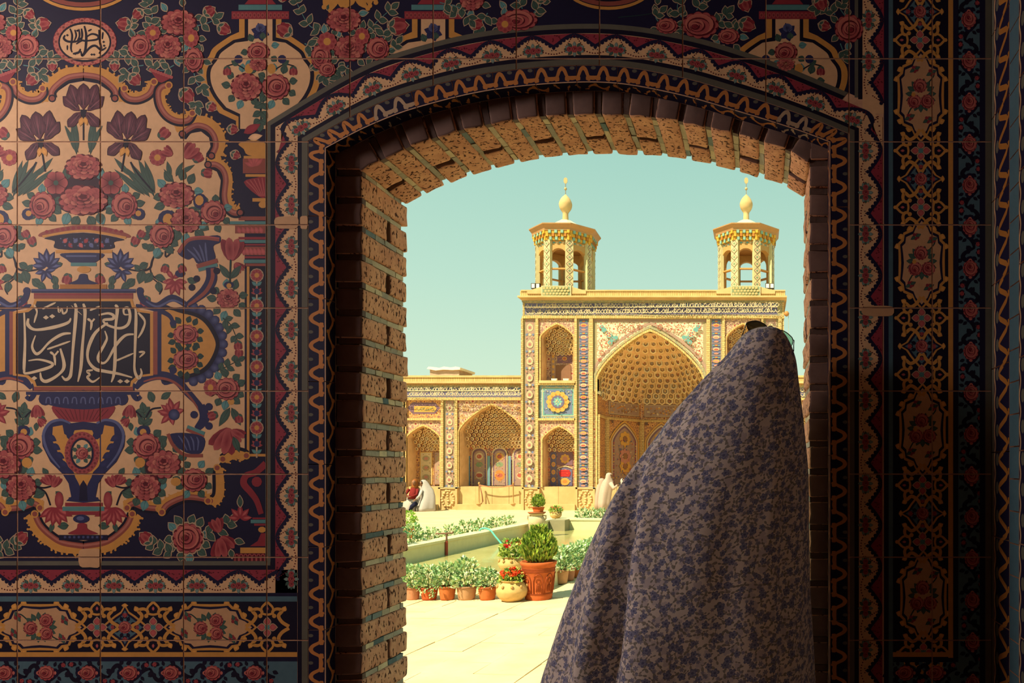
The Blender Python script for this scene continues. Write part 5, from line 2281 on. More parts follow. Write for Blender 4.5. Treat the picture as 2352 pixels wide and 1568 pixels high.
def mat_ground():
    m, t, b = new_mat('pale_limestone')
    co = nd(t, 'ShaderNodeNewGeometry').outputs['Position']
    n1 = noise(t, 2.2, 6, co)
    c = ramp(t, n1, [(0.3, lin((204, 178, 132))), (0.7, lin((222, 198, 152)))])
    n2 = noise(t, 14, 5, co)
    st = ramp(t, n2, [(0.62, (0, 0, 0)), (0.74, (1, 1, 1))])
    c = mixc(t, mth(t, 'MULTIPLY', st, 0.35), c, lin((160, 132, 96)))
    t.links.new(c, b.inputs['Base Color'])
    b.inputs['Roughness'].default_value = 0.9
    bump(t, b, n2, 0.25, 0.01)
    return m


M['ground'] = mat_ground()


def mat_farground():
    m, t, b = new_mat('pale_paving_far')
    co = nd(t, 'ShaderNodeNewGeometry').outputs['Position']
    mp = nd(t, 'ShaderNodeMapping')
    mp.inputs['Rotation'].default_value = (0, 0, 0.087)
    t.links.new(co, mp.inputs[0])
    br = nd(t, 'ShaderNodeTexBrick')
    br.inputs['Scale'].default_value = 1.0
    br.inputs['Brick Width'].default_value = 0.9
    br.inputs['Row Height'].default_value = 0.5
    br.inputs['Mortar Size'].default_value = 0.012
    br.inputs['Color1'].default_value = lin((218, 194, 148)) + (1,)
    br.inputs['Color2'].default_value = lin((208, 182, 136)) + (1,)
    br.inputs['Mortar'].default_value = lin((178, 152, 118)) + (1,)
    t.links.new(mp.outputs[0], br.inputs[0])
    n2 = noise(t, 1.1, 5, co)
    c = mixc(t, mth(t, 'MULTIPLY', n2, 0.35), br.outputs[0], lin((188, 160, 114)))
    t.links.new(c, b.inputs['Base Color'])
    b.inputs['Roughness'].default_value = 0.9
    return m


M['farground'] = mat_farground()
RA = 0.087
ca_, sa_ = math.cos(RA), math.sin(RA)
PNL, PNR, PFR, PFL = (-6.88, 8.70), (-3.33, 8.40), (-2.40, 19.0), (-5.96, 19.3)       # pool corners (x, y)
yard = thing('floor_courtyard', 'sunlit pale stone paving of the courtyard', None, (-3, 12, 0), kind='structure')
mb = MB().color('b09872')


def ring_quads(mb, inner, z):
    o = [(-40, 1.3), (30, 1.3), (30, 40), (-40, 40)]
    i = inner
    for k in range(4):
        a, b, c, d = o[k], o[(k + 1) % 4], i[(k + 1) % 4], i[k]
        mb.add([(a[0], a[1], z), (b[0], b[1], z), (c[0], c[1], z), (d[0], d[1], z)], [(0, 1, 2, 3)])


ring_quads(mb, [PNL, PNR, PFR, PFL], -0.012)
mb.build('paving_bed', M['farground'], yard)
mb = MB()
# continuous paving further off
for x0, x1, y0, y1 in ((-40, -7.9, 9.4, 40), (-1.9, 30, 9.4, 40), (-7.9, -1.9, 19.9, 40), (-40, -9.5, 1.3, 9.4), (4.5, 30, 1.3, 9.4)):
    mb.box(x0, x1, y0, y1, -0.02, 0.0)
mb.build('far_paving', M['farground'], yard)
slabs = []
rs = random.Random(5)
for v in range(6):
    q = MB().box(-.222, .222, -.345, .345, -.03, 0)
    q.v = [(x + rs.uniform(-.006, .006), y + rs.uniform(-.008, .008), z + (rs.uniform(-.004, .004) if z == 0 else 0)) for x, y, z in q.v]
    slabs.append(q.mesh('paving_slab'))
for i in range(-16, 12):
    for j in range(-2, 14):
        u_, w_ = i * 0.452 - 1.2, 2.2 + (j + (0.5 if i % 2 else 0)) * 0.70
        x, y = u_ * ca_ + w_ * sa_, -u_ * sa_ + w_ * ca_ - 0.3
        if not (-7.6 < x < 2.4 and 2.2 < y < 9.2):
            continue
        if x < -2.9 and y > 7.9 and x > -7.2:
            continue
        o = child('paving_slab', slabs[(i * 7 + j * 3) % 6], M['ground'], yard, (x, y, 0.002), (0, 0, -RA))

# stylobate and steps outside the doorway
st = MB().color('c8b48c')
st.box(-6, 4, 0.30, 1.15, -0.02, FLOOR - .01)
st.box(-2.4, 1.6, 1.15, 1.5, -0.02, 0.33)
st.box(-2.4, 1.6, 1.5, 1.85, -0.02, 0.17)
tag(st.build('floor_step', M['vcol'], None, at_=(-1, 1, 0)), kind='structure')
sill = MB().color('b09c78').box(bpt(826, 0)[0] - .01, bpt(1862, 0)[0] + .01, 0.0, 0.31, FLOOR - .15, FLOOR)
tag(sill.build('floor_sill', M['vcol'], None, at_=(-.4, .1, FLOOR)), kind='structure')

# ------------------------------------------------------------------ the pool
pool = thing('pool', 'long sunken stone pool with a raised concrete rim and green water', 'pool', (-4.6, 13.8, 0))
RIM, WID = 0.25, 0.30


def offs(d):
    pts = [PNL, PNR, PFR, PFL]
    c = (sum(p_[0] for p_ in pts) / 4, sum(p_[1] for p_ in pts) / 4)
    r_ = []
    for i in range(4):
        a, b, c_ = Vector(pts[i - 1]), Vector(pts[i]), Vector(pts[(i + 1) % 4])
        e1, e2 = (a - b).normalized(), (c_ - b).normalized()
        r_.append(tuple(b - (e1 + e2) * d))
    return r_


inn, out = [PNL, PNR, PFR, PFL], offs(WID)
for k in range(4):
    a, b, c, d = inn[k], inn[(k + 1) % 4], out[(k + 1) % 4], out[k]
    e_ = MB().color('cdc294')
    e_.extrude([(p_[0], p_[1], -0.6) for p_ in (a, b, c, d)], (0, 0, 0.6 + RIM - .05))
    e_.build('rim_wall', M['vcol'], pool)
    e_ = MB().color('d2c69a')
    ii, oo = offs(-.02), offs(WID + .02)
    e_.extrude([(p_[0], p_[1], RIM - .05) for p_ in (ii[k], ii[(k + 1) % 4], oo[(k + 1) % 4], oo[k])], (0, 0, .05))
    e_.build('coping', M['vcol'], pool)


def mat_water():
    m, t, b = new_mat('green_pool_water')
    co = nd(t, 'ShaderNodeNewGeometry').outputs['Position']
    c = ramp(t, noise(t, 0.9, 5, co), [(0.3, lin((160, 154, 92))), (0.7, lin((186, 178, 116)))])
    t.links.new(c, b.inputs['Base Color'])
    b.inputs['Roughness'].default_value = 0.12
    b.inputs['Specular IOR Level'].default_value = 0.5
    bump(t, b, noise(t, 5, 3, co), 0.12, 0.02)
    return m


wq = MB()
wq.add([(p_[0], p_[1], -0.07) for p_ in inn], [(0, 1, 2, 3)])
wq.build('water', mat_water(), pool)
# square pier in the far left corner
e_ = MB().color('8d8566')
e_.box(PFL[0] - .02, PFL[0] + .42, PFL[1] - .55, PFL[1] + .1, -.6, RIM - .01)
e_.build('corner_pier', M['vcol'], pool)


# ------------------------------------------------------------------ plants
def foliage(n, rx, rz, ll, lw, cols, seed, shape='dome', droop=0.0, stems=0):
    """a mass of small folded leaves around the origin (base at z = 0)"""
    r_ = random.Random(seed)
    mb = MB()
    for i in range(n):
        a = r_.uniform(0, 2 * PI)
        if shape == 'egg':
            t = r_.random() ** 0.8
            z = rz * t
            rad = rx * math.sin(PI * min(.93, 0.16 + 0.84 * t ** .9)) ** .75 * r_.uniform(.72, 1.05)
        else:
            t = r_.random()
            z = rz * t
            rad = rx * math.sqrt(max(0, 1 - (t * .94) ** 2)) * math.sqrt(r_.random()) * 1.02
        p_ = Vector((rad * math.cos(a), rad * math.sin(a), z))
        d = Vector((math.cos(a) * r_.uniform(.2, 1), math.sin(a) * r_.uniform(.2, 1), r_.uniform(-.3 - droop, .9))).normalized()
        if shape == 'egg':
            d = Vector((math.cos(a) * .5 + r_.uniform(-.3, .3), math.sin(a) * .5 + r_.uniform(-.3, .3), 1.0)).normalized()
        s_ = d.cross(Vector((r_.uniform(-1, 1), r_.uniform(-1, 1), r_.uniform(-1, 1)))).normalized()
        u_ = d.cross(s_)
        L, Wd = ll * r_.uniform(.7, 1.25), lw * r_.uniform(.7, 1.2)
        mb.color(r_.choice(cols))
        q = [p_, p_ + d * L * .5 + s_ * Wd * .5 + u_ * Wd * .15, p_ + d * L, p_ + d * L * .5 - s_ * Wd * .5 + u_ * Wd * .15]
        mb.add(q, [(0, 1, 2), (0, 2, 3)])
    for i in range(stems):
        a = 2 * PI * i / stems
        mb.color('5a6a38')
        mb.tube([(0, 0, -.02), (rx * .3 * math.cos(a), rx * .3 * math.sin(a), rz * .5), (rx * .55 * math.cos(a), rx * .55 * math.sin(a), rz * .85)], .005, 5)
    return mb.mesh('foliage')


GRN = ['86a868', '9ab878', '6e9460', 'b8cc90', '5c8454', 'a8bc8c', 'c4d4a4']
FOL = [foliage(330, .17, .27, .055, .034, GRN, k, 'dome', 0, 5) for k in range(4)]
FOLS = [foliage(150, .15, .20, .06, .034, GRN, 30 + k, 'dome', 0, 4) for k in range(3)]
THU = ['7f9a34', '92ac3c', '6a8630', 'a8bc4a', '8c8c3c', '58742a']
TC = {'orange': ('c9713c', 'a85a30'), 'red': ('c65f30', '9c4826'), 'beige': ('c2936a', 'a87c58'), 'pink': ('cc8a66', 'b07050'), 'big': ('c4612f', '9e4a24')}


def pot_plant(px0, px1, ytop, ybot, tone, label, group, fol=None, fscale=1.0, trail=False, D=None, z0=0.0, sc=1.0):
    D = D or FPX * (CZ - z0) / (ybot - VY)
    k = D / FPX
    r_ = (px1 - px0) / 2 * k * sc
    h = (ybot - ytop) * k
    c = at((px0 + px1) / 2, VY, D + r_ * .75)
    c = Vector((c.x, c.y, z0))
    return pot_at(c, r_, h, tone, label, group, fol, fscale, trail)


def pot_at(c, r_, h, tone, label, group, fol=None, fscale=1.0, trail=False):
    t = thing('potted_plant', label, 'potted plant', c, group)
    c1, c2 = TC[tone]
    e_ = MB().color(c1)
    e_.lathe([(r_ * .74, 0), (r_ * .80, h * .12), (r_ * .97, h * .93), (r_ * .97, h), (r_ * .86, h), (r_ * .84, h * .86)], 20, c, True)
    e_.build('pot', M['terra'], t, True)
    e_ = MB().color(c2)
    e_.lathe([(r_ * .98, h * .86), (r_ * 1.03, h * .88), (r_ * 1.03, h * .99), (r_ * .97, h)], 20, c, False)
    e_.build('pot_rim', M['terra'], t, True)
    e_ = MB().color('4a3624')
    e_.lathe([(r_ * .85, h * .88), (.01, h * .9)], 14, c, False)
    e_.build('soil', M['vcol'], t)
    if fol is not None:
        o = child('foliage', fol, M['leaf'], t, (c.x, c.y, c.z + h * .88), (0, 0, c.x * 9), (fscale, fscale, fscale * 1.15))
    if trail:
        mb = MB()
        rr = random.Random(4)
        for s_ in (-.6, .1, .5, .9):
            for k in range(rr.choice((4, 6, 8))):
                mb.color(rr.choice(['8cac68', 'a4bc80', '74985c']))
                a = -PI / 2 + s_ + rr.uniform(-.22, .22)
                p_ = Vector((c.x + r_ * (1.0 + .1 * rr.random()) * math.cos(a + k * .02), c.y + r_ * 1.08 * math.sin(a), c.z + h * (1 - k * .1) + .01))
                mb.add([p_, p_ + Vector((.014, -.014, -.006)), p_ + Vector((rr.uniform(-.012, .012), -.022, -.026)), p_ + Vector((-.014, -.012, -.01))], [(0, 1, 2, 3)])
        mb.build('trailing_stems', M['leaf'], t)['kind'] = 'stuff'
    return t


G1 = 'small potted plants in front of the pool'
pot_plant(893, 928, 1349, 1379, 'pink', 'leafy plant in a pink clay pot at the row end behind the left jamb', G1, FOL[0], .9)
pot_plant(931, 965, 1349, 1379, 'pink', 'leafy plant in a faded pink pot, half hidden by the left brick jamb', G1, FOL[1], .95)
pot_plant(966, 1006, 1350, 1379, 'red', 'leafy plant with stems trailing over its red brown pot', G1, FOL[2], .95, True)
pot_plant(1008, 1047, 1347, 1379, 'orange', 'leafy plant in an orange brown pot, third from the round cream pot', G1, FOL[3], 1.0)
pot_plant(1049, 1095, 1347, 1379, 'beige', 'bushy plant in the beige clay pot of the front row', G1, FOL[0], 1.15)
pot_plant(1098, 1141, 1348, 1379, 'orange', 'low leafy plant in an orange pot touching the round cream pot', G1, FOL[1], .8)
G2 = 'potted plants along the right side of the pool'
tones = ['beige', 'pink', 'orange', 'red', 'orange', 'pink', 'orange', 'beige']
wh = ['first after the tall terracotta pot', 'second after the tall terracotta pot', 'third after the tall terracotta pot',
      'fourth after the tall terracotta pot', 'fifth, beside the chador edge', 'sixth, behind the chador', 'seventh, behind the chador',
      'eighth, behind the chador']
for i in range(8):
    pot_at(Vector((-2.96 + .087 * i * .33, 8.98 + i * .33, 0)), .10 if i else .115, .19 + .02 * (i == 0), tones[i],
           'leafy plant in a clay pot right of the pool, ' + wh[i], G2, FOL[i % 4], 1.12)

# plants along the far side of the left rim, and behind the far rim
G3 = 'potted plants behind the left rim of the pool'
fr = ['nearest to us', 'second from us', 'third from us', 'fourth from us', 'beside the standpipe', 'sixth from us', 'seventh from us', 'eighth from us',
      'ninth from us', 'last before the urn']
for i in range(10):
    y = 10.6 + i * .74
    x = PNL[0] + (y - PNL[1]) * (PFL[0] - PNL[0]) / (PFL[1] - PNL[1]) - .52
    pot_at(Vector((x, y, 0)), .12, .17, ['orange', 'pink', 'red'][i % 3], 'green plant behind the left pool rim, ' + fr[i], G3,
           (FOL if i < 4 else FOLS)[i % 3], (1.7, 1.6, 1.75, 1.35, 1.25, 1.3, 1.45, 1.4, 1.35, 1.3)[i])
G4 = 'potted plants behind the far rim of the pool'
for i in range(9):
    x = PFL[0] + .62 + i * .30
    y = PFL[1] + .62 - .03 * i
    pot_at(Vector((x, y, 0)), .11, .18, ['orange', 'pink'][i % 2],
           'green plant on the far side of the pool, ' + ['next to the round cream pot', 'second from the round cream pot', 'third from the round cream pot',
            'fourth from the round cream pot', 'fifth from the round cream pot', 'sixth, beside the chador edge', 'seventh, behind the chador',
            'eighth, behind the chador', 'ninth, behind the chador'][i], G4, FOLS[i % 3], 1.45)
t_ = pot_plant(926, 953, 1209, 1236, 'orange', 'round bush in an orange pot at the far left beside the brick jamb', None, None)
cc = ORG[t_.name]
child('foliage', foliage(420, .19, .42, .06, .035, ['8fbf3e', '7aa838', 'a8cf52', '6a9434'], 77), M['leaf'], t_, (cc.x, cc.y, cc.z + .25))


# tall terracotta pot with the clipped conifer
def conifer(c, r_, h, fr_, fh, label, tone='big', n=1500, ornate=True, name='potted_conifer'):
    t = thing(name, label, 'potted plant', c)
    c1, c2 = TC[tone]
    e_ = MB().color(c1)
    pr = [(r_ * .72, 0), (r_ * .76, h * .03), (r_ * .74, h * .06), (r_ * .78, h * .10), (r_ * .76, h * .13), (r_ * .93, h * .88), (r_ * 1.0, h * .92), (r_ * 1.02, h * .985),
          (r_ * .98, h), (r_ * .88, h), (r_ * .86, h * .9)]
    e_.lathe(pr, 32, c, True)
    e_.build('pot', M['terra'], t, True)
    e_ = MB().color('3c2a1c')
    e_.lathe([(r_ * .87, h * .92), (.01, h * .93)], 18, c, False)
    e_.build('soil', M['vcol'], t)
    if ornate:
        e_ = MB().color(c2)
        # relief arches and bands pressed into the clay
        for q in range(8):
            a0 = -PI / 2 + .26 + q * PI / 4
            def sp(u_, v_, o=.006):
                rr = r_ * (.76 + (.93 - .76) * (v_ - .13) / .75) + o
                return (c.x + rr * math.cos(a0 + u_), c.y + rr * math.sin(a0 + u_), c.z + h * v_)
            e_.tube([sp(u_, v_) for u_, v_ in ((-.30, .20), (-.30, .52), (-.24, .62), (-.12, .68), (0, .70), (.12, .68), (.24, .62), (.30, .52), (.30, .20))], .007, 6)
            e_.tube([sp(.13 * math.cos(k * PI / 6), .52 + .07 * math.sin(k * PI / 6)) for k in range(13)], .005, 6)
            e_.tube([sp(-.13, .24), sp(-.10, .40), sp(0, .44), sp(.10, .40), sp(.13, .24)], .005, 6)
            e_.tube([sp(0, .24), sp(0, .44)], .004, 6)
        for v_ in (.16, .185, .74, .77, .80, .83):
            rr = r_ * (.76 + (.93 - .76) * (v_ - .13) / .75) + .003
            e_.tube([(c.x + rr * math.cos(k * PI / 16), c.y + rr * math.sin(k * PI / 16), c.z + h * v_) for k in range(33)], .004, 5, False)
        e_.build('relief', M['terra'], t, True)['kind'] = 'stuff'
    e_ = MB().color('5a4a2c')
    e_.tube([(c.x, c.y, c.z + h * .9), (c.x, c.y, c.z + h + fh * .5)], r_ * .07, 8)
    for k in range(5):
        a = k * 1.3
        e_.tube([(c.x, c.y, c.z + h * .93), (c.x + fr_ * .4 * math.cos(a), c.y + fr_ * .4 * math.sin(a), c.z + h + fh * .3)], r_ * .03, 5)
    e_.build('trunk', M['vcol'], t)
    e_ = MB().color('4a5a24')
    e_.lathe([(fr_ * .3, fh * .06), (fr_ * .72, fh * .28), (fr_ * .78, fh * .5), (fr_ * .6, fh * .76), (fr_ * .12, fh * .92)], 14,
             (c.x, c.y, c.z + h * .96), True)
    o = e_.build('inner_foliage', M['leaf'], t)
    k = fr_ / .2
    child('foliage', foliage(n, fr_, fh * .93, .075 * k, .034 * k, THU, 5, 'egg'), M['leaf'], t, (c.x, c.y, c.z + h * .97))
    return t


cc = gp(1228, 1380)
conifer(Vector((cc.x, cc.y + .17, 0)), .232, .50, .212, .47, 'clipped conifer in the tall ornate terracotta pot in front of the pool')


# round cream pots with flowers
def round_pot(c, r_, h, label, flower, nf, fr_, fh, grp=None, tone='d8b272'):
    t = thing('flower_pot', label, 'potted plant', c, grp)
    e_ = MB().color(tone)
    pr = [(r_ * .45, 0), (r_ * .62, h * .06), (r_ * .86, h * .22), (r_ * .98, h * .42), (r_, h * .54), (r_ * .94, h * .70), (r_ * .80, h * .84), (r_ * .70, h * .90),
          (r_ * .76, h * .96), (r_ * .80, h), (r_ * .72, h), (r_ * .66, h * .9)]
    e_.lathe(cr(pr, 3), 28, c, True)
    e_.build('pot', M['terra'], t, True)
    e_ = MB().color('4a3624')
    e_.lathe([(r_ * .68, h * .92), (.01, h * .93)], 14, c, False)
    e_.build('soil', M['vcol'], t)
    e_ = MB().color('c49a5c')
    for k in range(10):
        a = 2 * PI * k / 10
        q = Vector((c.x + r_ * .95 * math.cos(a), c.y + r_ * .95 * math.sin(a), c.z + h * .74))
        e_.lathe([(.0, -.022), (.016, -.014), (.02, 0), (.016, .014), (0, .022)], 8, q, False)
    e_.build('studs', M['terra'], t, True)['kind'] = 'stuff'
    child('foliage', foliage(260, fr_, fh, .06, .05, ['9ab04a', '7f9a44', 'b6c45c', '6c8a40'], int(r_ * 1000)), M['leaf'], t, (c.x, c.y, c.z + h * .9))
    r2 = random.Random(int(c.x * 100))
    e_ = MB()
    for k in range(nf):
        a, rr = r2.uniform(0, 2 * PI), fr_ * math.sqrt(r2.random()) * 1.05
        q = Vector((c.x + rr * math.cos(a), c.y + rr * math.sin(a), c.z + h * .9 + fh * r2.uniform(.75, 1.15) * (1.05 - .35 * rr / fr_)))
        e_.color(r2.choice(flower))
        for j in range(9):
            d = Vector((r2.uniform(-1, 1), r2.uniform(-1, 1), r2.uniform(-.2, 1))).normalized() * .028
            s_ = d.cross(Vector((r2.uniform(-1, 1), r2.uniform(-1, 1), 1))).normalized() * .016
            e_.add([q, q + d + s_, q + d * 1.3, q + d - s_], [(0, 1, 2, 3)])
    e_.build('flowers', M['leaf'], t)['kind'] = 'stuff'
    return t


RED = ['d8202a', 'c01c30', 'e03434']
ORG_ = ['e0481c', 'cc3c18', 'e86028', 'd84a20']
cc = gp(1169, 1384)
round_pot(Vector((cc.x, cc.y + .12, 0)), .20, .28, 'round cream clay pot of orange red flowers at the front of the pool', ORG_, 46, .145, .15)
cc = at(1157, 1312, 10.02)
round_pot(Vector((cc.x, PNL[1] - .17, RIM)), .182, .21, 'round cream pot of red geraniums standing on the near pool rim', RED, 16, .16, .26)
cc = at(1264, 1189, 21.0)
round_pot(Vector((PFL[0] - .02, PFL[1] + .1, RIM)), .17, .21, 'round cream pot of pale red flowers on the far pool corner', ['d87a5c', 'c86a4c'], 14, .19, .16)

# tall urn in the pool corner and the clipped bush on it
cu = Vector((at(1233, VY, 18.9).x, 18.9 - DW, -.07))
urn = thing('urn', 'tall pale clay urn standing at the pool edge under a clipped bush', 'urn', cu)
e_ = MB().color('cdb28a')
e_.box(cu.x - .16, cu.x + .16, cu.y - .16, cu.y + .16, -.6, -.02)
e_.build('plinth', M['vcol'], urn)
e_ = MB().color('d6bc92')
pr = [(.11, .05), (.14, .08), (.19, .2), (.215, .34), (.215, .42), (.19, .50), (.15, .54), (.16, .57), (.20, .60), (.20, .615), (.13, .615)]
e_.lathe(cr(pr, 3), 26, cu, True)
e_.build('body', M['terra'], urn, True)
e_ = MB().color('b06a40')
e_.lathe([(.06, .61), (.22, .62), (.235, .645), (.06, .655)], 22, cu, True)
e_.build('saucer', M['terra'], urn, True)
for sx in (-1, 1):
    e_ = MB().color('c4a67c')
    e_.tube([(cu.x + sx * .15, cu.y, cu.z + .55), (cu.x + sx * .24, cu.y, cu.z + .55), (cu.x + sx * .235, cu.y, cu.z + .46), (cu.x + sx * .2, cu.y, cu.z + .43)], .02, 7)
    e_.build('handle', M['terra'], urn, True)

conifer(Vector((cu.x + .04, cu.y, cu.z + .655)), .165, .12, .16, .34, 'small clipped bush in a low clay pot on top of the urn', 'big', 700, False)

# standpipe and hose at the left rim
ps = Vector((at(1033, VY, 14.9).x + .1, 14.9 - DW, RIM))
xr = PNL[0] + (ps.y - PNL[1]) * (PFL[0] - PNL[0]) / (PFL[1] - PNL[1])
ps.x = xr + .03
sp_ = thing('standpipe', 'thin rusty water standpipe with a cross bar at the left pool rim', 'standpipe', (ps.x, ps.y, -.07))
MB().color('a04a38').tube([(ps.x, ps.y, -.3), (ps.x, ps.y, .22)], .03, 8).build('lower_pipe', M['vcol'], sp_)
MB().color('6a4a3a').tube([(ps.x, ps.y, .2), (ps.x, ps.y, .38)], .02, 8).build('upper_pipe', M['vcol'], sp_)
MB().color('7a5a46').tube([(ps.x - .22, ps.y, .37), (ps.x + .12, ps.y, .385), (ps.x + .14, ps.y, .42)], .016, 7).build('cross_bar', M['vcol'], sp_)
ho = MB().color('62b4a4')
hy = 16.9 - DW
hx = PNL[0] + (hy - PNL[1]) * (PFL[0] - PNL[0]) / (PFL[1] - PNL[1])
ho.tube([Vector(q) for q in cr([(hx - .36, hy + .1, .06), (hx - .2, hy, RIM + .05), (hx, hy, RIM + .03), (hx + .16, hy - .05, .12), (hx + .36, hy - .1, -.09)], 6)], .022, 8)
tag(ho.build('garden_hose', M['vcol'], None, True, at_=(hx, hy, RIM)), 'turquoise garden hose hanging over the left pool rim into the water', 'hose')

# ------------------------------------------------------------------ the tiled facade across the courtyard
DF = 30.0
KF = DF / FPX
FY = DF - DW


def fp(px, py, dy=0.0):
    """facade drawn on its own front plane: photo pixel -> point, dy metres behind it"""
    return Vector(((px - VX) * KF, FY + dy, CZ - (py - VY) * KF))


def mat_fbrick(name, c1, c2, mo, horiz=True):
    m, t, b = new_mat(name)
    co = nd(t, 'ShaderNodeNewGeometry').outputs['Position']
    sp = nd(t, 'ShaderNodeSeparateXYZ')
    t.links.new(co, sp.inputs[0])
    cm = nd(t, 'ShaderNodeCombineXYZ')
    t.links.new(mth(t, 'ADD', sp.outputs[0], sp.outputs[1]), cm.inputs[0])
    t.links.new(sp.outputs[2], cm.inputs[1])
    br = nd(t, 'ShaderNodeTexBrick')
    br.inputs['Scale'].default_value = 1.0
    br.inputs['Brick Width'].default_value = 0.23 if horiz else 0.075
    br.inputs['Row Height'].default_value = 0.078 if horiz else 0.28
    br.inputs['Mortar Size'].default_value = 0.011
    br.offset = 0.5 if horiz else 0.0
    br.inputs['Color1'].default_value = lin(c1) + (1,)
    br.inputs['Color2'].default_value = lin(c2) + (1,)
    br.inputs['Mortar'].default_value = lin(mo) + (1,)
    t.links.new(cm.outputs[0], br.inputs[0])
    n = noise(t, 3, 4, co)
    c = mixc(t, mth(t, 'MULTIPLY', n, 0.3), br.outputs[0], lin(c2))
    t.links.new(c, b.inputs['Base Color'])
    b.inputs['Roughness'].default_value = 0.85
    bump(t, b, br.outputs['Fac'], -0.3, 0.01)
    return m


M['fbrick'] = mat_fbrick('yellow_brick', (208, 178, 118), (190, 156, 96), (134, 102, 64))
M['fbrickv'] = mat_fbrick('upright_brick', (212, 180, 114), (194, 158, 94), (142, 108, 64), False)


def mat_pat(name, ground, c1, c2, c3, sc=2.2, line=None):
    """small scale arabesque tile work, far off"""
    m, t, b = new_mat(name)
    co = nd(t, 'ShaderNodeNewGeometry').outputs['Position']
    sp = nd(t, 'ShaderNodeSeparateXYZ')
    t.links.new(co, sp.inputs[0])
    cm = nd(t, 'ShaderNodeCombineXYZ')
    t.links.new(mth(t, 'ADD', sp.outputs[0], mth(t, 'MULTIPLY', sp.outputs[1], 0.9)), cm.inputs[0])
    t.links.new(sp.outputs[2], cm.inputs[1])
    v = cm.outputs[0]
    c = mixc(t, noise(t, 5, 3, co), tuple(x * .92 for x in lin(ground)), tuple(min(.9, x * 1.12) for x in lin(ground)))
    if line:
        vo = nd(t, 'ShaderNodeTexVoronoi', voronoi_dimensions='2D', feature='DISTANCE_TO_EDGE')
        vo.inputs['Scale'].default_value = sc * 1.6
        t.links.new(v, vo.inputs['Vector'])
        c = mixc(t, mth(t, 'LESS_THAN', vo.outputs['Distance'], 0.07), c, lin(line))
    a = flowers(t, v, sc * 2.2, .40, 4, .5, (2, 5, 0), .8)
    c = mixc(t, mth(t, 'MULTIPLY', a[0], .8), c, lin(c3))
    f = flowers(t, v, sc, .46, 6, .3, (0, 0, 0), .5)
    c = mixc(t, mth(t, 'MULTIPLY', f[0], .85), c, lin(c1))
    c = mixc(t, mth(t, 'MULTIPLY', f[2], .8), c, lin(ground))
    c = mixc(t, f[1], c, lin(c2))
    t.links.new(c, b.inputs['Base Color'])
    b.inputs['Roughness'].default_value = 0.6
    b.inputs['Specular IOR Level'].default_value = 0.2
    return m


M['pat_lilac'] = mat_pat('lilac_arabesque', (150, 112, 98), (206, 168, 126), (150, 66, 66), (206, 172, 140), 3.2, (196, 160, 122))
M['pat_brown'] = mat_pat('brown_arabesque', (168, 116, 76), (214, 160, 92), (130, 70, 58), (120, 84, 84), 3.6, (206, 158, 100))
M['pat_grey'] = mat_pat('grey_green_tile', (150, 142, 104), (178, 158, 116), (150, 118, 90), (120, 120, 106), 4.5)
M['pat_blue'] = mat_pat('blue_tile', (112, 134, 138), (170, 160, 120), (84, 110, 130), (150, 172, 160), 4.0)
M['pat_carpet'] = mat_pat('carpet_tile', (146, 98, 84), (196, 140, 96), (164, 52, 48), (92, 78, 104), 4.4, (200, 160, 120))
M['pat_cream'] = mat_pat('cream_arabesque', (214, 196, 160), (226, 206, 168), (190, 92, 76), (200, 140, 116), 3.4, (150, 112, 84))
M['fstone'] = mat_two('pale_plinth_stone', (186, 152, 100), (202, 170, 118), 1.6, 0.85, 0.25, 0.02)
M['muq'] = mat_two('honeycomb_vault', (206, 164, 116), (224, 184, 136), 3, 0.85, 0.3, 0.02)

FC = dict(cream='d8bd92', white='d2bb92', navy='6c6684', blue='74809c', turq='6ea29a', red='b8604e', pink='c48672', yel='d8a250', brown='9c6e4c',
          lilac='ac8c78', grey='ac9c74', dark='7a5846', purple='80606c', orange='d08440', green='84946e')
for k_, v_ in FC.items():
    C['f_' + k_] = lin(v_)


class FPaint(Paint):
    def __init__(self, dy=0.0, lv=1.0):
        super().__init__(lv, lambda x, y, d=0.0: tuple(fp(x, y, dy - d)), 0.0006, 0.004)


def fbox(mb, x0, x1, y0, y1, d0, d1):
    a, b = fp(x0, y1, d0), fp(x1, y0, d1)
    mb.box(a.x, b.x, a.y, b.y, a.z, b.z)
    return mb


def arch_y(t, ytop, yspr):
    return yspr - (yspr - ytop) * max(0.0, 1 - abs(t) ** 1.2) ** 0.7


def arch_line(xc, hw, ytop, yspr, n=28):
    ts = [math.sin(PI / 2 * (-1 + 2 * i / n)) for i in range(n + 1)]
    return [(xc + hw * t, arch_y(t, ytop, yspr)) for t in ts]


def arch_front(mb, x0, x1, y0, ybot, xc, hw, ytop, yspr, dy):
    """wall face with an arched opening"""
    pts = arch_line(xc, hw, ytop, yspr)
    for (a, b) in zip(pts, pts[1:]):
        mb.add([fp(a[0], y0, dy), fp(b[0], y0, dy), fp(b[0], b[1], dy), fp(a[0], a[1], dy)], [(0, 1, 2, 3)])
    for xa, xb in ((x0, xc - hw), (xc + hw, x1)):
        if xb - xa > .3:
            mb.add([fp(xa, y0, dy), fp(xb, y0, dy), fp(xb, ybot, dy), fp(xa, ybot, dy)], [(0, 1, 2, 3)])


def arch_rib(mb, xc, hw, ytop, yspr, ybot, w, d0, d1):
    """a bent strip of brick following the arch and its jambs"""
    a = [(xc - hw, ybot)] + arch_line(xc, hw, ytop, yspr) + [(xc + hw, ybot)]
    o = [(xc - hw - w, ybot)] + arch_line(xc, hw + w, ytop - w * 1.25, yspr) + [(xc + hw + w, ybot)]
    for i in range(len(a) - 1):
        pts = [fp(*a[i], d0), fp(*a[i + 1], d0), fp(*o[i + 1], d0), fp(*o[i], d0)]
        mb.extrude(pts, (0, d1 - d0, 0))


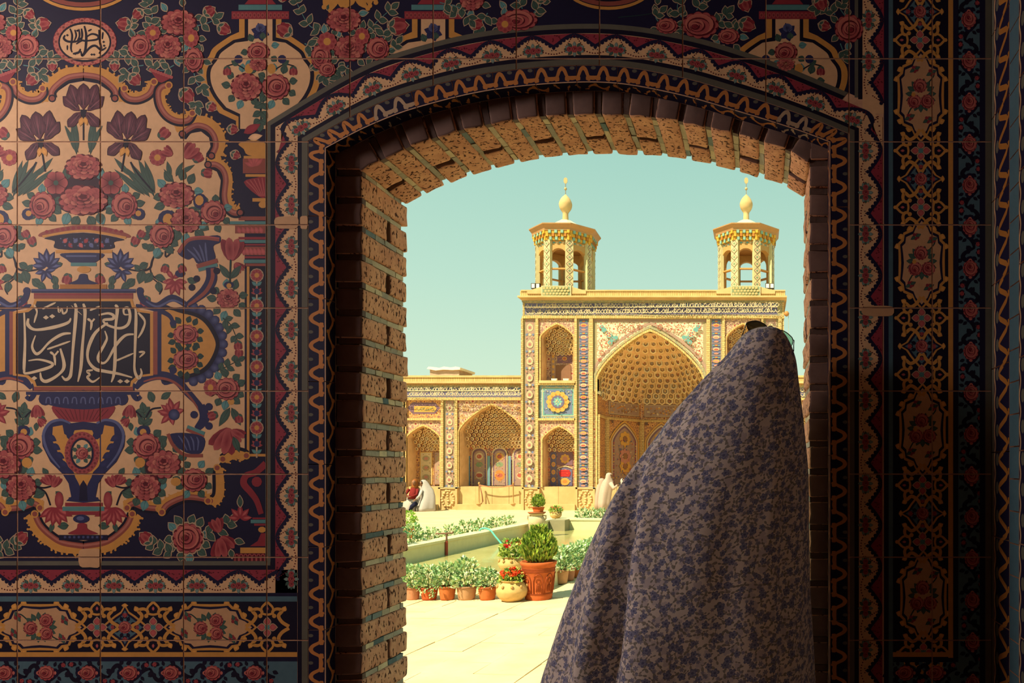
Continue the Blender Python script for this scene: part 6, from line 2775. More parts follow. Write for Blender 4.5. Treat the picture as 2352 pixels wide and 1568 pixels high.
# one honeycomb cell: six sided frame around a sunk panel with a boss
def cell_mesh(seed):
    rr = random.Random(seed)
    mb = MB()
    n = 6
    tone = rr.choice(['f0cc90', 'e8c084', 'f4d6a0', 'e4cca0', 'ecc48c'])
    dark = rr.choice(['b88a5c', 'ac8260', 'c09668', 'a68a6c'])
    ro = [(.5 * math.cos(PI / 6 + PI / 3 * k) * (1.0), .5 * math.sin(PI / 6 + PI / 3 * k)) for k in range(n)]
    ri = [(.62 * x, .62 * y) for x, y in ro]
    mb.color(tone)
    o0 = [(x, .12, y) for x, y in ro]
    o1 = [(x * .96, -.07, y * .96) for x, y in ro]
    i1 = [(x, -.07, y) for x, y in ri]
    mb.loft([o0, o1, i1], False)
    mb.color(dark)
    i2 = [(x * .9, .08, y * .9) for x, y in ri]
    mb.loft([[(x, -.068, y) for x, y in ri], i2], False)
    mb.add(i2, [tuple(range(n))])
    mb.color(rr.choice(['d8b070', 'c09a62', '9c8a78', 'b87850']))
    mb.loft([[(r_ * math.cos(PI / 3 * k), y_, r_ * math.sin(PI / 3 * k)) for k in range(6)] for r_, y_ in ((.15, .09), (.12, -.03), (.02, -.05))], False)
    me = mb.mesh('honeycomb_cell')
    return me


CELLS = [cell_mesh(k) for k in range(8)]


def cell(parent, pos, s, yaw=0.0, tilt=0.0, k=0):
    o = child('honeycomb_cell', CELLS[k % 8], M['fpaint'], parent, pos, (tilt, 0, yaw), (s, s, s * 1.05))
    return o


# ------------------------------------------------------------------ writing band
def inscription(parent, x0, x1, y0, y1, dy, seed):
    p = FPaint(dy)
    p.rect(x0, y0, x1, y1, 'f_navy')
    ym = (y0 + y1) / 2
    rr = random.Random(seed)
    x = x0 + 2
    h = (y1 - y0) / 2
    while x < x1 - 4:
        for row in (0, 1):
            b = y0 + h * row + h * .78
            w = rr.uniform(6, 12)
            p.stroke(cr([(x, b - h * rr.uniform(.1, .5)), (x + w * .35, b + h * .1), (x + w * .8, b - h * .05), (x + w, b - h * rr.uniform(.2, .6))], 4),
                     [.8, 1.9, 1.6, .7], 'f_white')
            if rr.random() < .42:
                xx = x + w * rr.random()
                p.stroke([(xx, y0 + h * row + 1), (xx - .4, b)], [1.5, 1.0], 'f_white')
            if rr.random() < .5:
                p.stroke([(x + 1, y0 + h * row + h * .3), (x + w * .7, y0 + h * row + h * .16)], .7, 'f_white')
            if rr.random() < .6:
                p.stroke(cr([(x + w * .2, y0 + h * row + h * .55), (x + w * .5, y0 + h * row + h * .2), (x + w * .75, y0 + h * row + h * .5)], 4), 1.1, 'f_white')
            if rr.random() < .4:
                p.ell(x + w * .6, y0 + h * row + h * .5, 1.0, .8, 'f_turq', 6)
        x += rr.uniform(5, 7)
    p.rect(x0, ym - .5, x1, ym + .5, 'f_white')
    return p.build('painted_inscription', parent, M['fpaint'], joints=False)


def medallions(parent, x0, x1, y0, y1, dy, style, per=38):
    """upright tile strip with a chain of medallions"""
    p = FPaint(dy)
    w = x1 - x0
    xc = (x0 + x1) / 2
    n = max(1, round((y1 - y0) / per))
    ph = (y1 - y0) / n
    p.rect(x0, y0, x1, y1, 'f_grey')
    p.rect(x0 + w * .14, y0, x1 - w * .14, y1, 'f_navy' if style else 'f_lilac')
    for k in range(n):
        c = y0 + ph * (k + .5)
        if style:
            p.ell(xc, c, w * .27, ph * .15, 'f_yel' if k % 3 == 0 else 'f_cream', 12)
            p.ell(xc, c + ph * .03, w * .20, ph * .09, 'f_pink' if k % 2 else 'f_red', 10)
            p.rect(x0, c + ph * .49, x1, c + ph * .515, 'f_white')
            for s in (-1, 1):
                p.ell(xc + s * w * .24, c + ph * .30, w * .10, ph * .06, 'f_blue', 8)
                p.ell(xc + s * w * .22, c - ph * .30, w * .09, ph * .05, 'f_turq', 8)
                p.ell(xc + s * w * .34, c, w * .05, ph * .08, 'f_pink', 6)
            p.ell(xc, c + ph * .36, w * .2, ph * .08, 'f_pink', 10)
            p.ell(xc, c - ph * .32, w * .14, ph * .07, 'f_orange', 8)
        else:
            for q in range(10):
                u_, v_ = ((q * 37) % 10 / 10 - .45) * w * .66, ((q * 53 + k * 17) % 10 / 10 - .45) * ph
                p.ell(xc + u_, c + v_, w * .045, ph * .03, ('f_pink', 'f_cream', 'f_blue', 'f_green')[q % 4], 6)
            p.poly(cr([(xc, c - ph * .26), (xc + w * .2, c - ph * .14), (xc + w * .26, c), (xc + w * .2, c + ph * .16), (xc, c + ph * .22), (xc - w * .2, c + ph * .16),
                       (xc - w * .26, c), (xc - w * .2, c - ph * .14)], 3, True), 'f_white')
            p.ell(xc, c, w * .17, ph * .13, 'f_lilac', 10)
            p.poly([(xc - w * .09, c + ph * .06), (xc, c - ph * .09), (xc + w * .09, c + ph * .06)], 'f_red')
            for s in (-1, 1):
                p.ell(xc + s * w * .26, c + ph * .42, w * .10, ph * .07, 'f_blue', 8)
                p.ell(xc + s * w * .28, c - ph * .38, w * .07, ph * .05, 'f_pink', 6)
            p.ell(xc, c + ph * .42, w * .12, ph * .08, 'f_cream', 8)
    return p.build('painted_strip', parent, M['fpaint'], joints=False)


def carved(parent, x0, x1, y0, y1, dy):
    """carved stone pedestal: frame and a bouquet in relief"""
    mb = MB().color('e0c48c')
    fbox(mb, x0, x1, y0, y1, dy - .10, dy + .3)
    mb.build('pedestal', M['fstone'], parent)
    mb = MB()
    w = x1 - x0
    for a, b, c, d in ((x0, x0 + w * .1, y0, y1), (x1 - w * .1, x1, y0, y1), (x0, x1, y0, y0 + 3)):
        fbox(mb, a, b, c, d, dy - .15, dy - .10)
    mb.build('pedestal_frame', M['fstone'], parent)
    mb = MB()
    rr = random.Random(int(x0))
    xc = (x0 + x1) / 2
    for i in range(7):
        for sx in (-1, 0, 1):
            yy = y0 + 8 + i * (y1 - y0 - 12) / 7
            sp = w * .30 * math.sin(PI * (i + .8) / 8)
            c = fp(xc + sx * sp + rr.uniform(-1, 1), yy, dy - .10)
            r_ = rr.uniform(.05, .075)
            mb.lathe([(.0, -r_), (r_ * .8, -r_ * .6), (r_, 0), (r_ * .7, r_ * .7), (0, r_)], 7, c, False)
    o = mb.build('carved_bouquet', M['fstone'], parent, True)
    o['kind'] = 'stuff'


def plinth(parent, x0, x1, dy, n=2):
    for k in range(n):
        a, b = x0 + (x1 - x0) * k / n, x0 + (x1 - x0) * (k + 1) / n
        mb = MB()
        fbox(mb, a + .3, b - .3, 1117, 1159, dy + rnd.uniform(.0, .02), dy + .4)
        mb.build('plinth_slab', M['fstone'], parent)
    mb = MB()
    fbox(mb, x0, x1, 1157, 1172, dy - .30, dy + .3)
    mb.build('plinth_step', M['fstone'], parent)


def trimv(parent, x0, x1, y0, y1, dy, out=.06):
    mb = MB()
    fbox(mb, x0, x1, y0, y1, dy - out, dy + .1)
    mb.build('brick_trim', M['fbrick'], parent)


def trimh(parent, x0, x1, y0, y1, dy, out=.06, m='fbrickv'):
    mb = MB()
    fbox(mb, x0, x1, y0, y1, dy - out, dy + .1)
    mb.build('brick_course', M[m], parent)


def niche(parent, x0, x1, y0, ybot, xc, hw, ytop, yspr, dy, dep, front, back, rows, door=None, cells=True, ph=0, split=None):
    """arched recess: face, rib, soffit, back wall and honeycomb"""
    mb = MB()
    arch_front(mb, x0, x1, y0, ybot, xc, hw, ytop, yspr, dy)
    mb.build('spandrel', M[front], parent)
    mb = MB()
    arch_rib(mb, xc, hw, ytop, yspr, ybot, 3.2, dy - .05, dy + .04)
    mb.build('arch_rib', M['fbrickv'], parent)
    # soffit and jambs
    mb = MB()
    ln = [(xc - hw, ybot)] + arch_line(xc, hw, ytop, yspr) + [(xc + hw, ybot)]
    for a, b in zip(ln, ln[1:]):
        mb.add([fp(*a, dy), fp(*b, dy), fp(*b, dy + dep), fp(*a, dy + dep)], [(0, 1, 2, 3)])
    mb.build('soffit', M['muq'], parent)
    mb = MB()
    fbox(mb, xc - hw - 1, xc + hw + 1, ytop - 4, ybot, dy + dep, dy + dep + .1)
    mb.build('back_wall', M[back], parent)
    if cells:
        # corbelled rows that lean forward towards the arch
        r0, nrow = rows
        for i in range(nrow):
            f = i / nrow
            y = r0 - (r0 - ytop) * f
            dd = dep * (0.92 - .74 * f)
            t = min(1.0, max(0.0, (y - ytop) / (yspr - ytop)))
            # half width of the opening at this height
            half = 0
            for q in range(100):
                if arch_y(q / 100, ytop, yspr) <= y - 4 or y > yspr:
                    half = q / 100
            half = hw * (.98 if y > yspr else half)
            step = 9.6
            m_ = int(half / step)
            for j in range(-m_, m_ + 1):
                off = .5 if i % 2 else 0
                xx = xc + (j + off) * step
                if abs(xx - xc) > half:
                    continue
                curve = dd * (1 - .55 * ((xx - xc) / max(half, 1)) ** 2)
                cell(parent, fp(xx, y - 4, dy + max(.06, curve)), 9.6 * KF, .5 * (xx - xc) / max(half, 1), .30, i * 3 + j + ph)


# ------------------------------------------------------------------ central iwan block
iw = thing('iwan_facade', 'tall tiled portal block with a great pointed honeycomb vaulted arch across the courtyard', 'building', fp(1500, 1170, 0))
dyI = -0.30
# body behind
mb = MB()
fbox(mb, 1206, 1367, 688, 1118, dyI + 1.7, 6.0)
fbox(mb, 1624, 1800, 688, 1118, dyI + 1.7, 6.0)
fbox(mb, 1206, 1800, 688, 752, dyI + 1.2, 6.0)
fbox(mb, 1206, 1209, 690, 1118, dyI, 6.0)
fbox(mb, 1796, 1800, 690, 1118, dyI, 6.0)
mb.build('body', M['fbrick'], iw)
mb = MB()
fbox(mb, 1206, 1800, 694, 736, dyI + .02, dyI + 1.4)
mb.build('upper_wall', M['pat_grey'], iw)
inscription(iw, 1211, 1785, 700, 725, dyI + .02, 3)
trimh(iw, 1205, 1801, 729.5, 735, dyI)
trimh(iw, 1205, 1801, 693, 698, dyI, .05, 'pat_grey')
# cornice and parapet
mb = MB()
for y0, y1, o_ in ((690.5, 694, .16), (687, 690.5, .34)):
    fbox(mb, 1200 + 4 * (o_ < .3), 1806, y0, y1, dyI - o_, 6.2)
mb.build('cornice', M['fstone'], iw)
mb = MB()
fbox(mb, 1201, 1803, 673, 687, dyI - .05, dyI + .5)
mb.build('parapet', M['fbrickv'], iw)
mb = MB()
fbox(mb, 1203, 1803, 670.5, 673.5, dyI - .08, dyI + .55)
mb.build('parapet_cap', M['fstone'], iw)
for x0, x1 in ((1203, 1207.5), (1236, 1242), (1324, 1330), (1358, 1366), (1624, 1632), (1660, 1666), (1748, 1754), (1787, 1795)):
    trimv(iw, x0, x1, 735, 1118, dyI)
for x0, x1, st_ in ((1208, 1236, 0), (1330.5, 1358, 1), (1632, 1660, 1), (1754, 1787, 0)):
    medallions(iw, x0, x1, 736, 1118, dyI + .03, st_, 27 if st_ else 38)
    mb = MB()
    fbox(mb, x0 - .5, x1 + .5, 735, 1118, dyI + .034, dyI + 1.3)
    mb.build('strip_back', M['pat_grey'], iw)
for xc in (1284, 1707):
    o_ = xc - 1284
    niche(iw, 1242 + o_, 1324 + o_, 735, 876, xc, 37, 748, 778, dyI + .03, .8, 'pat_lilac', 'pat_lilac', (812, 8), ph=o_)
    # doorway in the back of the upper niche
    mb = MB()
    mb.color('7e5c46')
    fbox(mb, xc - 16, xc + 20, 834, 876, dyI + .80, dyI + .90)
    mb.build('dark_opening', M['vcol'], iw)
    p = FPaint(dyI + .82, 2)
    p.rect(xc - 12, 808, xc + 22, 830, 'f_purple')
    p.ell(xc + 5, 819, 6, 5, 'f_yel', 10)
    p.ell(xc + 5, 819, 3.6, 3, 'f_red', 8)
    for k in range(16):
        p.ell(xc - 10 + (k * 7) % 31, 810 + (k * 5) % 19, 1.2, 1.0, 'f_pink', 6)
    p.rect(xc - 30, 797, xc + 32, 805, 'f_cream')
    for k in range(6):
        p.ell(xc - 24 + k * 10, 801, 2.6, 2.2, 'f_dark', 6)
    p.rect(xc - 26, 806, xc - 16, 872, 'f_lilac')
    p.rect(xc + 26, 806, xc + 34, 872, 'f_lilac')
    for k in range(5):
        p.ell(xc - 21, 814 + k * 12, 3, 4, 'f_yel', 8)
    p.build('painted_panel', iw, M['fpaint'], joints=False)
    mb = MB()
    fbox(mb, xc - 40, xc + 42, 876, 882, dyI - .10, dyI + 1.2)
    mb.build('ledge', M['fstone'], iw)
    trimh(iw, xc - 42, xc + 42, 882, 886, dyI)
    mb = MB()
    fbox(mb, xc - 41, xc + 42, 886, 964, dyI + .05, dyI + 1.3)
    mb.build('panel_back', M['pat_blue'], iw)
    p = FPaint(dyI + .05, 2)
    cx_, cy_ = xc + 2, 924
    p.rect(cx_ - 37, cy_ - 33, cx_ + 37, cy_ + 33, 'f_white')
    p.rect(cx_ - 35, cy_ - 31, cx_ + 35, cy_ + 31, 'f_turq')
    p.rect(cx_ - 32, cy_ - 28, cx_ + 32, cy_ + 28, 'f_blue')
    rr = random.Random(9)
    for k in range(90):
        p.ell(cx_ + rr.uniform(-33, 33), cy_ + rr.uniform(-29, 29), 1.5, 1.2, rr.choice(['f_turq', 'f_turq', 'f_green', 'f_navy', 'f_cream']), 6)
    for k in range(12):
        t = 2 * PI * k / 12
        p.ell(cx_ + 20 * math.cos(t), cy_ + 19 * math.sin(t), 6.5, 6, 'f_yel', 10)
    for k in range(12):
        t = 2 * PI * (k + .5) / 12
        p.ell(cx_ + 18 * math.cos(t), cy_ + 17 * math.sin(t), 2.2, 2, 'f_orange', 8)
    p.ell(cx_, cy_, 15, 14.5, 'f_navy', 16)
    for k in range(8):
        t = 2 * PI * k / 8
        p.leaf(cx_, cy_, 12, 3, t, 'f_turq', None, False)
    for k in range(14):
        p.ell(cx_ + rr.uniform(-7, 7), cy_ + rr.uniform(-7, 7), 1.3, 1.3, 'f_cream', 6)
    p.build('painted_panel', iw, M['fpaint'], joints=False)
    trimh(iw, xc - 42, xc + 42, 961.5, 966.5, dyI)
    niche(iw, 1242 + o_, 1326 + o_, 966, 1118, xc + 4, 37, 981, 1010, dyI + .03, .75, 'pat_lilac', 'pat_carpet', (1036, 6), cells=(o_ == 0), ph=o_ + 2)
    p = FPaint(dyI + .77, 2)
    x_ = xc + 7
    p.rect(x_ - 34, 1037, x_ - 20, 1116, 'f_navy')
    p.rect(x_ + 22, 1037, x_ + 30, 1116, 'f_navy')
    for k in range(4):
        p.ell(x_ - 27, 1048 + k * 18, 5, 6, 'f_yel', 8)
        p.ell(x_ - 27, 1048 + k * 18, 3, 3, 'f_pink', 6)
    p.rect(x_ - 18, 1038, x_ + 18, 1068, 'f_purple')
    for k in range(8):
        t = 2 * PI * k / 8
        p.ell(x_ + 8 * math.cos(t), 1053 + 8 * math.sin(t), 3.6, 3.4, 'f_yel', 8)
    p.ell(x_, 1053, 6, 6, 'f_pink', 10)
    p.stroke(cr([(x_ - 18, 1076), (x_, 1070), (x_ + 18, 1076)], 6), 2.5, 'f_cream')
    p.poly(cr([(x_ - 17, 1078), (x_, 1073), (x_ + 17, 1078)], 4) + [(x_ + 17, 1116), (x_ - 17, 1116)], 'f_navy')
    for k in range(22):
        p.ell(x_ + rr.uniform(-15, 15), rr.uniform(1078, 1114), 1.8, 1.5, rr.choice(['f_pink', 'f_red', 'f_cream', 'f_blue']), 6)
    p.ell(x_, 1106, 11, 9, 'f_yel', 12)
    p.ell(x_, 1106, 6, 4, 'f_orange', 10)
    if o_ == 0:
        for k in range(4):
            w_ = (11, 13, 13, 11)[k]
            p.rect(x_ - w_, 1079 + k * 4, x_ + w_, 1082.4 + k * 4, lin('d8302c'))
    else:
        p.ell(x_, 1088, 12, 7, 'f_red', 12)
    p.build('painted_panel', iw, M['fpaint'], joints=False)
for a, b in ((1245, 1328), (1370, 1624), (1666, 1750)):
    plinth(iw, a, b, dyI + (.05 if b - a < 100 else -.1), 2 if b - a < 100 else 5)
for a, b in ((1207, 1246), (1328, 1372), (1620, 1664), (1750, 1794)):
    carved(iw, a, b, 1119, 1171, dyI)

# the great arch
XCa, HWa = 1495.5, 121.5
mb = MB()
arch_front(mb, 1366, 1624, 735, 1118, XCa, HWa + 3, 757, 872, dyI + .05)
mb.build('spandrel', M['pat_cream'], iw)
mb = MB()
arch_rib(mb, XCa, HWa - 2, 764, 872, 1118, 4.5, dyI - .03, dyI + .30)
mb.build('arch_rib', M['fbrickv'], iw)
mb = MB()
arch_rib(mb, XCa, HWa + 2.5, 757, 868, 900, 5.0, dyI + .0, dyI + .06)
mb.build('arch_moulding', M['pat_grey'], iw)
p = FPaint(dyI + .05, 1.5)
p.rect(1366, 735, 1624, 742, 'f_lilac')
p.rect(1366, 742, 1374, 860, 'f_grey')
p.rect(1616, 742, 1624, 860, 'f_grey')
for sx in (1, -1):
    X = lambda x: XCa + sx * (x - XCa)
    p.stroke([(X(a[0]), a[1] - 7) for a in arch_line(XCa, HWa + 8, 752, 862, 24)[:13]], 6, 'f_lilac')
    for cx_, cy_, r_ in ((1430, 757, 12), (1452, 757, 10), (1472, 754, 7.5), (1390, 790, 12), (1386, 812, 7), (1381, 828, 4.5), (1408, 786, 5), (1383, 756, 4)):
        sp_l = [(X(cx_ + r_ * (1 - k / 22) * math.cos(k * .62)), cy_ + r_ * (1 - k / 22) * math.sin(k * .62)) for k in range(20)]
        p.stroke(sp_l, [1.1, .8, .5], 'f_brown')
        for k in range(7):
            t = k * .9 + r_
            p.ell(X(cx_ + r_ * .7 * math.cos(t)), cy_ + r_ * .7 * math.sin(t), 1.4, 1.3, 'f_red', 6)
    for x_, y_, r_ in ((1386, 754, 5), (1391, 761, 6), (1402, 772, 8), (1412, 781, 7), (1405, 789, 5.5), (1418, 778, 5)):
        p.ell(X(x_), y_, r_, r_ * .9, 'f_turq', 12)
    p.ell(X(1401), 771, 7, 6.5, 'f_cream', 10)
    for k in range(6):
        t = k * PI / 3
        p.ell(X(1401 + 4 * math.cos(t)), 771 + 3.6 * math.sin(t), 1.9, 1.8, 'f_red' if k % 2 else 'f_navy', 6)
    for x_, y_ in ((1386, 753), (1414, 783), (1405, 790)):
        p.ell(X(x_), y_, 2.2, 2, 'f_pink', 8)
    rr = random.Random(4)
    for k in range(26):
        x_ = 1378 + rr.random() * 100
        y_ = rr.uniform(745, 752 + (1 - (x_ - 1378) / 100) * 70)
        if y_ < arch_y((x_ - XCa) / (HWa + 10), 748, 860) - 4:
            p.ell(X(x_), y_, 1.3, 1.2, 'f_red' if k % 3 else 'f_brown', 6)
p.build('painted_spandrel', iw, M['fpaint'], joints=False)

# recess: jambs, slanted sides and back, with panels
XA = (XCa - VX) * KF
HM = (HWa - 3) * KF
VA = [(-HM, 0.0), (-HM, 1.5), (-HM * .43, 3.5), (HM * .43, 3.5), (HM, 1.5), (HM, 0.0)]


def rec(u, z, out=0.0):
    """u in 0..5 along the recess plan, z height"""
    i = min(int(u), 4)
    f = u - i
    x = VA[i][0] + (VA[i + 1][0] - VA[i][0]) * f
    y = VA[i][1] + (VA[i + 1][1] - VA[i][1]) * f
    dx, dy_ = VA[i + 1][0] - VA[i][0], VA[i + 1][1] - VA[i][1]
    l = math.hypot(dx, dy_)
    return Vector((XA + x + dy_ / l * out, FY + dyI + y - dx / l * out, z))


zq = lambda py: CZ - (py - VY) * (DF + 2.6) / FPX      # heights read off the recessed walls
Z0, Z1, Z2, Z3, Z4 = 0.85, zq(1116), zq(963), zq(957), zq(924)
for i in range(5):
    mb = MB()
    mb.add([rec(i, Z1), rec(i + .999, Z1), rec(i + .999, Z4 + .05), rec(i, Z4 + .05)], [(0, 1, 2, 3)])
    mb.build('recess_wall', M['pat_brown'], iw)
    mb = MB()
    a, b = rec(i + .001, Z2 - .09, 0), rec(i + .999, Z2 - .09, 0)
    a2, b2 = rec(i + .001, Z2 - .09, .08), rec(i + .999, Z2 - .09, .08)
    mb.extrude([a, b, b2, a2], (0, 0, .11))
    mb.build('brick_course', M['fbrickv'], iw)
    for f in (.04, .96):
        mb = MB()
        hw_ = .05 if i in (1, 2, 3) else .07
        q = [rec(i + max(.001, f - hw_ * .6), Z1, .0), rec(i + min(.998, f + hw_ * .6), Z1, .0), rec(i + min(.998, f + hw_ * .6), Z1, .07),
             rec(i + max(.001, f - hw_ * .6), Z1, .07)]
        mb.extrude(q, (0, 0, Z2 - Z1 - .09))
        mb.build('brick_pilaster', M['fbrick'], iw)
for i in (1, 2, 3):
    ln_ = (Vector(VA[i + 1]) - Vector(VA[i])).length

    def rfn(x, y, d=0.0, i=i, ln_=ln_):
        return tuple(rec(i + min(.999, max(.001, x / ln_)), y, d))
    p = Paint(2, rfn, .0006, .004)
    # frieze panel
    p.rect(ln_ * .07, Z3 + .02, ln_ * .93, Z4 - .03, 'f_dark')
    p.rect(ln_ * .08, Z3 + .05, ln_ * .92, Z4 - .06, 'f_cream')
    p.rect(ln_ * .09, Z3 + .07, ln_ * .91, Z4 - .08, 'f_lilac')
    rr = random.Random(i)
    for k in range(46):
        p.ell(rr.uniform(.12, .88) * ln_, rr.uniform(Z3 + .12, Z4 - .13), .045, .035, rr.choice(['f_yel', 'f_cream', 'f_brown', 'f_orange']), 7)
    # arched carpet panel
    xc_, hw_ = ln_ / 2, ln_ * .36
    zs, za = Z1 + (Z2 - Z1) * .66, Z2 - .22
    def arc(h, top, o=0):
        return [(xc_ + h * t, zs + (top - zs) * max(0, 1 - abs(t) ** 1.2) ** .7) for t in [math.sin(PI / 2 * (-1 + 2 * k / 16)) for k in range(17)]]
    for h, top, col in ((hw_ * 1.16, za + .14, 'f_yel'), (hw_ * 1.06, za + .06, 'f_brown'), (hw_, za, 'f_cream'), (hw_ * .92, za - .08, 'f_purple'),
                        (hw_ * .78, za - .18, 'f_lilac')):
        p.poly([(xc_ - h, Z1 + .02)] + arc(h, top) + [(xc_ + h, Z1 + .02)], col)
    for k in range(16):
        yy = Z1 + .15 + (zs - Z1 - .1) * k / 16
        for s in (-1, 1):
            p.ell(xc_ + s * hw_ * .85, yy, .04, .05, ('f_red', 'f_pink', 'f_yel')[k % 3], 6)
    for cyy, col in ((zs + .12, 'f_yel'), (Z1 + .9, 'f_yel'), ((zs + Z1) / 2 + .35, 'f_pink')):
        for k in range(8):
            t = 2 * PI * k / 8
            p.ell(xc_ + .26 * math.cos(t), cyy + .24 * math.sin(t), .12, .11, col, 8)
        p.ell(xc_, cyy, .14, .13, 'f_brown', 8)
    for k in range(60):
        p.ell(xc_ + rr.uniform(-.72, .72) * hw_, rr.uniform(Z1 + .1, zs + .1), .04, .035, rr.choice(['f_red', 'f_red', 'f_pink', 'f_cream', 'f_navy', 'f_yel']), 6)
    for s in (-1, 1):
        p.rect(xc_ + s * hw_ * 1.02 - .07, za - .02, xc_ + s * hw_ * 1.02 + .07, za + .12, 'f_dark')
    p.build('painted_panel', iw, M['fpaint'], joints=False)
for i in (0, 1, 2, 3, 4):
    mb = MB()
    a, b = rec(i + .001, -.05), rec(i + .999, -.05)
    mb.extrude([a, b, rec(i + .999, -.05, .12), rec(i + .001, -.05, .12)], (0, 0, Z1 + .05))
    mb.build('plinth_slab', M['fstone'], iw)

# honeycomb vault: shell plus rows of cells leaning forward to the crown
ztop = fp(0, 764)[2]
zspr = fp(0, 872)[2]


def vault(u, f):
    """u 0..1 across, f 0 (frieze) .. 1 (crown)"""
    z = Z4 + (ztop - .05 - Z4) * f
    base = rec(0.55 + 3.9 * u, z)
    # half width of the arch at that height
    if z <= zspr:
        hwz = HM
    else:
        g_ = min(1.0, (z - zspr) / (ztop - zspr))
        hwz = HM * max(0.0, 1 - g_ ** (1 / .7)) ** (1 / 1.2)
    xf_ = XA + hwz * (2 * u - 1)
    yf_ = FY + dyI + .12
    k = f ** 1.7
    return Vector((base.x + (xf_ - base.x) * min(1, f ** 1.1), base.y + (yf_ - base.y) * k, z))


mb = MB()
NU, NF = 28, 18
grid = [[vault(i / NU, j / NF) for i in range(NU + 1)] for j in range(NF + 1)]
mb.add([q for r_ in grid for q in r_], [(j * (NU + 1) + i, j * (NU + 1) + i + 1, (j + 1) * (NU + 1) + i + 1, (j + 1) * (NU + 1) + i)
                                       for j in range(NF) for i in range(NU)])
mb.build('vault_shell', M['muq'], iw)
mb = MB()
ln = [(XCa - HWa + 2, 1118)] + arch_line(XCa, HWa - 2, 764, 872, 30) + [(XCa + HWa - 2, 1118)]
for a, b in zip(ln, ln[1:]):
    mb.add([fp(*a, dyI), fp(*b, dyI), fp(*b, dyI + .5), fp(*a, dyI + .5)], [(0, 1, 2, 3)])
mb.build('soffit', M['fbrick'], iw)
NRW = 12
cnt = 0
for j in range(NRW):
    f = (j + .5) / NRW
    A_ = [vault(k / 40, f) for k in range(41)]
    L = sum((A_[k + 1] - A_[k]).length for k in range(40))
    s_ = .365 - .05 * f
    m_ = max(1, int(L / (s_ * 1.06)))
    for i in range(m_):
        u_ = (i + (.5 if j % 2 else .25) + .12) / (m_ + .5)
        q = vault(u_, f)
        q2 = vault(min(1, u_ + .01), f)
        yaw = math.atan2(q2.y - q.y, q2.x - q.x)
        if cnt < 296:
            cell(iw, q + Vector((0, -.07, 0)), s_, yaw * .8, .5 * f + .12, (i * 5 + j * 3))
            cnt += 1


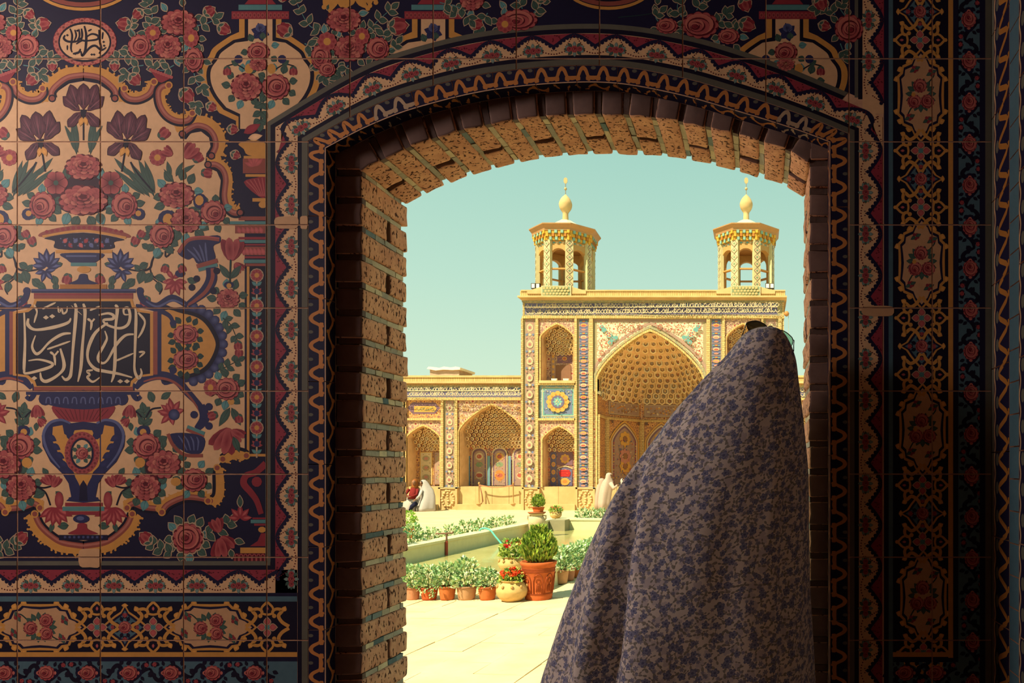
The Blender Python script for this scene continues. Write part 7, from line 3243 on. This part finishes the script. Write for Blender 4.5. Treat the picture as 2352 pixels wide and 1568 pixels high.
# ------------------------------------------------------------------ side wings
def wing(label, xs, flip):
    """left wing drawn in photo pixels; the right one is its mirror"""
    w = thing('arcade_wing', label, 'building', fp(xs(1100), 1170))
    dy = 0.0
    sl = lambda a, b: (min(xs(a), xs(b)), max(xs(a), xs(b)))
    X0, X1 = sl(372, 1206)
    mb = MB()
    fbox(mb, X0, X1, 884, 1118, dy + 2.1, 6)
    fbox(mb, X0, X1, 868, 915, dy + .02, 6)
    mb.build('body', M['fbrick'], w)
    trimh(w, X0, X1, 867, 877, dy, .06)
    mb = MB()
    fbox(mb, X0, X1, 862.5, 867, dy - .10, 6)
    fbox(mb, X0, X1, 877, 881, dy - .22, dy + .3)
    mb.build('cornice', M['fstone'], w)
    mb = MB()
    fbox(mb, X0, X1, 885, 918, dy + .01, dy + .3)
    mb.build('frieze_back', M['pat_grey'], w)
    a, b = sl(400, 1203)
    inscription(w, a, b, 890, 911, dy + .01, 8)
    trimh(w, X0, X1, 914.5, 919, dy)
    # bays: one wide, one narrow, repeated
    for k in range(3):
        o = -k * 277
        for x in (1048.5, 1206, 1016.5, 931):
            if x:
                a, b = sl(x - 2.5 + o, x + 2.5 + o)
                trimv(w, a, b, 918, 1118, dy)
        a, b = sl(1020 + o, 1045 + o)
        medallions(w, a, b, 920, 1118, dy + .03, 0, 33)
        mb = MB()
        fbox(mb, a - 1, b + 1, 918, 1118, dy + .034, dy + 1.8)
        mb.build('strip_back', M['pat_grey'], w)
        a, b = sl(1051 + o, 1204 + o)
        xc = xs(1129 + o)
        niche(w, a, b, 918, 1118, xc, 75, 930, 992, dy + .03, 1.1, 'pat_lilac', 'pat_carpet', (1028, 11), cells=(k == 0), ph=k)
        # pale scrolls on the spandrels
        p = FPaint(dy + .03, 1.2)
        for sx in (1, -1):
            X = lambda x: xc + sx * (x - 1129)
            for cx_, cy_, r_ in ((1068, 936, 8), (1084, 928, 6), (1062, 956, 6), (1098, 925, 5), (1058, 972, 4)):
                p.stroke([(X(cx_ + r_ * (1 - q / 22) * math.cos(q * .62)), cy_ + r_ * (1 - q / 22) * math.sin(q * .62)) for q in range(20)], [1.2, .9, .6],
                         'f_yel')
        p.build('painted_spandrel', w, M['fpaint'], joints=False)
        # three carpets at the back
        p = FPaint(dy + 1.12, 2)
        rr = random.Random(k)
        for cxx, hw_ in ((xc - 52, 19), (xc - 3, 19), (xc + 47, 19)):
            lf = 6
            for h, top, col in ((hw_, 1024, 'f_cream'), (hw_ * .86, 1028, 'f_purple'), (hw_ * .68, 1033, 'f_lilac')):
                p.poly([(cxx - h, 1116), (cxx - h, 1046)] + [(cxx + h * math.sin(PI / 2 * (-1 + 2 * q / 12)), 1046 - (1046 - top) * math.cos(PI / 2 * (-1 + 2 * q / 12)) ** .8)
                                                           for q in range(13)] + [(cxx + h, 1046), (cxx + h, 1116)], col)
            p.ell(cxx, 1047, 9, 9, 'f_yel' if hw_ and cxx == xc - 3 else 'f_white', 12)
            p.ell(cxx, 1047, 6, 5, 'f_red', 10)
            p.ell(cxx, 1066, 9, 6, 'f_green', 10)
            p.ell(cxx, 1092, 12 if cxx == xc - 3 else 9, 13 if cxx == xc - 3 else 9, 'f_orange' if cxx == xc - 3 else 'f_white', 14)
            p.ell(cxx, 1092, 8, 5, 'f_red', 10)
            for q in range(40):
                p.ell(cxx + rr.uniform(-.8, .8) * hw_, rr.uniform(1040, 1114), 1.2, 1.1, rr.choice(['f_red', 'f_pink', 'f_cream', 'f_navy', 'f_yel']), 6)
        for cxx in (xc - 75.5, xc - 27.5, xc + 22):
            p.rect(cxx - 3.5, 1046, cxx + 3.5, 1116, 'f_blue')
            p.rect(cxx - 1.5, 1046, cxx + 1.5, 1116, 'f_turq')
        p.build('painted_panel', w, M['fpaint'], joints=False)
        # narrow bay
        a, b = sl(931 + o, 1014 + o)
        xc = xs(972 + o)
        mb = MB()
        fbox(mb, a, b, 918, 964, dy + .05, dy + 1.8)
        mb.build('panel_back', M['pat_brown'], w)
        p = FPaint(dy + .05, 1.5)
        p.poly([(xc - 38, 936), (xc - 26, 924), (xc + 26, 924), (xc + 38, 936), (xc + 26, 950), (xc - 26, 950)], 'f_purple')
        p.poly([(xc - 22, 932), (xc + 26, 932), (xc + 30, 938), (xc + 24, 946), (xc - 22, 946)], 'f_yel')
        for q in range(14):
            p.ell(xc - 16 + q * 3, 937 + (q * 5) % 6, 1.6, 1.2, 'f_green', 6)
        p.build('painted_panel', w, M['fpaint'], joints=False)
        trimh(w, a, b, 960, 965, dy)
        niche(w, a, b, 964, 1118, xc, 38, 978, 1006, dy + .03, .8, 'pat_lilac', 'pat_brown', (1034, 7), cells=(k == 0), ph=k)
        p = FPaint(dy + .82, 2)
        for q in (-1, 1):
            cxx = xc + 3 + q * 17
            p.rect(cxx - 15, 1036, cxx + 15, 1114, 'f_yel' if q < 0 else 'f_brown')
            p.rect(cxx - 13, 1038, cxx + 13, 1112, 'f_cream' if q < 0 else 'f_lilac')
            for cy_ in (1052, 1074, 1096):
                p.ell(cxx, cy_, 9, 7, 'f_grey', 10)
                p.ell(cxx, cy_, 5, 4, 'f_pink', 8)
            for z_ in range(20):
                p.ell(cxx + rr.uniform(-11, 11), rr.uniform(1040, 1110), 1.2, 1.0, rr.choice(['f_brown', 'f_purple', 'f_yel']), 6)
        p.build('painted_panel', w, M['fpaint'], joints=False)
        for a_, b_ in ((1010, 1053), ):
            a, b = sl(a_ + o, b_ + o)
            carved(w, a, b, 1119, 1171, dy)
        a, b = sl(1053 + o, 1207 + o)
        plinth(w, a, b, dy + .03, 4)
        a, b = sl(929 + o, 1010 + o)
        plinth(w, a, b, dy + .03, 2)
    return w


wing('low tiled arcade wing with brick parapet to the left of the tall portal', lambda x: x, False)
wing('low tiled arcade wing to the right of the tall portal, mostly behind the chador', lambda x: 2 * 1502.5 - x, True)


# small shed on the left wing's roof
rb = fp(1008, 862, .5)
sh = thing('roof_hutch', 'small pale hutch standing on the roof of the left wing', 'roof structure', rb)
mb = MB()
fbox(mb, 975, 1043, 843, 864, .5, 1.9)
mb.build('walls', M['plaster'], sh)
mb = MB().color('e2dcc8')
pts = [(970, 846), (974, 841), (985, 842), (1000, 844), (1010, 841), (1025, 843), (1038, 841), (1048, 843), (1047, 848), (1030, 849), (1008, 848), (990, 850)]
mb.extrude([fp(x, y - 2.5, .4) for x, y in pts], (0, 1.6, 0))
mb.build('cover_sheet', M['vcol'], sh)


# ------------------------------------------------------------------ the two lantern turrets
def turret(px, label, oth):
    Dt = DF + 1.0
    kt = Dt / FPX
    c = at(px, 672, Dt)
    c = Vector((c.x, c.y, fp(0, 671)[2]))
    t = thing('turret', label, 'turret', c, 'lantern turrets on the portal roof')
    zz = lambda py: CZ - (py - VY) * kt
    R_ = 68 * kt
    a8 = [PI / 8 + PI / 4 * k for k in range(8)]

    def ring(r_, z):
        return [(c.x + r_ * math.cos(a), c.y + r_ * math.sin(a), z) for a in a8]
    zf = lambda py: CZ - (py - VY) * (Dt - 1.12) / FPX
    zb, zt_, ze = zf(661), zf(552), zf(530)
    mb = MB()
    mb.loft([ring(R_ * 1.02, c.z - .02), ring(R_ * 1.06, zb - .03), ring(R_ * 1.06, zb), ring(R_ * .8, zb + .01)], True)
    mb.build('base', M['fstone'], t)
    # patterned front panel
    ap = R_ * 1.06 * math.cos(PI / 8)
    mb = MB().color('cdbf92')
    yp = FY + dyI - .14
    zp0, zp1 = fp(0, 685)[2], fp(0, 662)[2]
    mb.box(c.x - R_ * .48, c.x + R_ * .48, yp, c.y - ap + .3, zp0, zp1)
    mb.build('front_panel', M['fpaint'], t)
    mb = MB()
    for sx in (-1, 1):
        a_, b_ = c.x + sx * R_ * .48, c.x + sx * R_ * .95
        mb.extrude([(a_, yp + .05, zp0 + .1), (b_, yp + .05, zp0 + .1), (b_, yp + .05, zp0 + .22), (a_, yp + .05, zp1 - .03)], (0, .9, 0))
        mb.build('sloping_kerb', M['fstone'], t)
        mb = MB()
    p = Paint(1, lambda x, z, d=0: (x, yp - d, z), .0006, .004)
    p.rect(c.x - R_ * .44, zp0 + .03, c.x + R_ * .44, zp1 - .04, 'f_green')
    for i in range(8):
        for j in range(3):
            q = (c.x + (i - 3.5 + (.5 if j % 2 else 0) - .25) * R_ * .105, zp0 + .09 + j * .115)
            p.ell(q[0], q[1], .054, .048, 'f_yel', 8)
            p.ell(q[0], q[1], .034, .028, 'f_white', 8)
    p.build('painted_panel', t, M['fpaint'], joints=False)
    # eight pillars with lozenges, eight arched sides
    for k in range(8):
        a = a8[k]
        mid = a + PI / 8
        mb = MB().color('d6c894')
        q = Vector((c.x + R_ * .97 * math.cos(a), c.y + R_ * .97 * math.sin(a), 0))
        rad = Vector((math.cos(a), math.sin(a), 0))
        tan = Vector((-math.sin(a), math.cos(a), 0))
        w_, d_ = .155, .16
        base = [q + tan * w_ - rad * d_, q + tan * w_, q - tan * w_, q - tan * w_ - rad * d_]
        mb.extrude([(v.x, v.y, zb) for v in base], (0, 0, zt_ - zb + .05))
        pil = mb.build('pillar', M['fpaint'], t)
        # lozenges
        p = Paint(1, lambda u, z, d=0: tuple(q + tan * u + rad * (.001 + d) + Vector((0, 0, z))), .0006, .004)
        n_ = 7
        hh = (zt_ - zb) / n_
        for i in range(n_):
            z_ = zb + hh * (i + .5)
            p.poly([(-.145, z_), (0, z_ - hh * .5), (.145, z_), (0, z_ + hh * .5)], 'f_dark')
            p.poly([(-.12, z_), (0, z_ - hh * .42), (.12, z_), (0, z_ + hh * .42)], 'f_cream')
            p.poly([(-.06, z_), (0, z_ - hh * .2), (.06, z_), (0, z_ + hh * .2)], 'f_green')
        if k in (3, 4, 5, 6, 7, 0):
            p.build('painted_lozenges', t, M['fpaint'], joints=False)
        # side wall with an arch
        nrm = Vector((math.cos(mid), math.sin(mid), 0))
        tg = Vector((-math.sin(mid), math.cos(mid), 0))
        apo = R_ * .93 * math.cos(PI / 8)
        hwid = R_ * math.sin(PI / 8) - .10
        cen = Vector((c.x, c.y, 0)) + nrm * apo
        zs_ = zf(592)
        ztp = zf(569)
        xo = hwid * .90
        mb = MB().color('c89a5c')
        pts = []
        for i in range(13):
            t_ = -1 + 2 * i / 12
            pts.append((xo * math.sin(PI / 2 * t_), zs_ + (ztp - zs_) * math.cos(PI / 2 * t_) ** .85))
        for (u0, z0), (u1, z1) in zip(pts, pts[1:]):
            mb.extrude([cen + tg * u0 + Vector((0, 0, z0)), cen + tg * u1 + Vector((0, 0, z1)), cen + tg * u1 + Vector((0, 0, zt_)), cen + tg * u0 + Vector((0, 0, zt_))],
                       nrm * -.22)
        for s in (-1, 1):
            mb.extrude([cen + tg * s * xo + Vector((0, 0, zb)), cen + tg * s * hwid + Vector((0, 0, zb)), cen + tg * s * hwid + Vector((0, 0, zt_)),
                        cen + tg * s * xo + Vector((0, 0, zt_))], nrm * -.22)
        mb.build('arched_side', M['fpaint'], t)
        p = Paint(1, lambda u, z, d=0: tuple(cen + tg * u + nrm * (.001 + d) + Vector((0, 0, z))), .0006, .004)
        for r_ in range(2):
            for i in range(6):
                u = -hwid + hwid * 2 * (i + .5) / 6
                z_ = zf(556.5 + r_ * 6)
                if r_ and abs(u) < hwid * .62:
                    continue
                p.poly([(u - hwid * .16, z_), (u, z_ - .045), (u + hwid * .16, z_), (u, z_ + .045)], 'f_turq' if (i + r_) % 2 else 'f_cream')
        if k in (3, 4, 5, 6, 7):
            p.build('painted_lozenges', t, M['fpaint'], joints=False)
        mb = MB().color('d09a58')
        bz = zf(617)
        mb.extrude([cen + tg * -hwid + Vector((0, 0, bz)), cen + tg * hwid + Vector((0, 0, bz)), cen + tg * hwid - nrm * .16 + Vector((0, 0, bz)),
                    cen + tg * -hwid - nrm * .16 + Vector((0, 0, bz))], (0, 0, .05))
        mb.build('beam', M['fpaint'], t)
        # corbelled cornice: three rows of small coloured blocks
        for r_ in range(3):
            mb = MB()
            rr_ = R_ * (1.0 + .03 * r_)
            z0, z1 = zt_ + (ze - zt_) * r_ / 3, zt_ + (ze - zt_) * (r_ + 1) / 3
            ap2 = rr_ * math.cos(PI / 8)
            hw2 = rr_ * math.sin(PI / 8)
            nb = 8
            cb = Vector((c.x, c.y, 0)) + nrm * ap2
            for i in range(nb):
                u0, u1 = -hw2 + 2 * hw2 * i / nb, -hw2 + 2 * hw2 * (i + 1) / nb
                edge = i in (0, nb - 1)
                mb.color(('e0a83c' if (i + r_) % 2 == 0 or edge else ('8cb09a' if r_ != 1 else 'b87830')))
                gp_ = .008
                pr_ = .035 if (i + r_) % 2 else 0
                mb.extrude([cb + nrm * pr_ + tg * (u0 + gp_) + Vector((0, 0, z0 + gp_)), cb + nrm * pr_ + tg * (u1 - gp_) + Vector((0, 0, z0 + gp_)),
                            cb + nrm * pr_ + tg * (u1 - gp_) + Vector((0, 0, z1)), cb + nrm * pr_ + tg * (u0 + gp_) + Vector((0, 0, z1))], nrm * -.3)
            o = mb.build('corbel_row', M['fpaint'], t)
            o['kind'] = 'stuff'
    mb = MB().color('b98a58')
    mb.loft([ring(R_ * 1.08, ze - .02), ring(R_ * 1.10, ze + .08), ring(R_ * 1.19, ze + .21), ring(R_ * 1.19, ze + .25), ring(R_ * 1.1, ze + .28)], True)
    mb.build('eave', M['fpaint'], t)
    mb = MB().color('a87848')
    mb.loft([ring(R_ * .8, zt_ - .05), ring(R_ * .8, zt_ + .02)], True)
    mb.build('ceiling', M['fpaint'], t)
    mb = MB().color('dcd2b0')
    mb.loft([ring(R_ * 1.16, ze + .255), ring(R_ * .66, ze + .42), ring(R_ * .2, zz(508))], True)
    mb.build('roof', M['fpaint'], t)
    z0 = zz(509)
    mb = MB().color('dcc68c')
    b_ = [(.135, -.1), (.125, .15), (.12, .34), (.16, .43), (.24, .55), (.278, .70), (.268, .82), (.20, .97), (.11, 1.08), (.04, 1.15), (.0, 1.19)]
    mb.lathe(cr(b_, 3), 20, (c.x, c.y, z0), False)
    mb.build('bulb', M['fstone'], t, True)
    mb = MB().color('8c7450')
    mb.tube([(c.x, c.y, z0 + 1.12), (c.x, c.y, z0 + 1.66)], .014, 6)
    mb.build('spike', M['vcol'], t)
    mb = MB().color('c8b080')
    mb.lathe([(.0, -.07), (.05, -.045), (.066, 0), (.045, .05), (0, .075)], 12, (c.x, c.y, z0 + 1.42), False)
    mb.build('ball', M['fpaint'], t, True)
    mb = MB().color('d0b078')
    mb.loft([[(c.x + x, c.y + y, z0 + z) for x, y in ((-w_, -.012), (w_, -.012), (w_, .012), (-w_, .012))] for z, w_ in
             ((1.64, .02), (1.69, .07), (1.77, .085), (1.86, .07), (1.90, .03))], True)
    mb.build('finial_hand', M['fpaint'], t)
    return t


turret(1299, 'octagonal tiled lantern turret over the left end of the portal', 0)
turret(1714, 'octagonal tiled lantern turret over the right end, above the person', 1)


# ------------------------------------------------------------------ small fittings
def flood(px, py, dy, lab, n=2):
    c = fp(px, py, dy)
    t = thing('floodlight', lab, 'floodlight', c, 'floodlights on the portal roof')
    for i in range(n):
        x = c.x + (i - (n - 1) / 2) * .19
        mb = MB().color('2c2622').box(x - .09, x + .09, c.y - .02, c.y + .10, c.z + .14, c.z + .36)
        hb = mb.build('housing', M['vcol'], t)
        mb = MB().color('e8e4d0').box(x - .065, x + .065, c.y - .025, c.y - .015, c.z + .165, c.z + .335)
        mb.build('lamp_glass', M['frame'], hb)
    mb = MB().color('6a5a44').tube([(c.x, c.y + .05, c.z), (c.x, c.y + .05, c.z + .16)], .02, 6)
    mb.build('stand', M['vcol'], t)


flood(1231, 671, dyI + .25, 'twin black floodlight at the left corner of the portal roof')
flood(1768, 671, dyI + .25, 'twin white floodlight at the right corner of the portal roof')
for px, lb in ((1277, 'small white trough lamp on the upper niche ledge, left one'), (1304, 'small white trough lamp on the upper niche ledge, right one')):
    c = fp(px, 876, dyI + .0)
    mb = MB().color('ece0bc')
    mb.extrude([(c.x - .10, c.y, c.z), (c.x + .10, c.y, c.z), (c.x + .12, c.y, c.z + .09), (c.x - .12, c.y, c.z + .09)], (0, .12, 0))
    tag(mb.build('ledge_lamp', M['vcol'], None, at_=(c.x, c.y, c.z)), lb, 'lamp', 'lamps on the niche ledge')
c = fp(1376, 902, dyI + .35)
mb = MB().color('e8dcb8').box(c.x - .06, c.x + .06, c.y - .22, c.y, c.z - .06, c.z + .06)
mb.tube([(c.x, c.y - .2, c.z), (c.x, c.y - .32, c.z - .03)], .05, 8)
tag(mb.build('security_camera', M['vcol'], None, at_=(c.x, c.y, c.z)), 'small white security camera on the left jamb of the great arch', 'camera')
c = fp(1806, 724, dyI + .0)
t = thing('hanging_lamp', 'small orange lamp with a cable at the right corner of the portal', 'lamp', c)
mb = MB().color('c08a50').lathe([(.02, -.11), (.09, -.06), (.11, .02), (.06, .10), (0, .12)], 12, c, False)
mb.build('lamp_body', M['fpaint'], t, True)
MB().color('8a6a48').tube([(c.x - .12, c.y + .05, c.z + .05), (c.x, c.y, c.z + .03)], .015, 6).build('bracket', M['vcol'], t)
MB().color('9aa498').tube([(c.x + .08, c.y, c.z - .02), (c.x + .085, c.y, c.z - .9)], .012, 6).build('cable', M['vcol'], t)

# rope barrier in front of the wide bay
ba = thing('rope_barrier', 'rope barrier on two brass posts in front of the wide tiled bay', 'barrier', fp(1144, 1171, -.55))
for px in (1105, 1183):
    b0 = fp(px, 1157, -.22)
    mb = MB().color('a88450')
    mb.lathe([(.11, 0), (.11, .02), (.03, .05), (.022, .12), (.022, .82), (.04, .84), (.045, .88), (.02, .92)], 12, (b0.x, b0.y, b0.z), True)
    mb.build('post', M['vcol'], ba, True)
a, b = fp(1105, 1157, -.22), fp(1183, 1157, -.22)
mb = MB().color('d07c58')
mb.tube([a.lerp(b, k / 12) + Vector((0, 0, .80 - .10 * math.sin(PI * k / 12))) for k in range(13)], .022, 6)
mb.build('rope', M['vcol'], ba, True)
mb = MB().color('8a5a44')
mb.tube([a + Vector((.02, 0, .8)), a + Vector((.12, -.02, .45)), a + Vector((.16, 0, .12)), a + Vector((.10, 0, .02))], .02, 6)
mb.build('loose_rope', M['vcol'], ba, True)

# ------------------------------------------------------------------ people across the courtyard
def robe(mb, rings, n=30, fold=.06, seed=0):
    """rings: (x, y, z, rx, ry)"""
    out_ = []
    for i, (x, y, z, rx, ry) in enumerate(rings):
        g_ = i / len(rings)
        out_.append([(x + rx * math.cos(2 * PI * k / n) * (1 + fold * (1 - g_) * math.sin(5 * 2 * PI * k / n + seed)),
                      y + ry * math.sin(2 * PI * k / n) * (1 + fold * (1 - g_) * math.sin(4 * 2 * PI * k / n + seed)), z) for k in range(n)])
    mb.loft(out_, True)


def head(t, c, r_, face_dir, hair=True):
    """skin with a nose, eyes and mouth; c = centre of the head"""
    f = Vector(face_dir).normalized()
    s_ = f.cross(Vector((0, 0, 1))).normalized()
    mb = MB().color('b98868')
    rings = []
    for k in range(9):
        a = -PI / 2 + PI * k / 8
        rr = r_ * math.cos(a) * (1.0 if a > 0 else .88)
        rings.append([c + f * rr * math.cos(2 * PI * j / 12) + s_ * rr * .82 * math.sin(2 * PI * j / 12) + Vector((0, 0, r_ * 1.18 * math.sin(a))) for j in range(12)])
    mb.loft(rings, False)
    mb.lathe([(.0, -.012), (.012, 0), (.0, .03)], 6, c + f * r_ * 1.0 + Vector((0, 0, -.01)), False)
    o = mb.build('face', M['cloth'], t, True)
    mb = MB().color('3a2620')
    for sg in (-1, 1):
        q = c + f * r_ * .93 + s_ * sg * r_ * .34 + Vector((0, 0, r_ * .16))
        mb.lathe([(.0, -.008), (.013, 0), (.0, .008)], 6, q, False)
    mb.color('8c3a36')
    q = c + f * r_ * .93 + Vector((0, 0, -r_ * .5))
    mb.lathe([(.0, -.006), (.02, 0), (.0, .006)], 6, q, False)
    e_ = mb.build('eyes_and_mouth', M['cloth'], o)
    e_['kind'] = 'stuff'
    if hair:
        mb = MB().color('2e1e18')
        rings = []
        for k in range(6):
            a = .15 + (PI / 2 - .15) * k / 5
            rr = r_ * 1.05 * math.cos(a)
            rings.append([c - f * r_ * .10 + f * rr * math.cos(2 * PI * j / 12) + s_ * rr * .86 * math.sin(2 * PI * j / 12) + Vector((0, 0, r_ * 1.26 * math.sin(a)))
                          for j in range(12)])
        mb.loft(rings, True)
        mb.build('hair', M['cloth'], t, True)


def hand(t, c, d, col='b98868'):
    """small palm with five fingers"""
    d = Vector(d).normalized()
    s_ = d.cross(Vector((0, 0, 1))).normalized()
    mb = MB().color(col)
    mb.loft([[c + s_ * x + Vector((0, 0, z)) for x, z in ((-.03, -.012), (.03, -.012), (.03, .012), (-.03, .012))],
             [c + d * .08 + s_ * x + Vector((0, 0, z)) for x, z in ((-.038, -.012), (.038, -.012), (.038, .012), (-.038, .012))]], True)
    for k, l in ((-1.5, .055), (-.5, .07), (.5, .066), (1.5, .05)):
        b_ = c + d * .078 + s_ * .02 * k
        mb.tube([b_, b_ + d * l * .6 + Vector((0, 0, -.008)), b_ + d * l + Vector((0, 0, -.03))], [.009, .0085, .006], 5)
    b_ = c + d * .02 + s_ * .03
    mb.tube([b_, b_ + d * .03 + s_ * .025, b_ + d * .06 + s_ * .025], [.01, .009, .007], 5)
    mb.build('hand', M['cloth'], t, True)


GY = FY - 1.05
# two seated visitors on the step at the left
bx = at(952, 1165, DF - .9).x
sx_ = thing('person', 'seated visitor in a pale chador over an orange headscarf and red top, left of two', 'person', (bx, GY, 0))
mb = MB().color('d8ccc0')
z0 = .0
robe(mb, [(bx - .10, GY + .02, 0, .34, .36), (bx - .10, GY, .12, .33, .36), (bx - .06, GY + .02, .34, .30, .32), (bx, GY + .08, .50, .28, .24), (bx + .02, GY + .12, .72, .22, .17),
          (bx + .04, GY + .13, .92, .17, .13), (bx + .05, GY + .13, 1.00, .08, .08)], 30, .14)
mb.build('chador', M['cloth'], sx_, True)
mb = MB().color('b06a34')
robe(mb, [(bx + .06, GY + .03, .92, .17, .13), (bx + .06, GY + .06, 1.02, .12, .115), (bx + .06, GY + .07, 1.14, .125, .125), (bx + .06, GY + .07, 1.24, .10, .11), (bx + .06, GY + .07, 1.30, .03, .03)], 14, .03)
mb.build('headscarf', M['cloth'], sx_, True)
mb = MB().color('9c3430')
robe(mb, [(bx + .04, GY - .16, .50, .15, .10), (bx + .05, GY - .12, .68, .15, .10), (bx + .06, GY - .06, .90, .12, .09), (bx + .06, GY - .02, .96, .06, .05)], 14, .03)
mb.build('top', M['cloth'], sx_, True)
head(sx_, Vector((bx + .06, GY - .02, 1.14)), .095, (.15, -1, -.1), False)
mb = MB().color('9c3430')
mb.tube([(bx - .12, GY - .06, .88), (bx - .2, GY - .22, .66), (bx - .04, GY - .36, .60)], [.06, .055, .045], 8)
mb.build('sleeve', M['cloth'], sx_, True)
mb = MB().color('9c3430')
mb.tube([(bx + .22, GY - .06, .88), (bx + .26, GY - .2, .66), (bx + .12, GY - .36, .60)], [.06, .055, .045], 8)
mb.build('sleeve', M['cloth'], sx_, True)
hand(sx_, Vector((bx - .03, GY - .37, .60)), (.6, -.5, 0))
hand(sx_, Vector((bx + .11, GY - .37, .60)), (-.6, -.5, 0))

bx2 = at(976, 1165, DF - .9).x + .02
s2 = thing('person', 'seated visitor with dark hair wrapped in a white chador, right of two', 'person', (bx2, GY, 0))
mb = MB().color('ddd4cc')
robe(mb, [(bx2 + .10, GY, 0, .34, .36), (bx2 + .10, GY, .14, .34, .36), (bx2 + .11, GY + .05, .38, .32, .32), (bx2 + .10, GY + .10, .62, .30, .24), (bx2 + .08, GY + .12, .86, .25, .19),
          (bx2 + .0, GY + .12, 1.04, .19, .15), (bx2 - .04, GY + .11, 1.18, .14, .13), (bx2 - .05, GY + .10, 1.26, .06, .06)], 30, .14, 2)
mb.build('chador', M['cloth'], s2, True)
head(s2, Vector((bx2 - .08, GY + .02, 1.10)), .095, (-.35, -1, -.15))
mb = MB().color('e6e0d8')
mb.tube([(bx2 - .02, GY - .12, .84), (bx2 - .04, GY - .27, .62), (bx2 - .12, GY - .37, .50)], [.06, .055, .045], 8)
mb.build('sleeve', M['cloth'], s2, True)
hand(s2, Vector((bx2 - .12, GY - .38, .49)), (-.4, -.7, -.3))
mb = MB().color('2a2a44')
mb.tube([(bx2 - .16, GY - .30, .34), (bx2 - .26, GY - .46, .20), (bx2 - .34, GY - .44, .05)], [.09, .08, .06], 8)
mb.build('trouser_leg', M['cloth'], s2, True)


# two walkers in cream chadors beside the great arch
def walker(px, hgt, label, lean, col, dyy, stoop=0.0, facing=(1, -.4, -.2)):
    b = at(px, 1170, DF + dyy)
    x, y = b.x, b.y
    t = thing('person', label, 'person', (x, y, 0))
    mb = MB().color(col)
    s = hgt / 1.62
    robe(mb, [(x - .06, y, .05, .22 * s, .26), (x - .05, y, .4 * s, .24 * s, .24), (x - .03 + lean * .2, y, .8 * s, .25 * s, .21), (x + lean * .5, y, 1.10 * s, .25 * s, .19),
              (x + lean * .8, y, 1.30 * s, .21 * s, .16), (x + lean * .98, y, 1.42 * s, .13 * s, .13), (x + lean * 1.12, y, 1.54 * s, .125, .13), (x + lean * 1.15, y, 1.62 * s, .10, .10),
              (x + lean * 1.15, y, 1.655 * s, .03, .03)], 32, .16, px)
    mb.build('chador', M['cloth'], t, True)
    f = Vector(facing).normalized()
    head(t, Vector((x + lean * 1.15, y, 1.53 * s)) + f * .06, .088, f)
    mb = MB().color(col)
    a = Vector((x + lean + .10, y - .1, 1.22 * s))
    b2 = a + Vector((.14, -.10, -.22 * s))
    c2 = b2 + Vector((.16, -.08, .12))
    mb.tube([a, b2, c2], [.09, .075, .05], 8)
    mb.build('sleeve', M['cloth'], t, True)
    hand(t, c2, (.8, -.3, .3))
    for sg in (-1, 1):
        mb = MB().color('3a2a24')
        q = Vector((x + .03 + sg * .10, y - .1 + sg * .08, 0))
        mb.loft([[q + Vector((lx, ly, zz_)) for lx, ly in ((-.07, -.04), (.14, -.045), (.14, .045), (-.07, .04))] for zz_ in (0.0, .05)] +
                [[q + Vector((lx, ly, .09)) for lx, ly in ((-.06, -.03), (.03, -.03), (.03, .03), (-.06, .03))]], True)
        mb.build('shoe', M['cloth'], t)
    return t, c2


w1, hd = walker(1391, 1.52, 'visitor in a cream chador looking down at a phone beside the carved pedestal', .12, 'e6cdb8', -1.7)
ph = MB().color('2a2422').box(hd.x + .06, hd.x + .14, hd.y - .06, hd.y - .045, hd.z - .02, hd.z + .11)
tag(ph.build('phone', M['frame'], None, at_=(hd.x + .1, hd.y, hd.z)), 'dark phone held by the visitor in the cream chador', 'phone')
walker(1381, 1.30, 'shorter visitor in a cream chador behind the one with the phone', .02, 'dfc4ac', -1.1, 0, (-.4, .9, 0))
walker(1432, 1.30, 'visitor in white almost hidden behind the edge of the flowered chador', .0, 'e8dccc', -1.3, 0, (.3, -.9, 0))
